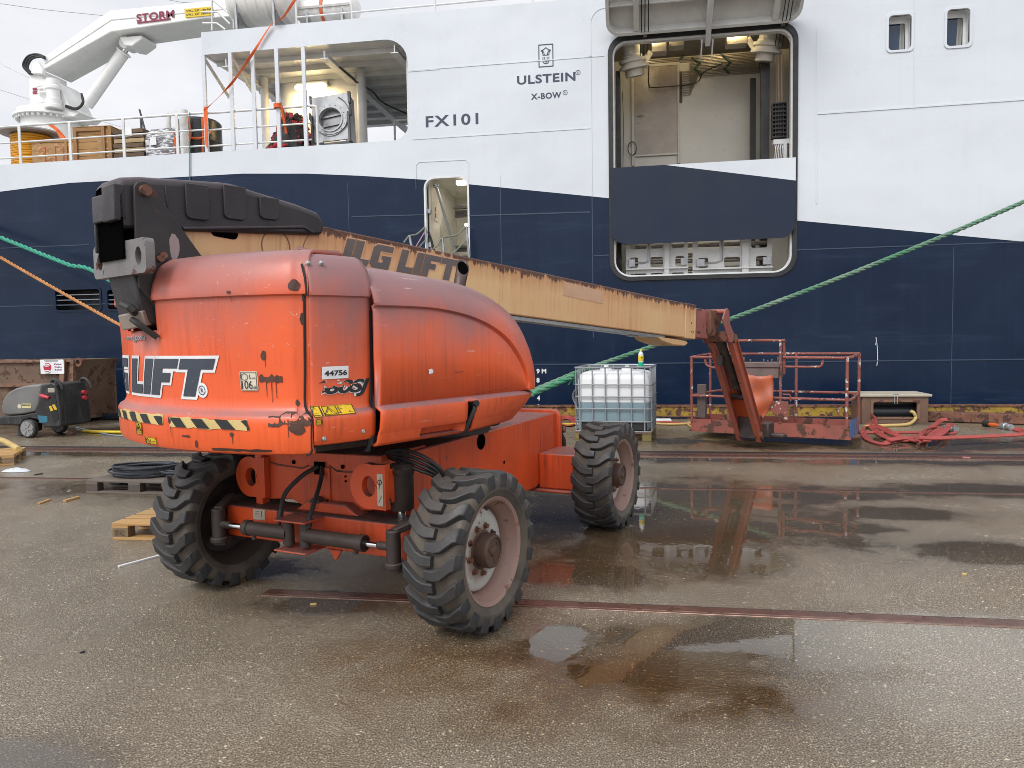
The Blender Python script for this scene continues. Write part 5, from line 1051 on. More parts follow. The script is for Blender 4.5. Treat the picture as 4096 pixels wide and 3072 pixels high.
# ---- hood
G = [(-1.475, 1.821), (-1.25, 1.822), (-1.013, 1.814), (-.774, 1.781), (-.573, 1.725), (-.41, 1.646), (-.297, 1.549), (-.217, 1.443), (-.185, 1.36), (-.185, 1.30)]
S_ = [(-1.475, 2.050), (-1.25, 2.040), (-1.05, 2.024), (-.686, 1.994), (-.416, 1.933), (-.189, 1.828), (-.034, 1.667), (.036, 1.495), (.048, 1.37), (.045, 1.30)]
rs = lambda L: [(p.x, p.y) for p in spl([Vector((*q, 0)) for q in L], 5)]
G, S_ = rs(G), rs(S_)
def hood(sg):
    mb = MB(); n = len(G); lerp = lambda t, o=0.0: [(g[0] + (s[0] - g[0]) * t, g[1] + (s[1] - g[1]) * t) for g, s in zip(G, S_)]
    cen = Vector((-1.2, 1.3, 0))
    def out(L, d): r_ = []; 
    def outw(L, d):
        r_ = []
        for p in L: v = Vector((p[0], p[1], 0)) - Vector((-1.5, 1.3, 0)); v.x *= .45 if p[0] < -.6 else 1; v.normalize(); r_.append((p[0] + (v.x * d if p[0] > -1.47 else 0), p[1] + v.y * d))
        return r_
    W1 = 1.10
    rows = [[(W1 - .004, g[0], 1.30) for g in G], [(W1 - .002, g[0], 1.30 + (g[1] - 1.30) * .5) for g in G], [(W1, g[0], g[1] - .02 if g[1] > 1.33 else g[1]) for g in G], [(W1 - .010, g[0], g[1]) for g in G]]
    for L, w in ((outw(lerp(.04), .0), W1 + .012), (lerp(.12), W1 + .010), (lerp(.35), W1 - .006), (lerp(.62), W1 - .045), (lerp(.85), W1 - .105), (S_, W1 - .175), (outw(S_, .018), W1 - .30), (outw(S_, .03), .55), (outw(S_, .032), .14)):
        rows.append([(w, p[0], max(1.30, p[1])) for p in L])
    mb.grid(rows)
    pl = [(1.10, -1.475)] + [(1.10, -1.475 + .0335 * i) for i in range(1, 36)] + [(1.098, -.27), (1.085, -.20), (1.04, -.11), (.96, -.02), (.86, .03), (.72, .055), (.4, .075), (.14, .078)]
    nn = normals(pl); nn[0] = (1, 0); rows2 = []
    for z, d, k in ((1.30, .004, 0), (1.293, -.006, 0), (1.276, -.036, 0), (1.25, -.040, .2), (1.17, -.030, .6), (1.150, -.018, .75), (1.146, -.017, .78), (1.10, -.002, 1.1), (1.096, .0, 1.15), (1.088, .008, 1.2), (1.078, .03, 1.5), (1.09, .08, 1.6)):
        row = []
        for i, (p, q) in enumerate(zip(pl, nn)):
            f = max(0, (p[1] + .75) / .75) if p[1] > -.75 else 0; dd = d + k * .10 * f; zz = z + (.02 * f if z < 1.2 else 0)
            if -1.15 < p[1] < -.82 and z in (1.146, 1.10): dd += .075
            row.append((p[0] - q[0] * dd, p[1] - q[1] * dd, zz))
        rows2.append(row)
    mb.grid(rows2)
    kill = [f for f in mb.bm.faces if -.80 < f.calc_center_median().y < -.735 and f.calc_center_median().z < 1.27 and f.calc_center_median().x > 1.0]
    bmesh.ops.delete(mb.bm, geom=kill, context='FACES')
    if sg < 0: mirror(mb)
    o = mb.build("hood", M_OR, LIFT, smooth=34); o.modifiers.new("thick", 'SOLIDIFY').thickness = .014; return o
HOOD = hood(1); hood(-1)
mb = MB(); mb.tube([(1.125, -.735, 1.255), (1.13, -.74, 1.22), (1.12, -.775, 1.16), (1.10, -.79, 1.10)], .014, 8); mb.cyl((1.10, -.735, 1.255), (1.15, -.735, 1.255), .02, 10); mb.bb((1.02, -.80, 1.08), (1.07, -.72, 1.27)); mb.build("hood_latch", M_BLACK, HOOD, smooth=40)
mb = MB(); h0 = puv(931, 802, 1.105); decal(mb, [ragged(h0, .035, .025, 5)], lambda u, v: Vector((1.105, u, v))); h0 = puv(958, 580 + 25, 1.09); mb.build("torn_sticker", M_MARK, HOOD, weld=False, recalc=False)
mb = MB(); mb.bar(on_side(984, 804.5, 1.104), on_side(1000, 802.5, 1.104), .004, .002); mb.bar(on_side(1020, 852, 1.128), on_side(1100, 838, 1.125), .001, .001); mb.build("hood_scratch", M_BLACK, HOOD)
# dark gap strip between panel and hood
mb = MB(); mb.bar((1.05, -1.468, 1.10), (1.06, -1.468, 1.80), .02, .010, (1, 0, 0)); mb.prism([(1.04, -1.50, 1.05), (1.075, -1.487, 1.10), (1.088, -1.47, 1.30), (1.088, -1.465, 1.36), (1.06, -1.465, 1.36), (1.03, -1.465, 1.05)], (-.03, .0, 0)); mb.build("gap_seal", M_BLACK, LIFT)
p0 = tail_at(1.0, 1.3); mb = MB()
for a_, b_ in zip(PROF[1:-3], PROF[2:-3]): mb.bar(Vector((1.026 - a_[1], -1.838, a_[0])), Vector((1.026 - b_[1], -1.838, b_[0])), .006, .012)
mb.build("gap_seal", M_BLACK, LIFT)
# turntable under-structure
mb = MB(); mb.prism([(-.8, -1.75, 1.05), (.8, -1.75, 1.05), (.86, -1.3, 1.05), (.86, -.2, 1.05), (.5, .35, 1.05), (-.5, .35, 1.05), (-.95, -.2, 1.05), (-.98, -1.3, 1.05)], (0, 0, .06)); mb.bb((-.6, -1.5, 1.11), (-.45, .2, 1.75)); mb.bb((.11, -1.5, 1.11), (.14, .2, 1.75)); mb.build("turntable_deck", M_GRIME, LIFT, .01)
mb = MB(); mb.cyl((0, 0, .93), (0, 0, 1.05), .46, 36); mb.build("slew_bearing", M_GRIME, LIFT, smooth=40)
# exhaust stack
e0 = on_side(992, 618, .62); e1 = on_side(1000, 577, .62); rE = .043; hd = Vector((.80, -.60, 0)); ax_ = (e1 - e0).normalized()
def ex_ring(c, r, cut, n=24): return [c + Vector((r * math.cos(6.2832 * i / n), r * math.sin(6.2832 * i / n), -cut * r * (hd.x * math.cos(6.2832 * i / n) + hd.y * math.sin(6.2832 * i / n)))) for i in range(n)]
mb = MB(); mb.grid([ex_ring(e0 - ax_ * .12, rE, 0), ex_ring(e0, rE, 0), ex_ring(e0 + (e1 - e0) * .4, rE, .0), ex_ring(e1, rE, 1.45), ex_ring(e1, rE * .88, 1.45), ex_ring(e0 + (e1 - e0) * .3, rE * .86, 0)], cv=True); mb.build("exhaust_stack", weather("sooty_pipe", (.050, .035, .033), (.085, .052, .048), .45, .3, mott=5), LIFT, smooth=40)
mb = MB(); mb.face(ex_ring(e1 - ax_ * .012, rE * .875, 1.45)); mb.build("exhaust_mouth_shade", hole("mouth_shade"), LIFT)  # black disc paints the shade inside the pipe's mouth
# ---- boom, in its own sloping frame
BA = -math.atan(.0716); BMAT = Matrix.Translation((-.17, 0, 2.13)) @ Matrix.Rotation(BA, 4, 'X'); BI = BMAT.inverted()
def bpart(mb, name, mat, par=None, **k):
    o = mb.build(name, mat, par or LIFT, **k)
    if par is None: o.location = (-.17, 0, 2.13); o.rotation_euler = (BA, 0, 0)
    return o
def bxy(x, y, off=.17): p = BI @ on_side(x, y, -.17 + off); return (p.y, p.z)
mb = MB(); mb.bb((-.17, -2.02, -.21), (.17, 4.62, .21)); BOOM = bpart(mb, "boom", M_BOOM, bevel=.012)
mb = MB(); mb.bb((-.176, 4.35, -.215), (.176, 4.63, .215)); bpart(mb, "boom_collar", M_BOOM, BOOM, bevel=.008)
mb = MB()
for x, y in ((1502 - 9, 667), (1502 - 5, 668), (1494, 716), (1498, 717), (1494, 698)): q = bxy(x, y, .18); mb.cyl((.172, q[0], q[1]), (.180, q[0], q[1]), .012, 10)
for y0_, z0_ in ((-1.05, .04),): mb.ring((.171, y0_ - .28, z0_ - .02), (1, 0, 0), .105, .098, .004, 32)
mb.ring((.171, -.93, .0), (1, 0, 0), .208, .204, .003, 40)
mb.build("boom_bolts", plain("boom_edge_brown", (.22, .12, .06), .6), BOOM)
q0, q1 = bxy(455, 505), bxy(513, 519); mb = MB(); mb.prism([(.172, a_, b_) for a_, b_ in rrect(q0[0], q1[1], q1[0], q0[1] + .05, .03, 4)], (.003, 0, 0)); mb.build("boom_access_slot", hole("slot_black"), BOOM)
mb = MB(); mb.bb((.02, .4, -.25), (.14, 3.9, -.212)); mb.bb((.03, 3.2, -.262), (.12, 3.3, -.25)); mb.build("cable_tray", M_GALV, BOOM, .004)
mb = MB(); rows = []
q = [bxy(*p, .15) for p in ((1420, 726), (1483, 736), (1487, 741), (1480, 747), (1455, 745), (1430, 736))]; mb.prism([(.15, a_, b_ - .002) for a_, b_ in q], (-.32, 0, 0)); mb.build("boom_rest_pad", M_BOOM, BOOM, .012)
q = [bxy(*p, .175) for p in ((1218, 607), (1303, 629), (1303, 656), (1217.5, 638))]; mb = MB(); mb.prism([(.171, a_, b_) for a_, b_ in q], (.002, 0, 0)); mb.build("blanked_sticker", weather("faded_patch", (.60, .40, .27), (.55, .31, .18), .5, mott=3, edge=(2, .215, .03)), BOOM)
# boom lettering
A_, B_ = bxy(751, 516, .174), bxy(993, 566, .174); hL = .172
letters, xe = block_letters("JLG LIFT", 0, 0, 1.0, .24); sx = (B_[0] - A_[0]) / (xe - .04); A_ = (A_[0] - .24 * sx, 0)
zb_ = -.008
lay = [[(A_[0] + p[0] * sx, zb_ + p[1] * hL) for p in q] for q in letters]
mb = MB(); decal(mb, [grow(q, .010) for q in lay], lambda u, v: Vector((.172, u, v))); mb.build("lettering_outline", plain("faded_orange_outline", (.66, .36, .20), .5), BOOM, weld=False, recalc=False)
mb = MB(); decal(mb, lay, lambda u, v: Vector((.1735, u, v))); mb.build("lettering", weather("faded_slate", (.095, .082, .085), (.13, .10, .09), .5, mott=4), BOOM, weld=False, recalc=False)
mb = MB(); mb.bb((-.145, 4.62, -.185), (.145, 5.06, .185)); FLY = bpart(mb, "fly_section", M_PINK, bevel=.01)
mb = MB()
for x, y in ((1509, 668), (1514, 669), (1508, 717), (1512, 718)): q = bxy(x, y, .15); mb.cyl((.146, q[0], q[1]), (.155, q[0], q[1]), .012, 10)
mb.build("fly_bolts", M_GRIME, FLY)
# black moulded cover on the boom root
cv = [(-2.285, 2.47), (-2.27, 2.503), (-2.152, 2.525), (-1.692, 2.563), (-1.621, 2.565), (-1.456, 2.540), (-1.19, 2.503), (-1.027, 2.469), (-.99, 2.43), (-.985, 2.40), (-1.0, 2.345), (-1.75, 2.292), (-2.285, 2.26)]
mb = MB(); rows = []
for w, d in ((.045, .0), (.045, .0), (.02, -.02), (-.02, -.030), (-.20, -.030), (-.24, -.02), (-.26, .0), (-.26, .0)):
    rows.append([(w, s, z - (d if z > 2.38 else 0)) for s, z in cv])
mb.grid(rows); 
for r_ in (rows[0], rows[-1]): mb.face(r_)
COVER = mb.build("boom_cover", M_PLAST, LIFT, smooth=50, bevel=.018)
mb = MB()
for (xa_, ya_, xb_, yb_) in ((401, 402.5, 448, 472), (483, 406, 528, 472), (560, 430, 600, 472)):
    a_, b_ = on_side(xa_, yb_, .046), on_side(xb_, ya_, .046); mb.prism([(.045, u, v) for u, v in rrect(a_.y, a_.z, b_.y, b_.z, .03, 4, (.0, .0, .03, .03))], (.016, 0, 0))
a_, b_ = on_side(395, 494, .046), on_side(683, 494, .046); mb.tube([(.046, a_.y, a_.z), (.046, b_.y - .1, b_.z), (.046, b_.y - .02, b_.z - .03)], .012, 8); mb.bar(on_side(357, 402, .046), on_side(364, 460, .046), .012, .012)
mb.build("cover_embossing", M_PLAST, COVER, .008)
mb = MB(); mb.bb((-.26, -2.305, 2.31), (-.10, -2.25, 2.455)); mb.bb((-.105, -2.315, 2.30), (.045, -2.25, 2.49)); mb.bb((-.26, -2.30, 2.15), (-.245, -2.25, 2.315)); mb.build("cover_end", M_PLAST, COVER, .02, seg=3)
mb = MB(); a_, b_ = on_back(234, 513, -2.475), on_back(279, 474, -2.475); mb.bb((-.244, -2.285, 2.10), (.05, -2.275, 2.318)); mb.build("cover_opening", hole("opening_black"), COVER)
# upright plates that carry the boom
up = [(-2.223, 2.48), (-2.205, 2.505), (-2.17, 2.518), (-2.135, 2.505), (-1.868, 2.15), (-1.78, 2.08), (-1.72, 1.9), (-2.1, 1.8), (-2.22, 1.95), (-2.226, 2.233)]
for w in (.055, -.21):
    mb = MB(); mb.prism([(w, s, z) for s, z in up], (.022, 0, 0)); UPR = mb.build("upright_plate", M_GRIME if w < 0 else weather("black_upright", (.024, .023, .026), (.040, .034, .033), .45, mott=3, rust=.33, rscale=5, spec=.3, dust=.3, dcol=(.12, .1, .09)), LIFT, .004)
mb = MB(); mb.cyl((.05, -2.17, 2.465), (.105, -2.17, 2.465), .030, 20); q = on_side(475, 650, .06)
for x, y in ((345, 559), (316, 568), (317, 522), (352, 552)): q = on_side(x, y, .078); mb.cyl((.07, q.y, q.z), (.098, q.y, q.z), .018, 12)
mb.build("pivot_pin", M_BROWNRUST, LIFT, smooth=40)
mb = MB(); q = on_side(376, 532, .079); decal(mb, [blob((q.y, q.z), .028, .075, 22, .25)], lambda u, v: Vector((.0785, u, v))); mb.build("paint_smear", plain("grey_primer", (.30, .24, .24), .7), LIFT, weld=False)
# slotted bumper plate
bs = -2.27; c4 = [on_back(x, y, bs) for x, y in ((204, 603), (316, 590), (316, 511), (204, 533))]; w0, w1, zl, zh = c4[0].x, c4[1].x, (c4[0].z + c4[1].z) / 2, (c4[2].z + c4[3].z) / 2
hl = lambda f: [( w0 + f * (w1 - w0) + .035 * math.cos(a * .35) * 1.0, (zl + zh) / 2 + .048 * math.sin(a * .35)) for a in range(18)]
mb = MB(); mb.plate(rrect(w0, zl, w1, zh, .03, 5), [hl(.13), hl(.87)], .05, lambda u, v, q: (u, bs + .025 + q, v)); mb.build("bumper_plate", weather("scraped_grey_plate", (.20, .19, .185), (.15, .14, .14), .5, .2, mott=4, rust=.44, rscale=6, bump=.5), LIFT, .008)
mb = MB(); mb.bb((w0 + .02, bs + .052, zl + .01), (w1 - .02, bs + .056, zh - .01)); mb.build("plate_painted_shade", M_BLACK, LIFT)  # black sheet paints the shade behind the plate's slots
# lower tail arm and connector
mb = MB(); z1 = zl + .01
mb.prism([(-.26, -2.24, z1), (.055, -2.24, z1), (.06, -2.20, 1.76), (-.05, -2.18, 1.73), (-.24, -2.2, 1.80)], (0, .45, -.02)); mb.build("tail_arm", M_PLAST, LIFT, .012)
a_ = on_back(296, 690, -2.2); mb = MB(); mb.box(a_, (.15, .09, .085), (.2, -.15, .5)); mb.build("connector_box", plain("beige_box", (.30, .25, .21), .5), LIFT, .008)
mb = MB(); mb.tube(spl([a_ + Vector((.05, -.05, .0)), a_ + Vector((.09, -.03, -.03)), a_ + Vector((.12, .05, -.1))], 5), .016, 8); mb.tube(spl([on_back(266, 657, -2.26), on_back(285, 668, -2.26), on_back(300, 690, -2.15), on_back(312, 712, -2.05)], 5), .022, 8); mb.build("tail_hose", M_HOSE, LIFT, smooth=40)
# ---- chassis
CA = R(12.7); cr = lambda p: Vector((p[0] * math.cos(CA) - p[1] * math.sin(CA), p[0] * math.sin(CA) + p[1] * math.cos(CA), p[2] if len(p) > 2 else 0))
def cpart(mb, name, mat, par=None, **k):
    o = mb.build(name, mat, par or LIFT, **k)
    if par is None: o.rotation_euler = (0, 0, CA)
    return o
mb = MB(); mb.prism([(.45, -.95, .40), (.45, .95, .34), (.45, 1.40, .50), (.45, 1.40, .955), (.45, -.95, .93)], (-.9, 0, 0)); mb.prism([(-.52, 1.40, .40), (.49, 1.40, .40), (.49, 1.40, .93), (.45, 1.40, .985), (-.48, 1.40, .985), (-.52, 1.40, .93)], (0, .05, 0)); CH = cpart(mb, "chassis", M_OR2, bevel=.012)
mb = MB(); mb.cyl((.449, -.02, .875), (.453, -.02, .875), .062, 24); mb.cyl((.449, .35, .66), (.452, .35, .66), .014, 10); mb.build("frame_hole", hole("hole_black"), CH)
mb = MB(); mb.tube(spl([(.40, 1.46, .78), (.44, 1.52, .74), (.46, 1.55, .64), (.43, 1.52, .56), (.36, 1.48, .56)], 5), .026, 10); mb.cyl((.35, 1.48, .79), (.50, 1.50, .79), .032, 12); mb.build("tow_shackle", M_BROWNRUST, CH, smooth=40)
for y0_, y1_, nm in ((1.0, 1.45, "rear_axle"),):
    mb = MB(); mb.bb((-.86, y0_, .33), (-.45, y1_, .64)); mb.bb((.45, y0_, .33), (.86, y1_, .64)); mb.bb((-.86, y0_ - .02, .30), (.86, y1_ + .02, .33)); mb.build(nm, M_OR2, CH, .035, seg=3)
mb = MB(); mb.prism([(-.52, -1.22, .93), (.42, -1.22, .945), (.42, -1.22, .64), (.34, -1.22, .60), (.18, -1.22, .585), (.02, -1.22, .55), (-.16, -1.22, .56), (-.30, -1.22, .62), (-.52, -1.22, .60)], (0, .5, 0))
mb.bb((-.57, -1.27, .57), (-.51, -1.2, .93)); mb.bb((-.13, -1.235, .60), (.03, -1.22, .85)); FFR = cpart(mb, "front_frame", M_OR2, bevel=.008)
mb = MB()
for pts in ([(-.50, -1.223, .86), (-.42, -1.223, .84), (-.20, -1.223, .83), (-.15, -1.223, .85)], [(.02, -1.223, .86), (.08, -1.223, .83), (.30, -1.223, .83), (.40, -1.223, .86)]): mb.tube(pts, .006, 5)
mb.build("weld_bead", M_BROWNRUST, CH)
mb = MB(); mb.bb((-.09, -1.238, .80), (-.01, -1.225, .88)); 
for x, z in ((-.27, .865), (.13, .86), (.15, .80), (.15, .77)): mb.cyl((x, -1.224, z), (x, -1.228, z), .014 if z > .85 else .007, 10)
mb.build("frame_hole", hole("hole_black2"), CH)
for cxx, czz, y, sg in ((-.61, .755, -1.25, -1), (.44, .79, -1.36, -1)):        # lifting lugs
    o = [(cxx + .125 * math.cos(R(a)), czz + .135 * math.sin(R(a))) for a in range(70, 291, 15)] + [(cxx + .13, czz - .135), (cxx + .13, czz + .135)]
    mb = MB(); mb.plate(o, [[(cxx + .01 + .05 * math.cos(a * .35), czz + .062 * math.sin(a * .35)) for a in range(18)]], .05, lambda u, v, q: (u, y + q, v)); mb.bb((cxx + .02, y + .02, czz - .1), (cxx + .13, y + .16, czz + .1)); LUG = cpart(mb, "lifting_lug", M_OR2, bevel=.008)
    if cxx > 0: 
        mb = MB(); mb.bb((cxx + .075, y - .029, czz - .11), (cxx + .115, y - .0265, czz + .08)); mb.build("lug_label", plain("lug_label", (.55, .48, .38), .5), LUG)
        mb = MB(); mb.ring((cxx + .095, y - .030, czz + .03), (0, 1, 0), .016, .012, .002, 16); mb.bar((cxx + .09, y - .03, czz - .01), (cxx + .1, y - .03, czz + .06), .003, .002); mb.bar((cxx + .085, y - .03, czz - .09), (cxx + .105, y - .03, czz - .05), .003, .002); mb.build("label_symbol", M_BLACK, LUG)
mb = MB(); mb.bb((-.74, -1.36, .37), (.74, -1.14, .575)); mb.prism([(-.2, -1.3, .575), (.3, -1.3, .575), (.2, -1.3, .64), (-.1, -1.3, .64)], (0, .12, 0)); FA = cpart(mb, "front_axle", M_OR2, bevel=.01)
mb = MB(); mb.bb((-.70, -1.3605, .575), (.72, -1.15, .579)); mb.build("axle_top_sheet", M_GRIME, FA)  # thin darker sheet over the axle's upper face
mb = MB(); mb.bb((-.50, -1.364, .50), (-.40, -1.361, .57)); mb.build("axle_plate", plain("axle_plate", (.50, .43, .33), .5), FA)
mb = MB(); mb.bar((-.425, -1.366, .56), (-.425, -1.366, .52), .004, .001)
for k in range(3): mb.bar((-.485, -1.366, .555 - k * .015), (-.445, -1.366, .555 - k * .015), .004, .001)
mb.build("plate_text", M_BLACK, FA)
ys, zs = -1.47, .475
for sg, x0_, x1_, x2_ in ((-1, -.10, -.46, -.66), (1, .03, .48, .64)):
    mb = MB(); mb.cyl((x0_, ys, zs), (x1_, ys, zs), .044, 18); mb.cyl((x1_ - sg * .04, ys, zs), (x1_, ys, zs), .050, 18); mb.cyl((x0_, ys, zs - .07), (x0_, ys, zs + .09), .034, 14); mb.cyl((x1_ - sg * .07, ys, zs - .07), (x1_ - sg * .07, ys, zs), .014, 8); SCY = cpart(mb, "steering_cylinder", M_GRIME, smooth=40)
    mb = MB(); mb.cyl((x1_, ys, zs), (x2_ - sg * .07, ys, zs), .019, 12); mb.build("cylinder_rod", M_CHROME, SCY, smooth=40)
    mb = MB(); mb.cyl((x2_ - sg * .07, ys, zs), (x2_ + sg * .04, ys, zs), .024, 12); mb.cyl((x2_ + sg * .04, ys, zs - .10), (x2_ + sg * .04, ys, zs + .10), .042, 16); mb.cyl((x2_ + sg * .04, ys, zs - .12), (x2_ + sg * .04, ys, zs - .085), .055, 16); mb.bar((x2_ + sg * .04, ys, zs + .09), (sg * .78, -1.28, zs + .14), .06, .04); mb.bar((x2_ + sg * .04, ys, zs - .12), (sg * .80, -1.25, .33), .08, .05); mb.bb((sg * .74, -1.32, .30), (sg * .84, -1.15, .62)); mb.build("steering_knuckle", M_GRIME, CH, .008)
mb = MB(); mb.bb((-.16, -1.54, zs + .085), (.09, -1.34, zs + .097)); mb.build("cylinder_bracket", M_OR2, CH, .005)
mb = MB(); mb.bb((-.16, -1.54, zs - .10), (.09, -1.34, zs - .088)); mb.prism([(-.10, -1.40, zs - .10), (-.02, -1.40, zs - .10), (-.06, -1.40, zs - .15)], (0, .02, 0)); mb.prism([(.12, -1.37, zs - .1), (.22, -1.37, zs - .1), (.17, -1.37, zs - .17)], (0, .02, 0)); mb.build("cylinder_bracket", M_OR2, CH, .005)
for pts in ([(-.06, -1.23, .85), (-.13, -1.30, .80), (-.20, -1.38, .70), (-.19, -1.44, .60), (-.18, -1.47, .52)], [(-.03, -1.23, .85), (.0, -1.28, .78), (.04, -1.38, .68), (.05, -1.45, .58), (.06, -1.47, .52)]):
    mb = MB(); mb.tube(spl(pts, 5), .014, 8); q = Vector(pts[-2]); mb.tube([q, q + Vector((0, -.01, -.05))], .02, 8); mb.build("hydraulic_hose", M_HOSE, CH, smooth=40)
for k in range(4):
    mb = MB(); o_ = .028 * k; mb.tube(spl([(.42, -1.16 + o_ * .3, .955 - o_ * .4), (.56, -1.20, .985 - o_ * .9), (.70 - o_ * .4, -1.19, .955 - o_), (.80 - o_ * .6, -1.14, .87 - o_ * .5), (.84 - o_ * .6, -1.08, .74)], 5), .0125, 8); mb.build("hydraulic_hose", M_HOSE, CH, smooth=40)
mb = MB(); mb.cyl((-.10, -1.25, .625), (.02, -1.25, .63), .022, 10); mb.cyl((-.04, -1.30, .627), (-.04, -1.25, .627), .04, 14); mb.build("pivot_fitting", M_GRIME, CH, smooth=40)
mb = MB(); mb.lathe([(0, .63), (.072, .63), (.076, .64), (.076, .84), (.082, .85), (.082, .89), (.06, .905), (0, .91)], (.565, -1.22, 0), (0, 0, 1), 24); mb.cyl((.49, -1.27, .87), (.62, -1.30, .87), .022, 12); OC = cpart(mb, "oscillation_cylinder", M_GRIME, smooth=35)
mb = MB(); mb.cyl((.565, -1.22, .58), (.565, -1.22, .63), .028, 12); mb.build("cylinder_rod", M_CHROME, OC, smooth=40)
# ---- wheels
M_TYRE = weather("worn_tyre", (.026, .027, .030), (.042, .039, .038), .55, mott=5, bump=.5, bscale=45, dust=.35, dcol=(.085, .075, .066), scratch=.10)
M_TYREB = weather("muddy_carcass", (.105, .085, .066), (.060, .050, .042), .8, mott=5, bump=.3, bscale=35)
def rim_mat():
    m, nt, b = new_mat("dusty_rim"); V = nd(nt, "TexCoord").outputs['Object']
    x = nd(nt, "SeparateXYZ", {0: V}); r_ = mth(nt, 'SQRT', mth(nt, 'ADD', mth(nt, 'POWER', x.outputs[1], 2.0), mth(nt, 'POWER', x.outputs[2], 2.0)))
    n1 = noise(nt, V, 7, 6); c = mixc(nt, mapr(nt, mth(nt, 'ADD', r_, mth(nt, 'MULTIPLY', n1, .05)), .235, .275), (.42, .42, .39), (.27, .165, .135))
    c = mixc(nt, mth(nt, 'MULTIPLY', mapr(nt, mth(nt, 'ADD', r_, mth(nt, 'MULTIPLY', mth(nt, 'SUBTRACT', n1, .5), .16)), .19, .11), .8), c, (.20, .12, .075)); c = mixc(nt, ramp(nt, noise(nt, V, 16, 6), .60, .66), c, (.14, .07, .04))
    nt.links.new(c, b.inputs['Base Color']); b.inputs['Roughness'].default_value = .55; return m
M_RIM = rim_mat()
RW, WT = .455, .335; hw = WT / 2
def make_wheel():
    mb = MB(); o = hw
    prof = [(.0, .060), (.13, .060), (.20, .056), (.232, .046), (.248, .024), (.252, .06), (.262, .085), (.272, .10), (.285, .135), (.296, .142), (.305, .146), (.312, .138), (.306, .10), (.29, .05)]
    mb.lathe([(r_, x) for r_, x in prof], (0, 0, 0), (1, 0, 0), 56); 
    wheel = mb.build("wheel", M_RIM, LIFT, smooth=32)
    mb = MB(); mb.lathe([(0, .0), (.236, .0), (.25, -.06), (.285, -.11), (.305, -.146), (.312, -.138), (.306, -.09)], (0, 0, 0), (1, 0, 0), 56); mb.build("inner_rim", M_GRIME, wheel, smooth=32)  # grime colour also stands in for the heavy shade inside the wheel
    mb = MB(); Rc = RW - .036
    mb.lathe([(.302, o * .80), (.318, o * .90), (.335, o * .93), (.345, o * .985), (.375, o * 1.0), (Rc - .018, o * .97), (Rc - .004, o * .90), (Rc, o * .78), (Rc + .002, 0), (Rc, -o * .78), (Rc - .004, -o * .90), (Rc - .018, -o * .97), (.375, -o), (.345, -o * .985), (.335, -o * .93), (.318, -o * .9), (.302, -o * .8)], (0, 0, 0), (1, 0, 0), 80)
    n0_ = set(mb.bm.faces); N = 19
    for side in (1, -1):
        for k in range(N):
            th0 = 6.28318 * (k + (.5 if side < 0 else 0)) / N
            # centre line of the lug in (axial, arc) and half width
            cl = [(1.0, -.068, .050), (.86, -.058, .048), (.45, .002, .041), (.22, .016, .037), (-.14, .016, .033)]
            top, bot = [], []
            for i, (ax_, ar, hw_) in enumerate(cl):
                for s in (1, -1): pass
            L_ = [(ax_, ar + w_) for ax_, ar, w_ in cl]; R_ = [(ax_, ar - w_) for ax_, ar, w_ in cl]
            def pt(q, rr, shrink=1.0, cen=0): a = th0 + q[1] / RW; return (side * q[0] * o, rr * math.cos(a), rr * math.sin(a))
            rows = []
            for i, (ax_, ar, w_) in enumerate(cl):
                rt = RW - (.012 if i == 0 else .004 if i == 4 else 0); rb = Rc - (.05 if i == 0 else .004); wt = w_ * .78
                axt = ax_ * (.985 if i == 0 else 1)
                rows.append([pt((ax_, ar - w_), rb), pt((axt, ar - wt), rt), pt((axt, ar + wt), rt), pt((ax_, ar + w_), rb)])
            e = cl[0]; rows.insert(0, [pt((1.012, e[1] - e[2] * .9), Rc - .055), pt((1.018, e[1] - e[2] * .7), Rc - .03), pt((1.018, e[1] + e[2] * .7), Rc - .03), pt((1.012, e[1] + e[2] * .9), Rc - .055)])
            mb.grid(rows); mb.face(rows[0]); mb.face(rows[-1])
    for f_ in mb.bm.faces: f_.material_index = 0 if f_ in n0_ else 1
    mb.build("tyre", [M_TYREB, M_TYRE], wheel, bevel=.006, smooth=35, weld=False)
    mb = MB(); mb.lathe([(.112, .055), (.112, .062), (.098, .066), (.098, .128), (.092, .142), (.080, .146), (.078, .142), (.074, .142), (.074, .137), (.03, .137), (.028, .146), (.012, .150), (0, .150)], (0, 0, 0), (1, 0, 0), 40)
    for k in range(3): a = .5 + k * 2.094; mb.cyl((.137, .055 * math.cos(a), .055 * math.sin(a)), (.143, .055 * math.cos(a), .055 * math.sin(a)), .008, 8)
    mb.cyl((-.16, 0, 0), (.03, 0, 0), .10, 20); mb.build("hub", weather("rusty_hub", (.075, .045, .035), (.12, .07, .05), .5, .3, mott=8, rust=.35, rcol=(.16, .06, .03)), wheel, smooth=32)
    for k in range(9): mb = MB(); a = .35 + 6.28318 * k / 9; mb.cyl((.058, .135 * math.cos(a), .135 * math.sin(a)), (.082, .135 * math.cos(a), .135 * math.sin(a)), .0125, 6); mb.cyl((.058, .135 * math.cos(a), .135 * math.sin(a)), (.063, .135 * math.cos(a), .135 * math.sin(a)), .02, 10); mb.build("wheel_nut", M_BROWNRUST, wheel)
    mb = MB(); mb.tube([(.11, .0, .268), (.135, .0, .25)], .007, 6); mb.build("valve", M_BLACK, wheel)
    return wheel
W0_ = make_wheel(); xo = 1.165 - hw
for i, (x, y, st, sp) in enumerate(((xo + .062, -1.235, -2.5, .2), (-xo + .085, -1.235, -2.5, .9), (xo, 1.235, 0, 1.4), (-xo, 1.235, 0, .5))):
    w = W0_ if i == 0 else dup(W0_, LIFT)
    w.location = cr((x, y, RW - .004)); w.rotation_euler = (sp, 0, CA + R(st)); w.scale = (1 if x > 0 else -1, 1, 1)
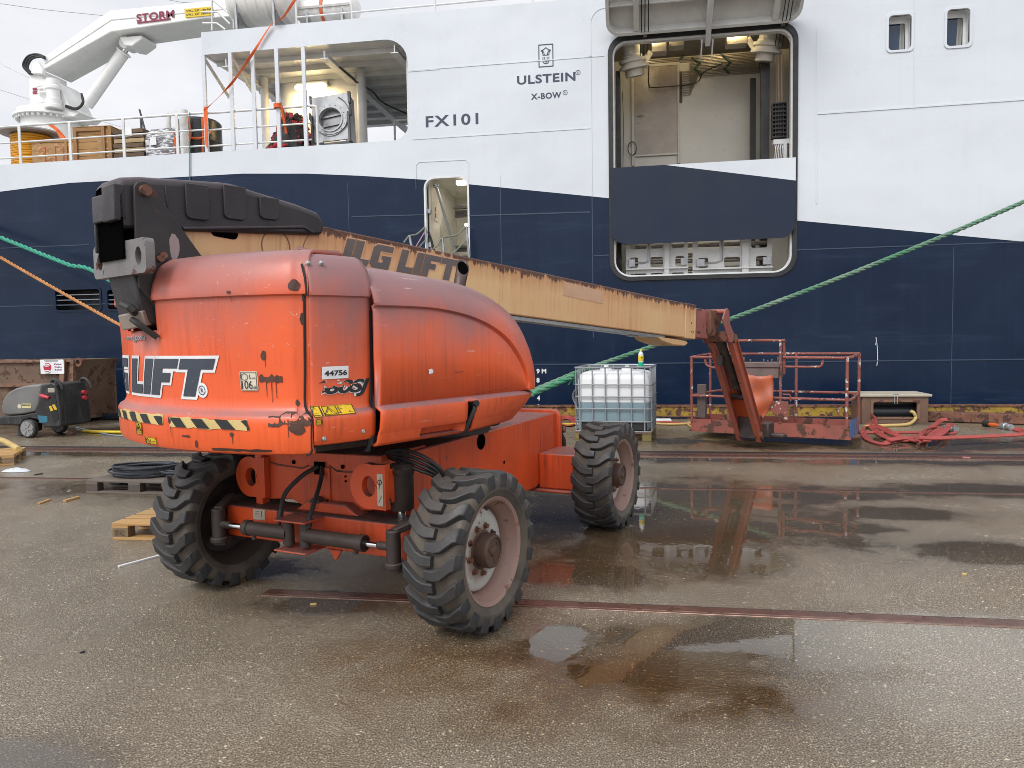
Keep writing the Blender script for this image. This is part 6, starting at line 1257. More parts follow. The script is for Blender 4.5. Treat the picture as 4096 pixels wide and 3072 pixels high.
# ---- jib
def lp(p): return Vector(p)
J0, J1 = Vector((0, 5.50, 1.585)), Vector((0, 6.50, .135))
for w in (.10, -.18):
    mb = MB(); a_, b_ = J0 + Vector((w, 0, 0)), J1 + Vector((w, 0, 0)); d = (b_ - a_).normalized(); n = Vector((1, 0, 0)).cross(d)
    mb.bar(a_, b_, .012, .17, n); mb.bar(a_ + n * .08, b_ + n * .08, .075, .012, n); mb.bar(a_ - n * .08, b_ - n * .08, .075, .012, n); mb.build("jib_channel", M_REDST, LIFT, .004)
    mb = MB(); mb.cyl(a_ + Vector((-.05, 0, 0)), a_ + Vector((.05, 0, 0)), .06, 14); mb.cyl(b_ + Vector((-.05, 0, 0.04)), b_ + Vector((.05, 0, .04)), .06, 14); mb.build("jib_pin", M_BROWNRUST, LIFT, smooth=40)
for w in (.125, -.225):
    mb = MB(); q = [on_side(*p, .14) for p in ((1561, 690), (1567.5, 667), (1572, 666), (1575, 672), (1577, 700), (1587, 725), (1589.5, 732), (1580, 740), (1575.5, 740), (1569, 718))]; mb.prism([(w, p.y, p.z) for p in q], (.02, 0, 0)); NP = mb.build("nose_plate", M_PINK, LIFT, .006)
mb = MB(); a_ = on_side(1570, 673, .14); mb.cyl((-.22, a_.y, a_.z), (.13, a_.y, a_.z), .035, 14); b_ = on_side(1578, 730, .14); mb.cyl((-.22, b_.y, b_.z), (.13, b_.y, b_.z), .05, 14); mb.build("nose_shaft", M_REDST, LIFT, smooth=40)
mb = MB(); mb.prism([(-.28, 5.0, 1.96), (-.28, 5.30, 1.95), (-.28, 5.38, 1.84), (-.28, 5.30, 1.76), (-.28, 5.18, 1.63), (-.28, 5.02, 1.61)], (.30, 0, 0)); mb.bb((-.18, 5.30, 1.55), (.10, 5.5, 1.68)); mb.build("boom_nose", M_BROWNRUST, LIFT, .01)
mb = MB(); a_, b_ = Vector((-.04, 5.40, 1.60)), Vector((-.04, 6.02, .90)); mb.cyl(a_, b_, .058, 18); mb.cyl(b_ - (b_ - a_) * .06, b_, .07, 18); mb.bb((-.12, 5.52, 1.22), (-.05, 5.60, 1.36)); mb.tube([a_ + Vector((-.08, -.03, 0)), (a_ + b_) / 2 + Vector((-.08, -.08, .2)), b_ + Vector((-.05, -.06, .1))], .014, 6); JC = mb.build("jib_cylinder", M_GRIME, LIFT, smooth=40)
mb = MB(); mb.cyl(b_, b_ + Vector((0, .12, -.14)), .03, 12); mb.cyl((-.16, 6.13, .76), (.09, 6.13, .76), .045, 14); mb.build("cylinder_rod", M_GRIME, JC, smooth=40)
mb = MB(); a_, b_ = Vector((-.04, 6.10, .86)), Vector((-.04, 6.36, .46)); d = (b_ - a_).normalized(); mb.bar(a_, b_, .27, .03, Vector((1, 0, 0)).cross(d)); mb.build("jib_web", weather("fresh_orange", (.50, .085, .02), None, .5, rust=.3), LIFT)
mb = MB(); mb.bb((-.17, 6.36, .13), (.09, 6.62, .46)); mb.bb((.06, 6.50, .14), (.22, 6.74, .36)); mb.bb((.1, 6.6, .14), (.40, 6.75, .20)); mb.build("rotator", M_GRIME, LIFT, .02)
# ---- work platform
FLp = w2l(EYE + (Vector((.83, 11.70, .20)) - EYE) * 1.045); PLEN, PDEP = 2.34, .84
M_SPLAT = weather("paint_splattered_red", (.26, .075, .055), (.19, .06, .048), .6, mott=4, rust=.40, rscale=6, bump=.2)
def splat(m):
    nt = m.node_tree; b = nt.nodes['Principled BSDF']; V = nt.nodes.new("ShaderNodeTexCoord").outputs['Object']; src = b.inputs['Base Color'].links[0].from_socket
    c = mixc(nt, ramp(nt, noise(nt, V, 13, 6, .6), .60, .62), src, (.55, .53, .50)); c = mixc(nt, ramp(nt, noise(nt, V, 5, 6, .6), .66, .68), c, (.06, .13, .28)); nt.links.new(c, b.inputs['Base Color'])
splat(M_SPLAT)
PLAT_ROT = TAZ - R(24.0)
def ppart(mb, name, mat, par=None, **k):
    o = mb.build(name, mat, par or LIFT, **k)
    if par is None: o.location = FLp; o.rotation_euler = (0, 0, PLAT_ROT)
    return o
mb = MB(); t = .012
mb.bb((0, 0, .0), (PLEN, t, .17)); mb.bb((0, PDEP - t, .0), (PLEN, PDEP, .17)); mb.bb((0, t, .0), (t, PDEP - t, .17)); mb.bb((PLEN - t, t, .0), (PLEN, PDEP - t, .17)); mb.bb((t, t, .02), (PLEN - t, PDEP - t, .035))
mb.bb((-.02, -.02, -.03), (PLEN + .02, .02, .0)); mb.bb((-.02, PDEP - .02, -.03), (PLEN + .02, PDEP + .02, .0))
PLAT = ppart(mb, "work_platform", weather("battered_toe_board", (.30, .085, .06), (.22, .07, .055), .6, mott=4, rust=.45, rscale=5, bump=.25))
mb = MB()
for i in range(22): x = .03 + i * (PLEN - .06) / 21; mb.bb((x, t, .036), (x + .012, PDEP - t, .06))
mb.build("floor_grating", M_BROWNRUST, PLAT)
def tubes(name, L, r_=.021, mat=M_SPLAT):
    mb = MB()
    for pts in L: mb.tube(pts, r_, 8)
    return mb.build(name, mat, PLAT, smooth=40)
ZT, ZM = 1.15, .54
tubes("top_rail", [[(0, 0, ZT), (.52, 0, ZT)], [(1.42, 0, ZT), (PLEN - .08, 0, ZT - .01), (PLEN, .1, ZT)], [(0, 0, ZT), (0, PDEP, ZT + .03), (PLEN, PDEP, ZT + .03), (PLEN, .1, ZT)]])
tubes("mid_rail", [[(0, 0, ZM), (PLEN - .06, 0, ZM), (PLEN, .08, ZM)], [(0, 0, ZM), (.15, PDEP * .7, ZM + .03), (.3, PDEP, ZM + .04), (PLEN, PDEP, ZM + .04), (PLEN, .08, ZM)]])
tubes("console_hoop", [spl([(.60, 0, .17), (.60, 0, ZT + .20), (.64, 0, ZT + .25), (1.36, 0, ZT + .25), (1.42, .02, ZT + .20), (1.42, .05, .9)], 5), [(1.38, 0, .17), (1.38, 0, ZT + .24)]])
for x, y in ((0.012, .0), (PLEN - .04, 0), (.03, PDEP), (PLEN - .01, PDEP), (.42, PDEP), (1.42, PDEP - .01)): tubes("corner_post", [[(x, y, .12), (x, y, ZT + (.03 if y else 0))]], .022)
tubes("hand_bar", [spl([(1.44, .02, ZT - .14), (1.85, .02, ZT - .14), (1.95, .02, ZT - .12), (1.97, .02, ZT - .02)], 5)], .018)
tubes("hand_bar", [spl([(.22, .02, ZT - .02), (.25, .02, ZT - .12), (.35, .02, ZT - .16), (.5, .02, ZT - .16)], 5)], .018)
tubes("lanyard_eye", [[(1.42, -.02, .6), (1.52, -.02, .6), (1.54, -.02, .55), (1.53, -.02, .50)]], .012)
tubes("lanyard_eye", [[(PLEN - .1, -.02, .44), (PLEN - .15, -.02, .42), (PLEN - .15, -.02, .33), (PLEN - .1, -.02, .31)]], .012)
mb = MB(); mb.bb((.72, -.06, 1.00), (1.38, .28, 1.07))
for x in (.78, .82, .92, 1.12, 1.18, 1.24, 1.33): mb.cyl((x, .06, 1.07), (x, .06, 1.07 + random.uniform(.02, .09)), .012, 6)
mb.bb((.74, -.04, .84), (1.36, .26, 1.0)); CON = mb.build("control_console", weather("dusty_console", (.10, .075, .068), (.16, .11, .10), .6, mott=3, dust=.6, dcol=(.28, .19, .17)), PLAT, .02)
mb = MB(); rows = []                                      # dented orange shield below the console
for i in range(13):
    v = i / 12; z = .20 + v * .68; row = []
    for j in range(13):
        u = j / 12; wv = .02 * math.sin(u * 9 + v * 5) + .018 * math.sin(u * 4 - v * 11); x0_, x1_ = .78 + .08 * (1 - v) ** 2, 1.06 + .26 * min(1, (v + .02) * 2.2) ** .6 - .04 * v; row.append((x0_ + (x1_ - x0_) * u, -.05 - .05 * math.sin(u * 3.1) + wv, z + .012 * math.sin(u * 7)))
    rows.append(row)
mb.grid(rows); o = mb.build("console_shield", weather("scuffed_orange_sheet", (.52, .10, .03), (.38, .12, .07), .42, mott=3.5, rust=.30, dust=.5, dcol=(.34, .19, .15), bump=.2), PLAT, smooth=60); o.modifiers.new("thick", 'SOLIDIFY').thickness = .006
mb = MB(); mb.bb((.08, .05, .18), (.22, .12, .72)); mb.build("document_box", plain("dirty_box", (.10, .07, .065), .6), PLAT, .01)
mb = MB(); mb.prism([(1.16, -.03, .50), (1.50, -.03, .50), (1.50, -.03, .22), (1.44, -.03, .22), (1.16, -.03, .40)], (0, .02, 0)); mb.build("mount_gusset", M_SPLAT, PLAT)
mb = MB(); 
for i in range(4): mb.bb((PLEN + .001, .03 + i * .19, -.02), (PLEN + .004, .16 + i * .19, .24))
mb.build("blue_tape", plain("blue_tape", (.05, .16, .36), .55), PLAT)
mb = MB(); rows = [[(.28 + .045 * i, .25 + .06 * j, .06 + .07 * abs(math.sin(i * 1.3 + j * .8)) * (1 if 0 < i < 9 and 0 < j < 6 else .1)) for j in range(7)] for i in range(10)]; mb.grid(rows)
tag(mb.build("blue_rag", weather("blue_cloth", (.015, .035, .085), (.03, .05, .10), .9), smooth=60), "crumpled dark blue cloth lying in the work platform", "cloth").matrix_world = Matrix.Translation(l2w(FLp)) @ Matrix.Rotation(-R(24), 4, 'Z')
# ================================================================== quay edge
t = thing("edge_beam", "low yellow steel beam with brown rust along the edge of the quay", "edge beam", (0, 14.95, 0))
M_YEL = weather("worn_yellow", (.34, .22, .025), (.20, .13, .02), .65, mott=5, rust=.49, rscale=10, bump=.3, streak=.3)
mb = MB(); mb.bb((-70, -.04, .06), (70, .05, .24)); mb.build("web", M_YEL, t)
for za, zb, yb in ((.24, .27, .12), (.045, .06, .07)): mb = MB(); mb.bb((-70, -.06, za), (70, yb, zb)); mb.build("flange", M_BROWNRUST, t)
for i in range(44):
    mb = MB(); x = -44 + i * 2.05; mb.bb((x - .12, -.03, 0), (x + .12, .06, .045)); mb.build("foot", M_BROWNRUST, t)
a = gnd(258, 905); mb = MB(); mb.cyl((-26, 14.55, .075), (a.x + 4.5, 14.55, .075), .075, 14); tag(mb.build("black_pipe", plain("black_pipe", (.02, .025, .04), .25), smooth=40), "long black pipe lying in front of the yellow beam on the left", "pipe")
# ================================================================== mooring ropes and bollards
def rope(pts, r, mat, pitch=9):
    pts = spl(pts, 40); L = 0; mb = MB(); cur = [[], [], []]; u0 = (pts[1] - pts[0]).normalized().orthogonal().normalized()
    for i, p in enumerate(pts):
        tg_ = (pts[min(i + 1, len(pts) - 1)] - pts[max(i - 1, 0)]).normalized(); u = (u0 - tg_ * u0.dot(tg_)).normalized(); w = tg_.cross(u)
        if i: L += (p - pts[i - 1]).length
        for k in range(3): a = L / (r * pitch) * 6.283 + k * 2.094; cur[k].append(p + (u * math.cos(a) + w * math.sin(a)) * r * .55)
    for c in cur: mb.tube(c, r * .52, 6)
    return mb
def sag(a, b, s, n=5): return [a + (b - a) * i / n + Vector((0, 0, -s * 4 * (i / n) * (1 - i / n))) for i in range(n + 1)]
M_ROPEG = weather("green_rope", (.035, .25, .13), (.10, .24, .15), .75, mott=6); M_ROPED = weather("faded_green_rope", (.16, .235, .175), (.07, .20, .12), .8, mott=1.5); M_ROPEO = weather("orange_rope", (.50, .24, .09), (.42, .18, .06), .8, mott=6); M_ROPET = weather("teal_rope", (.03, .33, .22), (.06, .26, .18), .75, mott=6)
BO1 = gnd(985, 905); BO1.y = 14.0; BO2 = gnd(640, 905); BO2.y = 14.0
mb = rope(sag(Vector((BO1.x - .1, 14.0, .35)), at(1142, 847, 13.7), .0, 2) + sag(at(1150, 844, 13.7), at(1250, 803, 13.9), .0, 2) + sag(at(1340, 772, 14.1), at(2320, 388, 16.0), .12, 6), .043, M_ROPED)
tag(mb.build("mooring_rope", M_ROPED, smooth=60), "thick green mooring rope rising to the right behind the white liquid tank", "rope", "mooring ropes")
mb = rope(sag(Vector((BO1.x - .1, 13.94, .25)), at(1142, 853, 13.62), .0, 2) + sag(at(1150, 850, 13.62), at(1240, 812, 13.85), .0, 2), .055, M_ROPEG)
for k in range(7): mb.tube([at(1240, 815, 13.85), at(1240, 815, 13.85) + Vector((random.uniform(-.12, .06), random.uniform(-.04, .04), random.uniform(-.14, -.02)))], .012, 4)
tag(mb.build("mooring_rope", M_ROPEG, smooth=60), "short green rope strand with a frayed end lying against the thick green mooring rope", "rope", "mooring ropes")
mb = rope(sag(at(-120, 462, 16.0), at(240, 608, 15.2), .02, 4) + [Vector((BO2.x, 14.05, .4))], .05, M_ROPET); tag(mb.build("mooring_rope", M_ROPET, smooth=60), "teal green mooring rope coming down from the upper left behind the lift", "rope", "mooring ropes")
mb = rope(sag(at(-120, 485, 16.0), at(250, 697, 14.8), .02, 4) + [Vector((BO2.x - .1, 13.95, .3))], .038, M_ROPEO); tag(mb.build("mooring_rope", M_ROPEO, smooth=60), "orange mooring rope below the teal one at the left", "rope", "mooring ropes")
for B_, lab in ((BO1, "black iron bollard on the quay edge holding the green rope, hidden behind the lift's nose"), (BO2, "black iron bollard on the quay edge holding the teal and orange ropes")):
    mb = MB(); mb.lathe([(0, 0), (.34, 0), (.34, .04), (.2, .06), (.17, .35), (.2, .42), (.27, .46), (.27, .52), (.18, .56), (0, .57)], (0, 0, 0), (0, 0, 1), 28); tag(mb.build("bollard", M_DGREY, loc=(B_.x, 14.0, 0), smooth=40), lab, "bollard", "quay bollards")
# ================================================================== gangway to the boarding door
GW = thing("gangway", "grey gangway with rope handrails leading up to the boarding door", "gangway", (-4.15, Y0 - .1, 3.30))
g0, g1 = Vector((0, 0, 0)), Vector((-1.6, -1.35, -3.05)); d = g1 - g0; sd_ = Vector((d.y, -d.x, 0)).normalized() * .42
mb = MB(); 
for s in (-1, 1): mb.bar(g0 + sd_ * s, g1 + sd_ * s, .05, .12)
for i in range(18): q = g0 + d * (i + .5) / 18; mb.bar(q - sd_, q + sd_, .16, .02)
mb.build("walkway", M_GALV, GW)
for (x, y, x2, y2, Y) in ((884, 508, 889, 532, 15.4), (918, 490, 926, 560, 15.8), (955, 514, 962, 570, 15.6), (1007, 489, 1015, 575, 16.1)):
    a, b = at(x, y, Y) - GW.location, at(x2, y2, Y) - GW.location; mb = MB(); mb.tube([a, b, b + Vector((.0, 0, -.35))], .028, 8); mb.build("stanchion", M_GALV, GW, smooth=40)
mb = MB(); g = lambda x, y, Y: at(x, y, Y) - GW.location
for pts in ([(872, 524, 15.2), (884, 510, 15.4), (900, 506, 15.6), (918, 491, 15.8)], [(935, 538, 15.4), (945, 530, 15.5), (955, 514, 15.6), (985, 508, 15.8), (1007, 490, 16.1)], [(900, 540, 15.5), (918, 520, 15.8)], [(965, 560, 15.6), (1007, 520, 16.1)]): mb.tube(spl([g(*p) for p in pts], 6), .018, 6)
mb.tube([g(1007, 490, 16.1), g(1020, 491, 16.35)], .008, 5); mb.build("hand_rope", weather("grey_green_rope", (.20, .21, .16), None, .8, mott=20), GW, smooth=40)
mb = MB(); mb.tube([g(917, 502, 15.75), g(896, 537, 15.4)], .012, 5); mb.build("lashing", plain("pink_line", (.45, .25, .3), .7), GW)
mb = MB(); mb.tube([g(925, 500, 15.9), g(932, 520, 15.9), g(942, 560, 15.9)], .03, 6); mb.build("strap", M_BLACK, GW)
# ================================================================== liquid tank in its cage
IB = gnd(1331, 951); IW, ID, IH = 1.20, 1.00, 1.16
T = thing("liquid_tank", "white caged liquid tank on a pallet, part filled with blue-grey liquid", "tank", (IB.x + .0, IB.y + .45, 0), R(-6))
mb = MB(); mb.bb((-IW / 2, -ID / 2, .115), (IW / 2, ID / 2, .14)); mb.build("pallet_deck", weather("brown_plate", (.20, .10, .05), None, .6), T, .004)
for x in (-.53, 0, .53):
    for y in (-.42, .42): mb = MB(); mb.bb((x - .07, y - .07, 0), (x + .07, y + .07, .115)); mb.build("foot_block", wood("mossy_block", (.22, .18, .06), (.14, .11, .03), 1, 0), T, .006)
m, nt, b = new_mat("translucent_tank"); V = nd(nt, "TexCoord").outputs['Object']; z = nd(nt, "SeparateXYZ", {0: V}).outputs[2]
c = mixc(nt, ramp(nt, z, .598, .606), (.20, .29, .33), (.72, .73, .74)); c = mixc(nt, ramp(nt, noise(nt, V, 3, 3), .4, .75), c, mixc(nt, .12, c, (.4, .4, .4)))
nt.links.new(c, b.inputs['Base Color']); b.inputs['Roughness'].default_value = .35; b.inputs['Subsurface Weight'].default_value = .12; b.inputs['Subsurface Radius'].default_value = (.05, .05, .05)
mb = MB(); rows = []
for zz, e in ((.145, .05), (.16, .02), (.30, .012), (.60, .004), (.95, .008), (1.03, .03), (1.07, .08), (1.085, .16)):
    rows.append([(p[0], p[1], zz) for p in rrect(-IW / 2 + .03 + e, -ID / 2 + .03 + e, IW / 2 - .03 - e, ID / 2 - .03 - e, .10, 5)])
mb.grid(rows, cv=True); mb.face(rows[-1]); mb.face(rows[0]); mb.build("tank_body", m, T, smooth=60)
mb = MB(); mb.bb((-.50, -.478, .15), (.53, -.40, .30)); mb.build("dark_base", M_BLACK, T, .02)
mb = MB(); r_ = .011
for zz in (.145, .30, .50, .69, .88, 1.15): mb.tube([(p[0], p[1], zz) for p in rrect(-IW / 2, -ID / 2, IW / 2, ID / 2, .06, 3)], r_ if zz < 1.1 else .014, 6, closed=True)
for k in range(6):
    x = -.52 + k * 1.02 / 5
    for y in (-ID / 2 + .004, ID / 2 - .004): mb.tube([(x, y, .145), (x, y, 1.15)], r_, 6)
for k in range(5):
    y = -.40 + k * .2
    for x in (-IW / 2 + .004, IW / 2 - .004): mb.tube([(x, y, .145), (x, y, 1.15)], r_, 6)
mb.tube([(-IW / 2, -.1, 1.14), (IW / 2, -.1, 1.14)], .01, 6); mb.build("cage", plain("cage_tube", (.30, .32, .34), .4, .4), T, smooth=40)
for x, y, rr in ((-.18, .1, .10), (.18, -.05, .09)): mb = MB(); mb.lathe([(0, 1.07), (rr, 1.07), (rr, 1.125), (rr * .4, 1.13), (rr * .4, 1.16), (0, 1.165)], (x, y, 0), (0, 0, 1), 18); mb.build("cap", M_MARK, T, smooth=40)
mb = MB(); mb.grid([[(-.61, -.5 + .01 * i, 1.0 - .1 * k + .0) if 0 else (-.61 - .04 * math.sin(k * .9) * (1 + .3 * math.sin(i * 2)), -.48 + .06 * i, .80 - .06 * k) for i in range(5)] for k in range(6)]); mb.build("torn_film", plain("torn_film", (.6, .62, .63), .3), T, smooth=60)
p = at(1388, 795, IB.y + .10); q = T.matrix_basis @ Vector((.44, -.44, 1.163))
t = thing("bottle", "plastic bottle with a yellow label standing on the tank cage", "bottle", q)
mb = MB(); mb.lathe([(0, 0), (.038, 0), (.04, .01), (.04, .08), (.038, .1), (.04, .12), (.04, .19), (.03, .215), (.017, .23), (.017, .24), (0, .24)], (0, 0, 0), (0, 0, 1), 20)
m, nt, b = new_mat("bottle_plastic"); z = nd(nt, "SeparateXYZ", {0: nd(nt, "TexCoord").outputs['Object']}).outputs[2]; c = mixc(nt, ramp(nt, z, .066, .07), (.02, .42, .24), (.55, .62, .62)); nt.links.new(c, b.inputs['Base Color']); b.inputs['Roughness'].default_value = .25
mb.build("bottle_body", m, t, smooth=40); mb = MB(); mb.lathe([(.0405, .085), (.042, .09), (.042, .165), (.0405, .17)], (0, 0, 0), (0, 0, 1), 20); LB = mb.build("label", plain("yellow_label", (.75, .55, .02), .4), t, smooth=40)
mb = MB(); mb.bb((.004, -.0435, .13), (.022, -.038, .15)); mb.build("label_mark", M_LETTER, LB); mb = MB(); mb.cyl((0, 0, .238), (0, 0, .268), .019, 14); mb.build("cap", plain("cap_yellow", (.75, .62, .10), .4), t, smooth=40)
# ================================================================== hose box, hoses
bx0, bx1 = gnd(1868, 912), gnd(2004, 909); BY = 14.15; X0_, X1_ = at(1862, 880, BY).x, at(2005, 880, BY).x; BH = at(1950, 857, BY).z
T = thing("hose_box", "brown steel box with a pale lid and an open front showing black hose", "box", ((X0_ + X1_) / 2, BY, 0)); w = X1_ - X0_
M_BOXB = weather("brown_box_paint", (.15, .085, .058), (.11, .065, .045), .55, mott=4, rust=.40, rscale=7, rcol=(.10, .05, .03), bump=.2)
mb = MB(); mb.plate([(-w / 2, 0), (w / 2, 0), (w / 2, BH), (-w / 2, BH)], [rrect(-w / 2 + .19, .13, w / 2 - .19, BH - .10, .03, 3)], .03, lambda u, v, q: (u, q, v)); mb.bb((-w / 2, .02, 0), (-w / 2 + .03, .70, BH)); mb.bb((w / 2 - .03, .02, 0), (w / 2, .70, BH)); mb.bb((-w / 2 + .03, .67, 0), (w / 2 - .03, .70, BH)); BX = mb.build("case", M_BOXB, T, .008)
mb = MB(); mb.plate(rrect(-w / 2 + .14, .09, w / 2 - .14, BH - .05, .01, 1), [rrect(-w / 2 + .185, .125, w / 2 - .185, BH - .095, .03, 3)], .015, lambda u, v, q: (u, q - .02, v)); mb.build("front_frame", weather("rust_frame", (.20, .11, .07), None, .6, rust=.45), T, .004)
mb = MB(); mb.bb((-w / 2 - .05, -.05, BH), (w / 2 + .05, .75, BH + .045)); LD = mb.build("lid", weather("pale_lid", (.44, .40, .32), (.36, .33, .26), .6, mott=4, streak=.2), T, .012)
mb = MB(); mb.bb((-.03, -.06, BH - .12), (-.015, -.045, BH + .03)); mb.bb((.015, -.06, BH - .12), (.03, -.045, BH + .02)); mb.bb((-.04, -.05, BH + .045), (.05, -.02, BH + .06)); mb.build("hasp", M_GALV, LD, .004)
mb = MB(); mb.cyl((-w / 2 + .04, .22, .20), (w / 2 - .04, .22, .20), .11, 20); mb.cyl((-w / 2 + .04, .34, .38), (w / 2 - .04, .34, .38), .15, 20); mb.build("black_hose_roll", plain("black_hose_roll", (.022, .024, .028), .4), T, smooth=40)
M_FIRE = weather("red_fire_hose", (.36, .062, .050), (.28, .048, .040), .6, mott=6, bump=.3, bscale=120)
def flat_hose(pts, width, n=8, twist=None, z=.012):
    """collapsed hose: a ribbon of real thickness that stands on edge or lies flat"""
    P_ = spl(pts, n); rows = []
    for i, p in enumerate(P_):
        t_ = (P_[min(i + 1, len(P_) - 1)] - P_[max(0, i - 1)]); t_.z = 0; t_ = t_.normalized() if t_.length > 1e-6 else Vector((1, 0, 0)); s_ = Vector((-t_.y, t_.x, 0))
        a = (twist(i / (len(P_) - 1)) if twist else 0.0); wv = s_ * math.cos(a) + Vector((0, 0, 1)) * math.sin(a); nn_ = t_.cross(wv); h = .009
        base = p + Vector((0, 0, z + abs(math.sin(a)) * width / 2)); rows.append([base + wv * (width / 2) * c_ + nn_ * h * s__ for c_, s__ in ((-1, 0), (-.92, 1), (0, 1.25), (.92, 1), (1, 0), (.92, -1), (0, -1.1), (-.92, -1))])
    mb = MB(); mb.grid(rows, cv=True); mb.face(rows[0]); mb.face(rows[-1]); return mb
gp = lambda L, zz=0.0: [gnd(x, y) + Vector((0, 0, zz)) for x, y in L]
tw = lambda a, b, f=1: (lambda t: a + (b - a) * (.5 + .5 * math.sin(t * 6.283 * f)))
hl_ = [([(1872, 924), (1864, 932), (1872, 950), (1905, 962), (1925, 958)], "outermost left loop of red fire hose in front of the brown box"), ([(1875, 920), (1893, 938), (1920, 952), (1960, 956), (1976, 949)], "second red fire hose strand from the left, crossing down to the heap's middle"),
       ([(1890, 926), (1930, 945), (1970, 957), (1985, 962)], "red fire hose strand running diagonally under the yellow pipe"), ([(1920, 960), (1950, 956), (1985, 955), (2005, 963), (1990, 965)], "folded front strand of red fire hose at the bottom of the heap"),
       ([(1983, 963), (1993, 950), (2010, 935), (2024, 922), (2034, 917), (2046, 917)], "red fire hose strand rising to the fold at the right of the heap"), ([(2004, 962), (2016, 950), (2030, 940), (2025, 932), (2000, 940), (1992, 952)], "inner looped strand of red fire hose on the right of the heap"),
       ([(2012, 963), (2035, 950), (2046, 938), (2050, 930), (2056, 934)], "red fire hose strand ending at a metal coupling"), ([(1985, 962), (2020, 963), (2080, 961), (2150, 958), (2230, 952), (2290, 940)], "long flat red fire hose running off to the right edge")]
for i, (L, lab) in enumerate(hl_):
    mb = flat_hose([p + Vector((0, 0, .012 * i)) for p in gp(L)], .085, 8, tw(.1, .5 + .1 * (i % 3), 1.3) if i != 7 else (lambda t: .35)); tag(mb.build("fire_hose", M_FIRE, smooth=50), lab, "hose", "red fire hose on the quay")
for L, lab, wd in (([(1205, 905), (1240, 907), (1300, 909), (1370, 912), (1430, 913), (1500, 919), (1560, 925)], "red fire hose lying straight behind the white tank", .07), ([(1198, 912), (1225, 906), (1238, 913), (1232, 922), (1210, 919)], "folded red fire hose beside the tow shackle", .10), ([(1640, 930), (1720, 934), (1800, 937), (1870, 938), (1980, 937), (2050, 939), (2064, 935), (2058, 927)], "red fire hose passing under the work platform to the coupling", .06)):
    mb = flat_hose(gp(L), wd, 8, tw(.2, .7)); tag(mb.build("fire_hose", M_FIRE, smooth=50), lab, "hose", "red fire hose on the quay")
mb = flat_hose([at(1884, 903, BY - .1), at(1888, 912, BY - .12) , gnd(1890, 926)], .10, 6, lambda t: .9); tag(mb.build("fire_hose", M_FIRE, smooth=50), "red hose end hanging out of the brown box's open front", "hose", "red fire hose on the quay")
def coupling(L, lab):
    a, b = gp(L, .05); mb = MB(); d = (b - a); t_ = thing("hose_coupling", lab, "coupling", a); d_ = d.normalized()
    mb.lathe([(0, 0), (.05, 0), (.055, .02), (.055, .10), (.065, .11), (.065, .16), (.05, .17), (.05, .22), (0, .22)], (0, 0, 0), d_, 20); mb.build("metal_collar", M_GALV, t_, smooth=35); return t_, d_
coupling([(2042, 931), (2056, 933)], "bright metal coupling at the end of the red hose heap")
t_, d_ = coupling([(2185, 930), (2165, 927)], "metal coupling with an orange and black nozzle at the right edge")
mb = MB(); mb.lathe([(0, .2), (.035, .2), (.032, .30), (.03, .46), (.0, .46)], (0, 0, 0), d_, 16); mb.build("nozzle_grip", plain("orange_grip", (.66, .13, .02), .5), t_, smooth=40); mb = MB(); mb.lathe([(0, .46), (.045, .46), (.05, .50), (.05, .58), (.035, .60), (0, .60)], (0, 0, 0), d_, 16); mb.build("nozzle_tip", M_BLACK, t_, smooth=40)
mb = flat_hose(gp([(2190, 931), (2205, 934), (2212, 940), (2240, 946)]), .09, 6, lambda t: .5); tag(mb.build("fire_hose", M_FIRE, smooth=50), "short red hose end joining the nozzle at the right edge", "hose", "red fire hose on the quay")
M_YHOSE = weather("pale_yellow_hose", (.55, .40, .15), (.48, .34, .12), .5, mott=5)
mb = MB(); a, b, c, e = gnd(1868, 925), gnd(1960, 921), gnd(1974, 917), at(1967, 888, gnd(1974, 917).y); mb.tube(spl([a + Vector((0, 0, .03)), (a + b) / 2 + Vector((0, 0, .03)), b + Vector((0, 0, .035)), c + Vector((.02, 0, .10)), (c + e) / 2 + Vector((.03, 0, .08)), e], 8), .028, 10); tag(mb.build("bent_hose", M_YHOSE, smooth=50), "stiff pale yellow hose bent upright in front of the brown box", "hose")
for L, r_, mt, lab in (([(1405, 917), (1450, 919), (1500, 918), (1540, 925), (1600, 929), (1680, 928)], .022, M_YHOSE, "pale yellow hose lying beside the white tank and under the platform"), ([(1490, 914), (1486, 918), (1500, 926), (1560, 933), (1640, 932)], .02, M_YHOSE, "small loop of pale yellow hose at the platform's left corner"), ([(1195, 921), (1250, 919), (1300, 921)], .025, plain("yellow_pipe", (.6, .42, .03), .5), "yellow hose just above the tow shackle, left of the white tank"),
                       ([(180, 934), (215, 936), (290, 937), (380, 938), (600, 940)], .028, plain("bright_yellow_hose", (.68, .50, .03), .45), "bright yellow hose trailing from the pressure washer"), ([(165, 925), (185, 929), (215, 936), (250, 942), (300, 944), (420, 946)], .012, plain("grey_blue_hose", (.20, .27, .30), .5), "thin grey-blue hose beside the bright yellow one"),
                       ([(-60, 965), (0, 972), (24, 983), (42, 995)], .045, M_YHOSE, "yellow pipe end resting on the pallet at the left edge")):
    mb = MB(); mb.tube(spl(gp(L, r_), 8), r_, 8) if "resting" not in lab else mb.tube(spl([p + Vector((0, 0, .16)) for p in gp(L)], 8), r_, 10); tag(mb.build("hose", mt, smooth=50), lab, "hose")
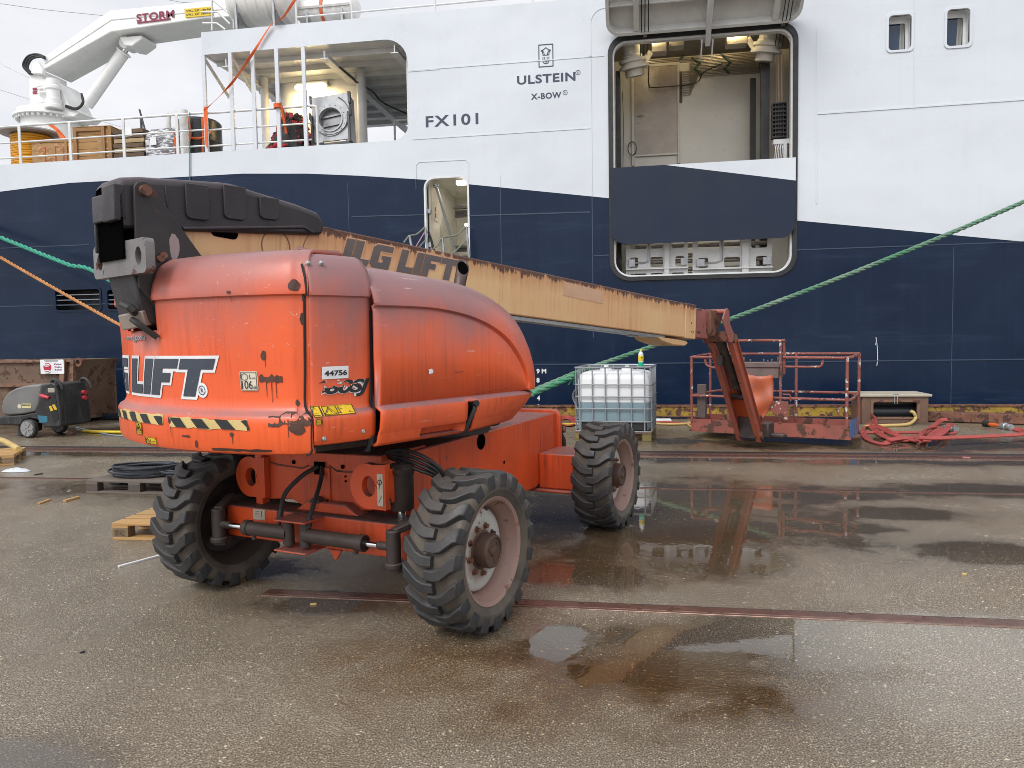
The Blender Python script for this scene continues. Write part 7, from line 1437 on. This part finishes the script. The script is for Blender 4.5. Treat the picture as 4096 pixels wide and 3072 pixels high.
# ================================================================== cable skip with sign
SY = 13.5; sx1 = at(172, 850, SY).x; sx0 = sx1 - 4.2; sz = at(150, 777, SY).z
T = thing("waste_skip", "rusty brown open waste skip carrying a white sign, behind the pressure washer", "skip", (0, SY, 0))
M_SKIP = weather("rusty_skip", (.115, .072, .048), (.16, .10, .065), .65, mott=3, rust=.46, rscale=6, rcol=(.05, .022, .014), bump=.4, streak=.4, scol=(.05, .03, .02))
zb2 = at(150, 835, SY).z
mb = MB(); mb.prism([(sx0, 0, .12), (sx1 - .35, 0, .12), (sx1 - .05, 0, sz), (sx0, 0, sz)], (0, .06, 0)); mb.prism([(sx1 - .35, .0, .12), (sx1 - .35, 1.2, .12), (sx1 - .05, 1.2, sz), (sx1 - .05, 0, sz)], (.04, 0, 0)); mb.bb((sx0, 1.2, .12), (sx1 - .1, 1.24, sz)); mb.bb((sx0, 0, .08), (sx1 - .3, 1.2, .14)); mb.bb((sx0, .1, 0), (sx1 - .6, .3, .08)); mb.bb((sx0, .9, 0), (sx1 - .6, 1.1, .08)); mb.build("body", M_SKIP, T, .01)
mb = MB(); mb.bb((sx0, -.07, zb2 - .0), (sx1 - .25, .0, zb2 + .07)); mb.bb((sx0, -.06, sz - .05), (sx1, .0, sz)); mb.prism([(sx1 - .42, -.08, zb2), (sx1 - .30, -.08, zb2), (sx1 - .22, -.08, sz), (sx1 - .32, -.08, sz)], (0, .08, 0)); mb.prism([(sx1 - .2, -.10, .1), (sx1 - .12, -.10, .1), (sx1 - .02, -.10, sz), (sx1 - .10, -.10, sz)], (0, .1, 0)); mb.build("rib", weather("bare_rust_rib", (.21, .115, .07), (.14, .07, .045), .65, mott=8, rust=.42), T, .008)
mb = MB(); mb.ring((sx1 + .04, -.03, sz - .05), (0, 1, 0), .09, .045, .05, 20); mb.build("lifting_eye", M_BROWNRUST, T)
mb = MB(); mb.cyl((sx1 - .22, -.16, .62), (sx1 + .02, -.16, .62), .12, 18); mb.bb((sx1 - .1, -.12, .66), (sx1 + .25, -.06, .74)); mb.build("lifting_pin", M_BROWNRUST, T, .006)
sa, sb = at(88, 808, SY - .09), at(137, 776.5, SY - .09)
SG = thing("sign", "white sign with a red cable drum symbol fixed to the rusty skip", "sign", (0, SY - .09, 0))
mb = MB(); mb.prism([(u, 0, v) for u, v in rrect(sa.x, sa.z, sb.x, sb.z, .02, 3)], (0, .01, 0)); mb.build("board", M_MARK, SG)
cx2, cz2 = sa.x + (sb.x - sa.x) * .30, sa.z + (sb.z - sa.z) * .47; r_ = (sb.z - sa.z) * .31
mb = MB(); mb.lathe([(0, 0), (r_, 0), (r_, .003)], (cx2, -.004, cz2), (0, 1, 0), 32); mb.build("red_disc", plain("sign_red", (.52, .012, .05), .4), SG)
mb = MB()
for dz, rr2 in ((.04, .62), (-.09, .62)): mb.tube([(cx2 + r_ * rr2 * math.cos(a * .3307), -.008, cz2 + dz + r_ * .26 * math.sin(a * .3307)) for a in range(19)], .011, 4, closed=True)
mb.lathe([(0, 0), (r_ * .22, 0)], (cx2, -.008, cz2 + .05), (0, 1, 0), 12); mb.build("drum_symbol", M_MARK, SG)
mb = MB(); mb.bb((sa.x + .2 * (sb.x - sa.x), -.012, sb.z - .03), (sa.x + .75 * (sb.x - sa.x), .0, sb.z - .01)); mb.build("clip", M_GREY, SG)
mb = MB(); W_ = sb.x - sa.x; H_ = sb.z - sa.z
for k, s in enumerate(("Kabel", "Cable", "Kabel")): z_ = sa.z + H_ * (.62 - k * .19); write(mb, s, (sa.x + W_ * (.60 + .01 * k), z_, sa.x + W_ * (.90 + .01 * k), z_ + H_ * .12), lambda u, v: (u, -.005, v), .03, spacing=1.2)
mb.build("sign_text", plain("sign_text_maroon", (.20, .03, .09), .5), SG, weld=False, recalc=False)
# ================================================================== pressure washer
WYf = gnd(68, 946); T = thing("pressure_washer", "grey and black hot-water pressure washer with red trigger parts on the quay", "pressure washer", (WYf.x, WYf.y + .38, 0), R(-4))
def wx(x, y): p = at(x, y, WYf.y + .04) - T.location; return (p.x, p.z)
M_WG = weather("warm_grey_plastic", (.15, .148, .142), (.12, .118, .115), .4, mott=2, dust=.4, dcol=(.3, .28, .25)); M_WB = weather("washer_black", (.018, .018, .020), (.026, .026, .026), .45, mott=3, dust=.4, spec=.35, dcol=(.10, .095, .09), streak=.3, scol=(.2, .19, .17))
q = [wx(*p) for p in ((-4, 884), (0, 866), (12, 849), (32, 838), (58, 832), (92, 829), (93, 846), (88, 872), (80, 890), (50, 896), (12, 899), (0, 897))]
mb = MB()
for y0_, y1_, sc in ((-.30, .30, 1.0),):
    rows = []
    for y, s in ((-.33, .90), (-.30, .97), (-.20, 1.0), (.20, 1.0), (.30, .97), (.33, .9)):
        cxm = sum(p[0] for p in q) / len(q); czm = sum(p[1] for p in q) / len(q); rows.append([(cxm + (p[0] - cxm) * s, y, czm + (p[1] - czm) * s) for p in q])
    mb.grid(rows, cv=True); mb.face(rows[0]); mb.face(rows[-1])
HDW = mb.build("hood", M_WG, T, smooth=50, bevel=.015)
mb = MB(); pl = [wx(*p) for p in ((13, 855), (50, 852), (89, 843), (89, 840), (50, 848), (18, 852))]; mb.prism([(a, -.325, b) for a, b in pl], (0, .01, 0)); mb.build("hood_crease", plain("light_crease", (.36, .35, .33), .5), HDW)
q2 = [wx(*p) for p in ((-6, 900), (12, 900), (50, 897), (80, 891), (88, 873), (94, 832), (110, 829), (116, 826), (124, 830), (130, 848), (136, 880), (140, 918), (130, 922), (118, 922), (96, 922), (92, 912), (82, 906), (66, 904), (52, 908), (44, 918), (-4, 918))]
mb = MB(); mb.prism([(a, -.34, b) for a, b in q2], (0, .68, 0)); mb.build("chassis_body", M_WB, T, .02)
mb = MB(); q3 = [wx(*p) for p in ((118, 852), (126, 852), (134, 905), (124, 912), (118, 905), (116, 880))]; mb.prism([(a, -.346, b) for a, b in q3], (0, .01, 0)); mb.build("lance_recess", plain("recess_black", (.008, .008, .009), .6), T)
for dx2 in (0, 22):
    mb = MB(); pts = [wx(x + dx2, y) for x, y in ((83 * 1.3 - 1, 828), (108, 823), (112, 821), (121, 824), (128, 833), (131, 842))]; mb.tube(spl([(a, -.24 + dx2 * .02, b) for a, b in pts], 5), .028, 8); mb.build("push_handle", M_WB, T, smooth=40)
mb = MB(); a_, b_ = wx(92, 853), wx(112, 859); mb.tube([(a_[0], -.35, a_[1]), ((a_[0] + b_[0]) / 2, -.37, (a_[1] + b_[1]) / 2), (b_[0], -.35, b_[1])], [.025, .04, .025], 10)
for x, y in ((131, 852), (132, 864)): p = wx(x, y); mb.cyl((p[0], .22, p[1]), (p[0] + .06, .22, p[1]), .04, 12)
mb.build("red_knob", plain("washer_red", (.50, .04, .06), .4), T, smooth=40)
mb = MB()
for q4 in (((112, 877), (117, 876), (122, 886), (116, 888)), ((119, 874), (125, 873), (131, 884), (125, 885))): mb.prism([(wx(*p)[0], -.352, wx(*p)[1]) for p in q4], (0, .006, 0))
mb.build("yellow_label", plain("washer_yellow", (.62, .42, .03), .5), T)
mb = MB(); mb.prism([(wx(*p)[0], -.347, wx(*p)[1]) for p in ((85, 897), (108, 899), (108, 912), (90, 913))], (0, .006, 0)); mb.build("blue_patch", plain("blue_paint_patch", (.03, .16, .24), .5), T)
p0_, p1_ = wx(109, 848), wx(124, 838); mb = MB(); mb.bb((p0_[0], -.349, p0_[1]), (p1_[0], -.33, p1_[1])); mb.build("control_panel", plain("control_panel", (.33, .29, .24), .5), T, .01)
p = wx(42, 878); mb = MB(); mb.lathe([(0, 0), (.04, 0), (.04, .004)], (p[0], -.335, p[1]), (0, 1, 0), 20); mb.build("badge", plain("badge_ivory", (.6, .57, .45), .5), T)
a_, b_ = wx(48, 882), wx(68, 872); mb = MB(); mb.bb((a_[0], -.338, a_[1]), (b_[0], -.328, b_[1])); BD_ = mb.build("name_plate", plain("name_yellow", (.62, .55, .28), .5), T)
mb = MB(); write(mb, "KARCHER", (a_[0] + .01, a_[1] + (b_[1] - a_[1]) * .5, b_[0] - .01, b_[1] - .012), lambda u, v: (u, -.341, v), .03); mb.build("name_text", M_BLACK, BD_, weld=False, recalc=False)
for y in (-.36, .30):
    p = wx(68, 927); mb = MB(); r2 = p[1] if False else .165; mb.lathe([(.05, -.05), (.14, -.05), (r2, -.035), (r2, .035), (.14, .05), (.05, .05)], (p[0], y, r2), (0, 1, 0), 32); WH = mb.build("wheel", M_WB, T, smooth=35)
    mb = MB(); mb.lathe([(0, -.055), (.135, -.055), (.14, -.04)], (p[0], y, r2), (0, 1, 0), 32)
    for k in range(6): a = k * 1.047; mb.bar((p[0] + .02 * math.cos(a), y - .06, r2 + .02 * math.sin(a)), (p[0] + .125 * math.cos(a), y - .06, r2 + .125 * math.sin(a)), .035, .012, (0, 1, 0))
    mb.build("wheel_disc", plain("wheel_disc_grey", (.26, .255, .25), .5), WH)
p = wx(32, 928); mb = MB(); mb.bb((p[0] - .08, -.2, .06), (p[0] + .05, .2, .20)); mb.cyl((p[0] - .02, -.22, .06), (p[0] - .02, -.16, .06), .06, 14); mb.build("castor", M_BLACK, T, .01)
# ================================================================== pallets
def pallet(name_lab, corner, rz, mats, lab_txt, ln_=1.2, wd=.8):
    T = thing("pallet", name_lab, "pallet", corner, rz, "wooden pallets on the paving")
    for i in range(3):
        y = (.0, wd / 2 - .05, wd - .10)[i]; mb = MB(); mb.bb((0, y, 0), (ln_, y + .10, .022)); mb.build("bottom_board", mats[0], T, .003)
        for x in (0, ln_ / 2 - .0725, ln_ - .145):
            mb = MB(); mb.bb((x, y, .0225), (x + .145, y + .10, .10)); BK = mb.build("block", mats[1], T, .004)
            if i == 0 and x == 0 and lab_txt:
                mb = MB(); write(mb, lab_txt, (.03, .035, .115, .075), lambda u, v: (u, -.0015, v), .02)
                for k in range(10): a, b = .3 + k * .25, .3 + (k + 1) * .25; mb.bar((.0725 + .055 * math.cos(a), -.0015, .055 + .03 * math.sin(a)), (.0725 + .055 * math.cos(b), -.0015, .055 + .03 * math.sin(b)), .004, .001, (0, 1, 0))
                mb.build("stamp", plain("burnt_stamp", (.05, .035, .02), .8), BK, weld=False, recalc=False)
    for x in (0, ln_ / 2 - .0725, ln_ - .145): mb = MB(); mb.bb((x, 0, .1005), (x + .145, wd, .1225)); mb.build("cross_board", mats[0], T, .003)
    for i in range(5):
        y = (wd - .145) * i / 4 if i % 2 == 0 else (wd - .145) * i / 4 + .02; hw2 = .145 if i % 2 == 0 else .10; mb = MB(); mb.bb((0, y, .123), (ln_, y + hw2, .145)); mb.build("top_board", mats[0], T, .003)
    return T
M_PINE = wood("new_pine", (.52, .32, .13), (.40, .21, .07), 1.0, 0, .6); M_PINEB = wood("pine_block", (.24, .17, .10), (.17, .11, .06), 1.0, 1); M_OLDW = wood("weathered_pallet", (.17, .14, .115), (.11, .085, .07), 1.0, 0); M_OLDB = wood("weathered_block", (.10, .08, .065), (.07, .055, .045), 1.0, 1)
a = gnd(243, 1166); pallet("new pale pine pallet with a stamped block, beside the left front tyre", (a.x, a.y, 0), R(2), (M_PINE, M_PINEB), "EPAL")
a = gnd(186, 1065); PG = pallet("weathered grey-brown pallet carrying coils of black cable", (a.x, a.y, 0), R(-1), (M_OLDW, M_OLDB), "")
b = gnd(31, 1004); pallet("yellowish pallet cut off by the left edge of the photo", (b.x - 1.2 * math.cos(R(32)), b.y - 1.2 * math.sin(R(32)), 0), R(32), (M_PINE, M_PINEB), "")
def coil(c, R0, r_, n, mat, lab, sq=1.0):
    pts = []
    for i in range(n * 28):
        t_ = i / 28.0; k = int(t_); rr = R0 * (1 + .10 * math.sin(k * 2.3) + .05 * math.sin(6.283 * t_ * 2 + k)); pts.append(Vector((rr * math.cos(6.283 * t_) * sq + .03 * math.sin(k * 1.9), rr * math.sin(6.283 * t_) + .03 * math.cos(k * 2.7), r_ + .0055 * k + .02 * (1 + math.sin(6.283 * t_ + k * .8)) * k / n)))
    mb = MB(); mb.tube(pts, r_, 6); o = mb.build("cable_coil", mat, loc=c, smooth=50); tag(o, lab, "cable coil", "black cable coils on the weathered pallet"); return o
M_CABLE = plain("black_cable", (.022, .026, .032), .35)
coil((a.x + .46, a.y + .42, .146), .27, .0135, 13, M_CABLE, "larger left coil of black cable on the weathered pallet", 1.25); coil((a.x + .98, a.y + .40, .146), .20, .0135, 10, M_CABLE, "smaller right coil of black cable on the weathered pallet", 1.15)
# ================================================================== litter
def stick(x0, y0, x1, y1, r_, mat, nm, lab, cat):
    a, b = gnd(x0, y0), gnd(x1, y1); mb = MB(); mb.bar(a + Vector((0, 0, r_ * .5)), b + Vector((0, 0, r_ * .5)), r_ * 1.6, r_, (0, 0, 1)); tag(mb.build(nm, mat, bevel=.002), lab, cat)
stick(83, 1090, 108, 1081, .018, M_PINE, "wood_splinter", "left of two pale wood splinters on the wet paving", "wood"); stick(139, 1085, 170, 1076, .022, M_PINE, "wood_splinter", "right of two pale wood splinters, thicker and nearer the pallets", "wood")
stick(256, 1226, 356, 1199, .014, M_MARK, "plastic_rod", "thin white rod lying on the ground by the left front tyre", "rod"); stick(670, 1307, 684, 1306, .01, M_YHOSE, "wood_chip", "tiny pale chip on the paving under the front axle", "wood"); stick(75, 1027, 92, 1024, .015, M_BLACK, "twig", "short dark twig by the weathered pallet", "twig"); stick(173, 1412, 183, 1408, .008, M_BLACK, "dead_leaf", "small dark leaf on the paving at lower left", "leaf")
stick(2078, 1241, 2088, 1243, .012, M_YHOSE, "dead_leaf", "curled yellow leaf on the wet paving at right", "leaf"); stick(2079, 990, 2096, 991, .02, plain("pink_scrap", (.55, .2, .2), .6), "plastic_scrap", "pink scrap lying on the far rail at right", "scrap")
c = gnd(35, 1018); mb = MB(); rows = [[(.20 * u * (1 - .25 * v * v) + .01 * math.sin(u * 9 + v * 5), .10 * v * (1 - .3 * u * u), .004 + .035 * (1 - u * u) * (1 - v * v) * (1 + .4 * math.sin(u * 7 + v * 9))) for u in [i / 6 - 1 for i in range(13)]] for v in [j / 4 - 1 for j in range(9)]]
mb.grid(rows); tag(mb.build("plastic_bag", plain("white_film", (.62, .66, .70), .3), loc=c, smooth=60), "crumpled white plastic bag flat on the paving at far left", "plastic bag")
a = gnd(2060, 905); mb = MB(); mb.bar(Vector((a.x - .6, 14.6, .10)), Vector((a.x + 2.4, 13.6, .10)), .25, .16); tag(mb.build("steel_beam", M_BROWNRUST, bevel=.006), "rusty steel beam lying slantwise at the right edge by the quay", "beam")
a = gnd(1420, 906); mb = MB(); mb.bb((-.25, -.1, 0), (.25, .1, .06)); tag(mb.build("white_slab", M_WHITE2, loc=(a.x, 14.4, 0), bevel=.02), "small pale slab on the quay edge right of the white tank", "slab")
c = gnd(760, 905)
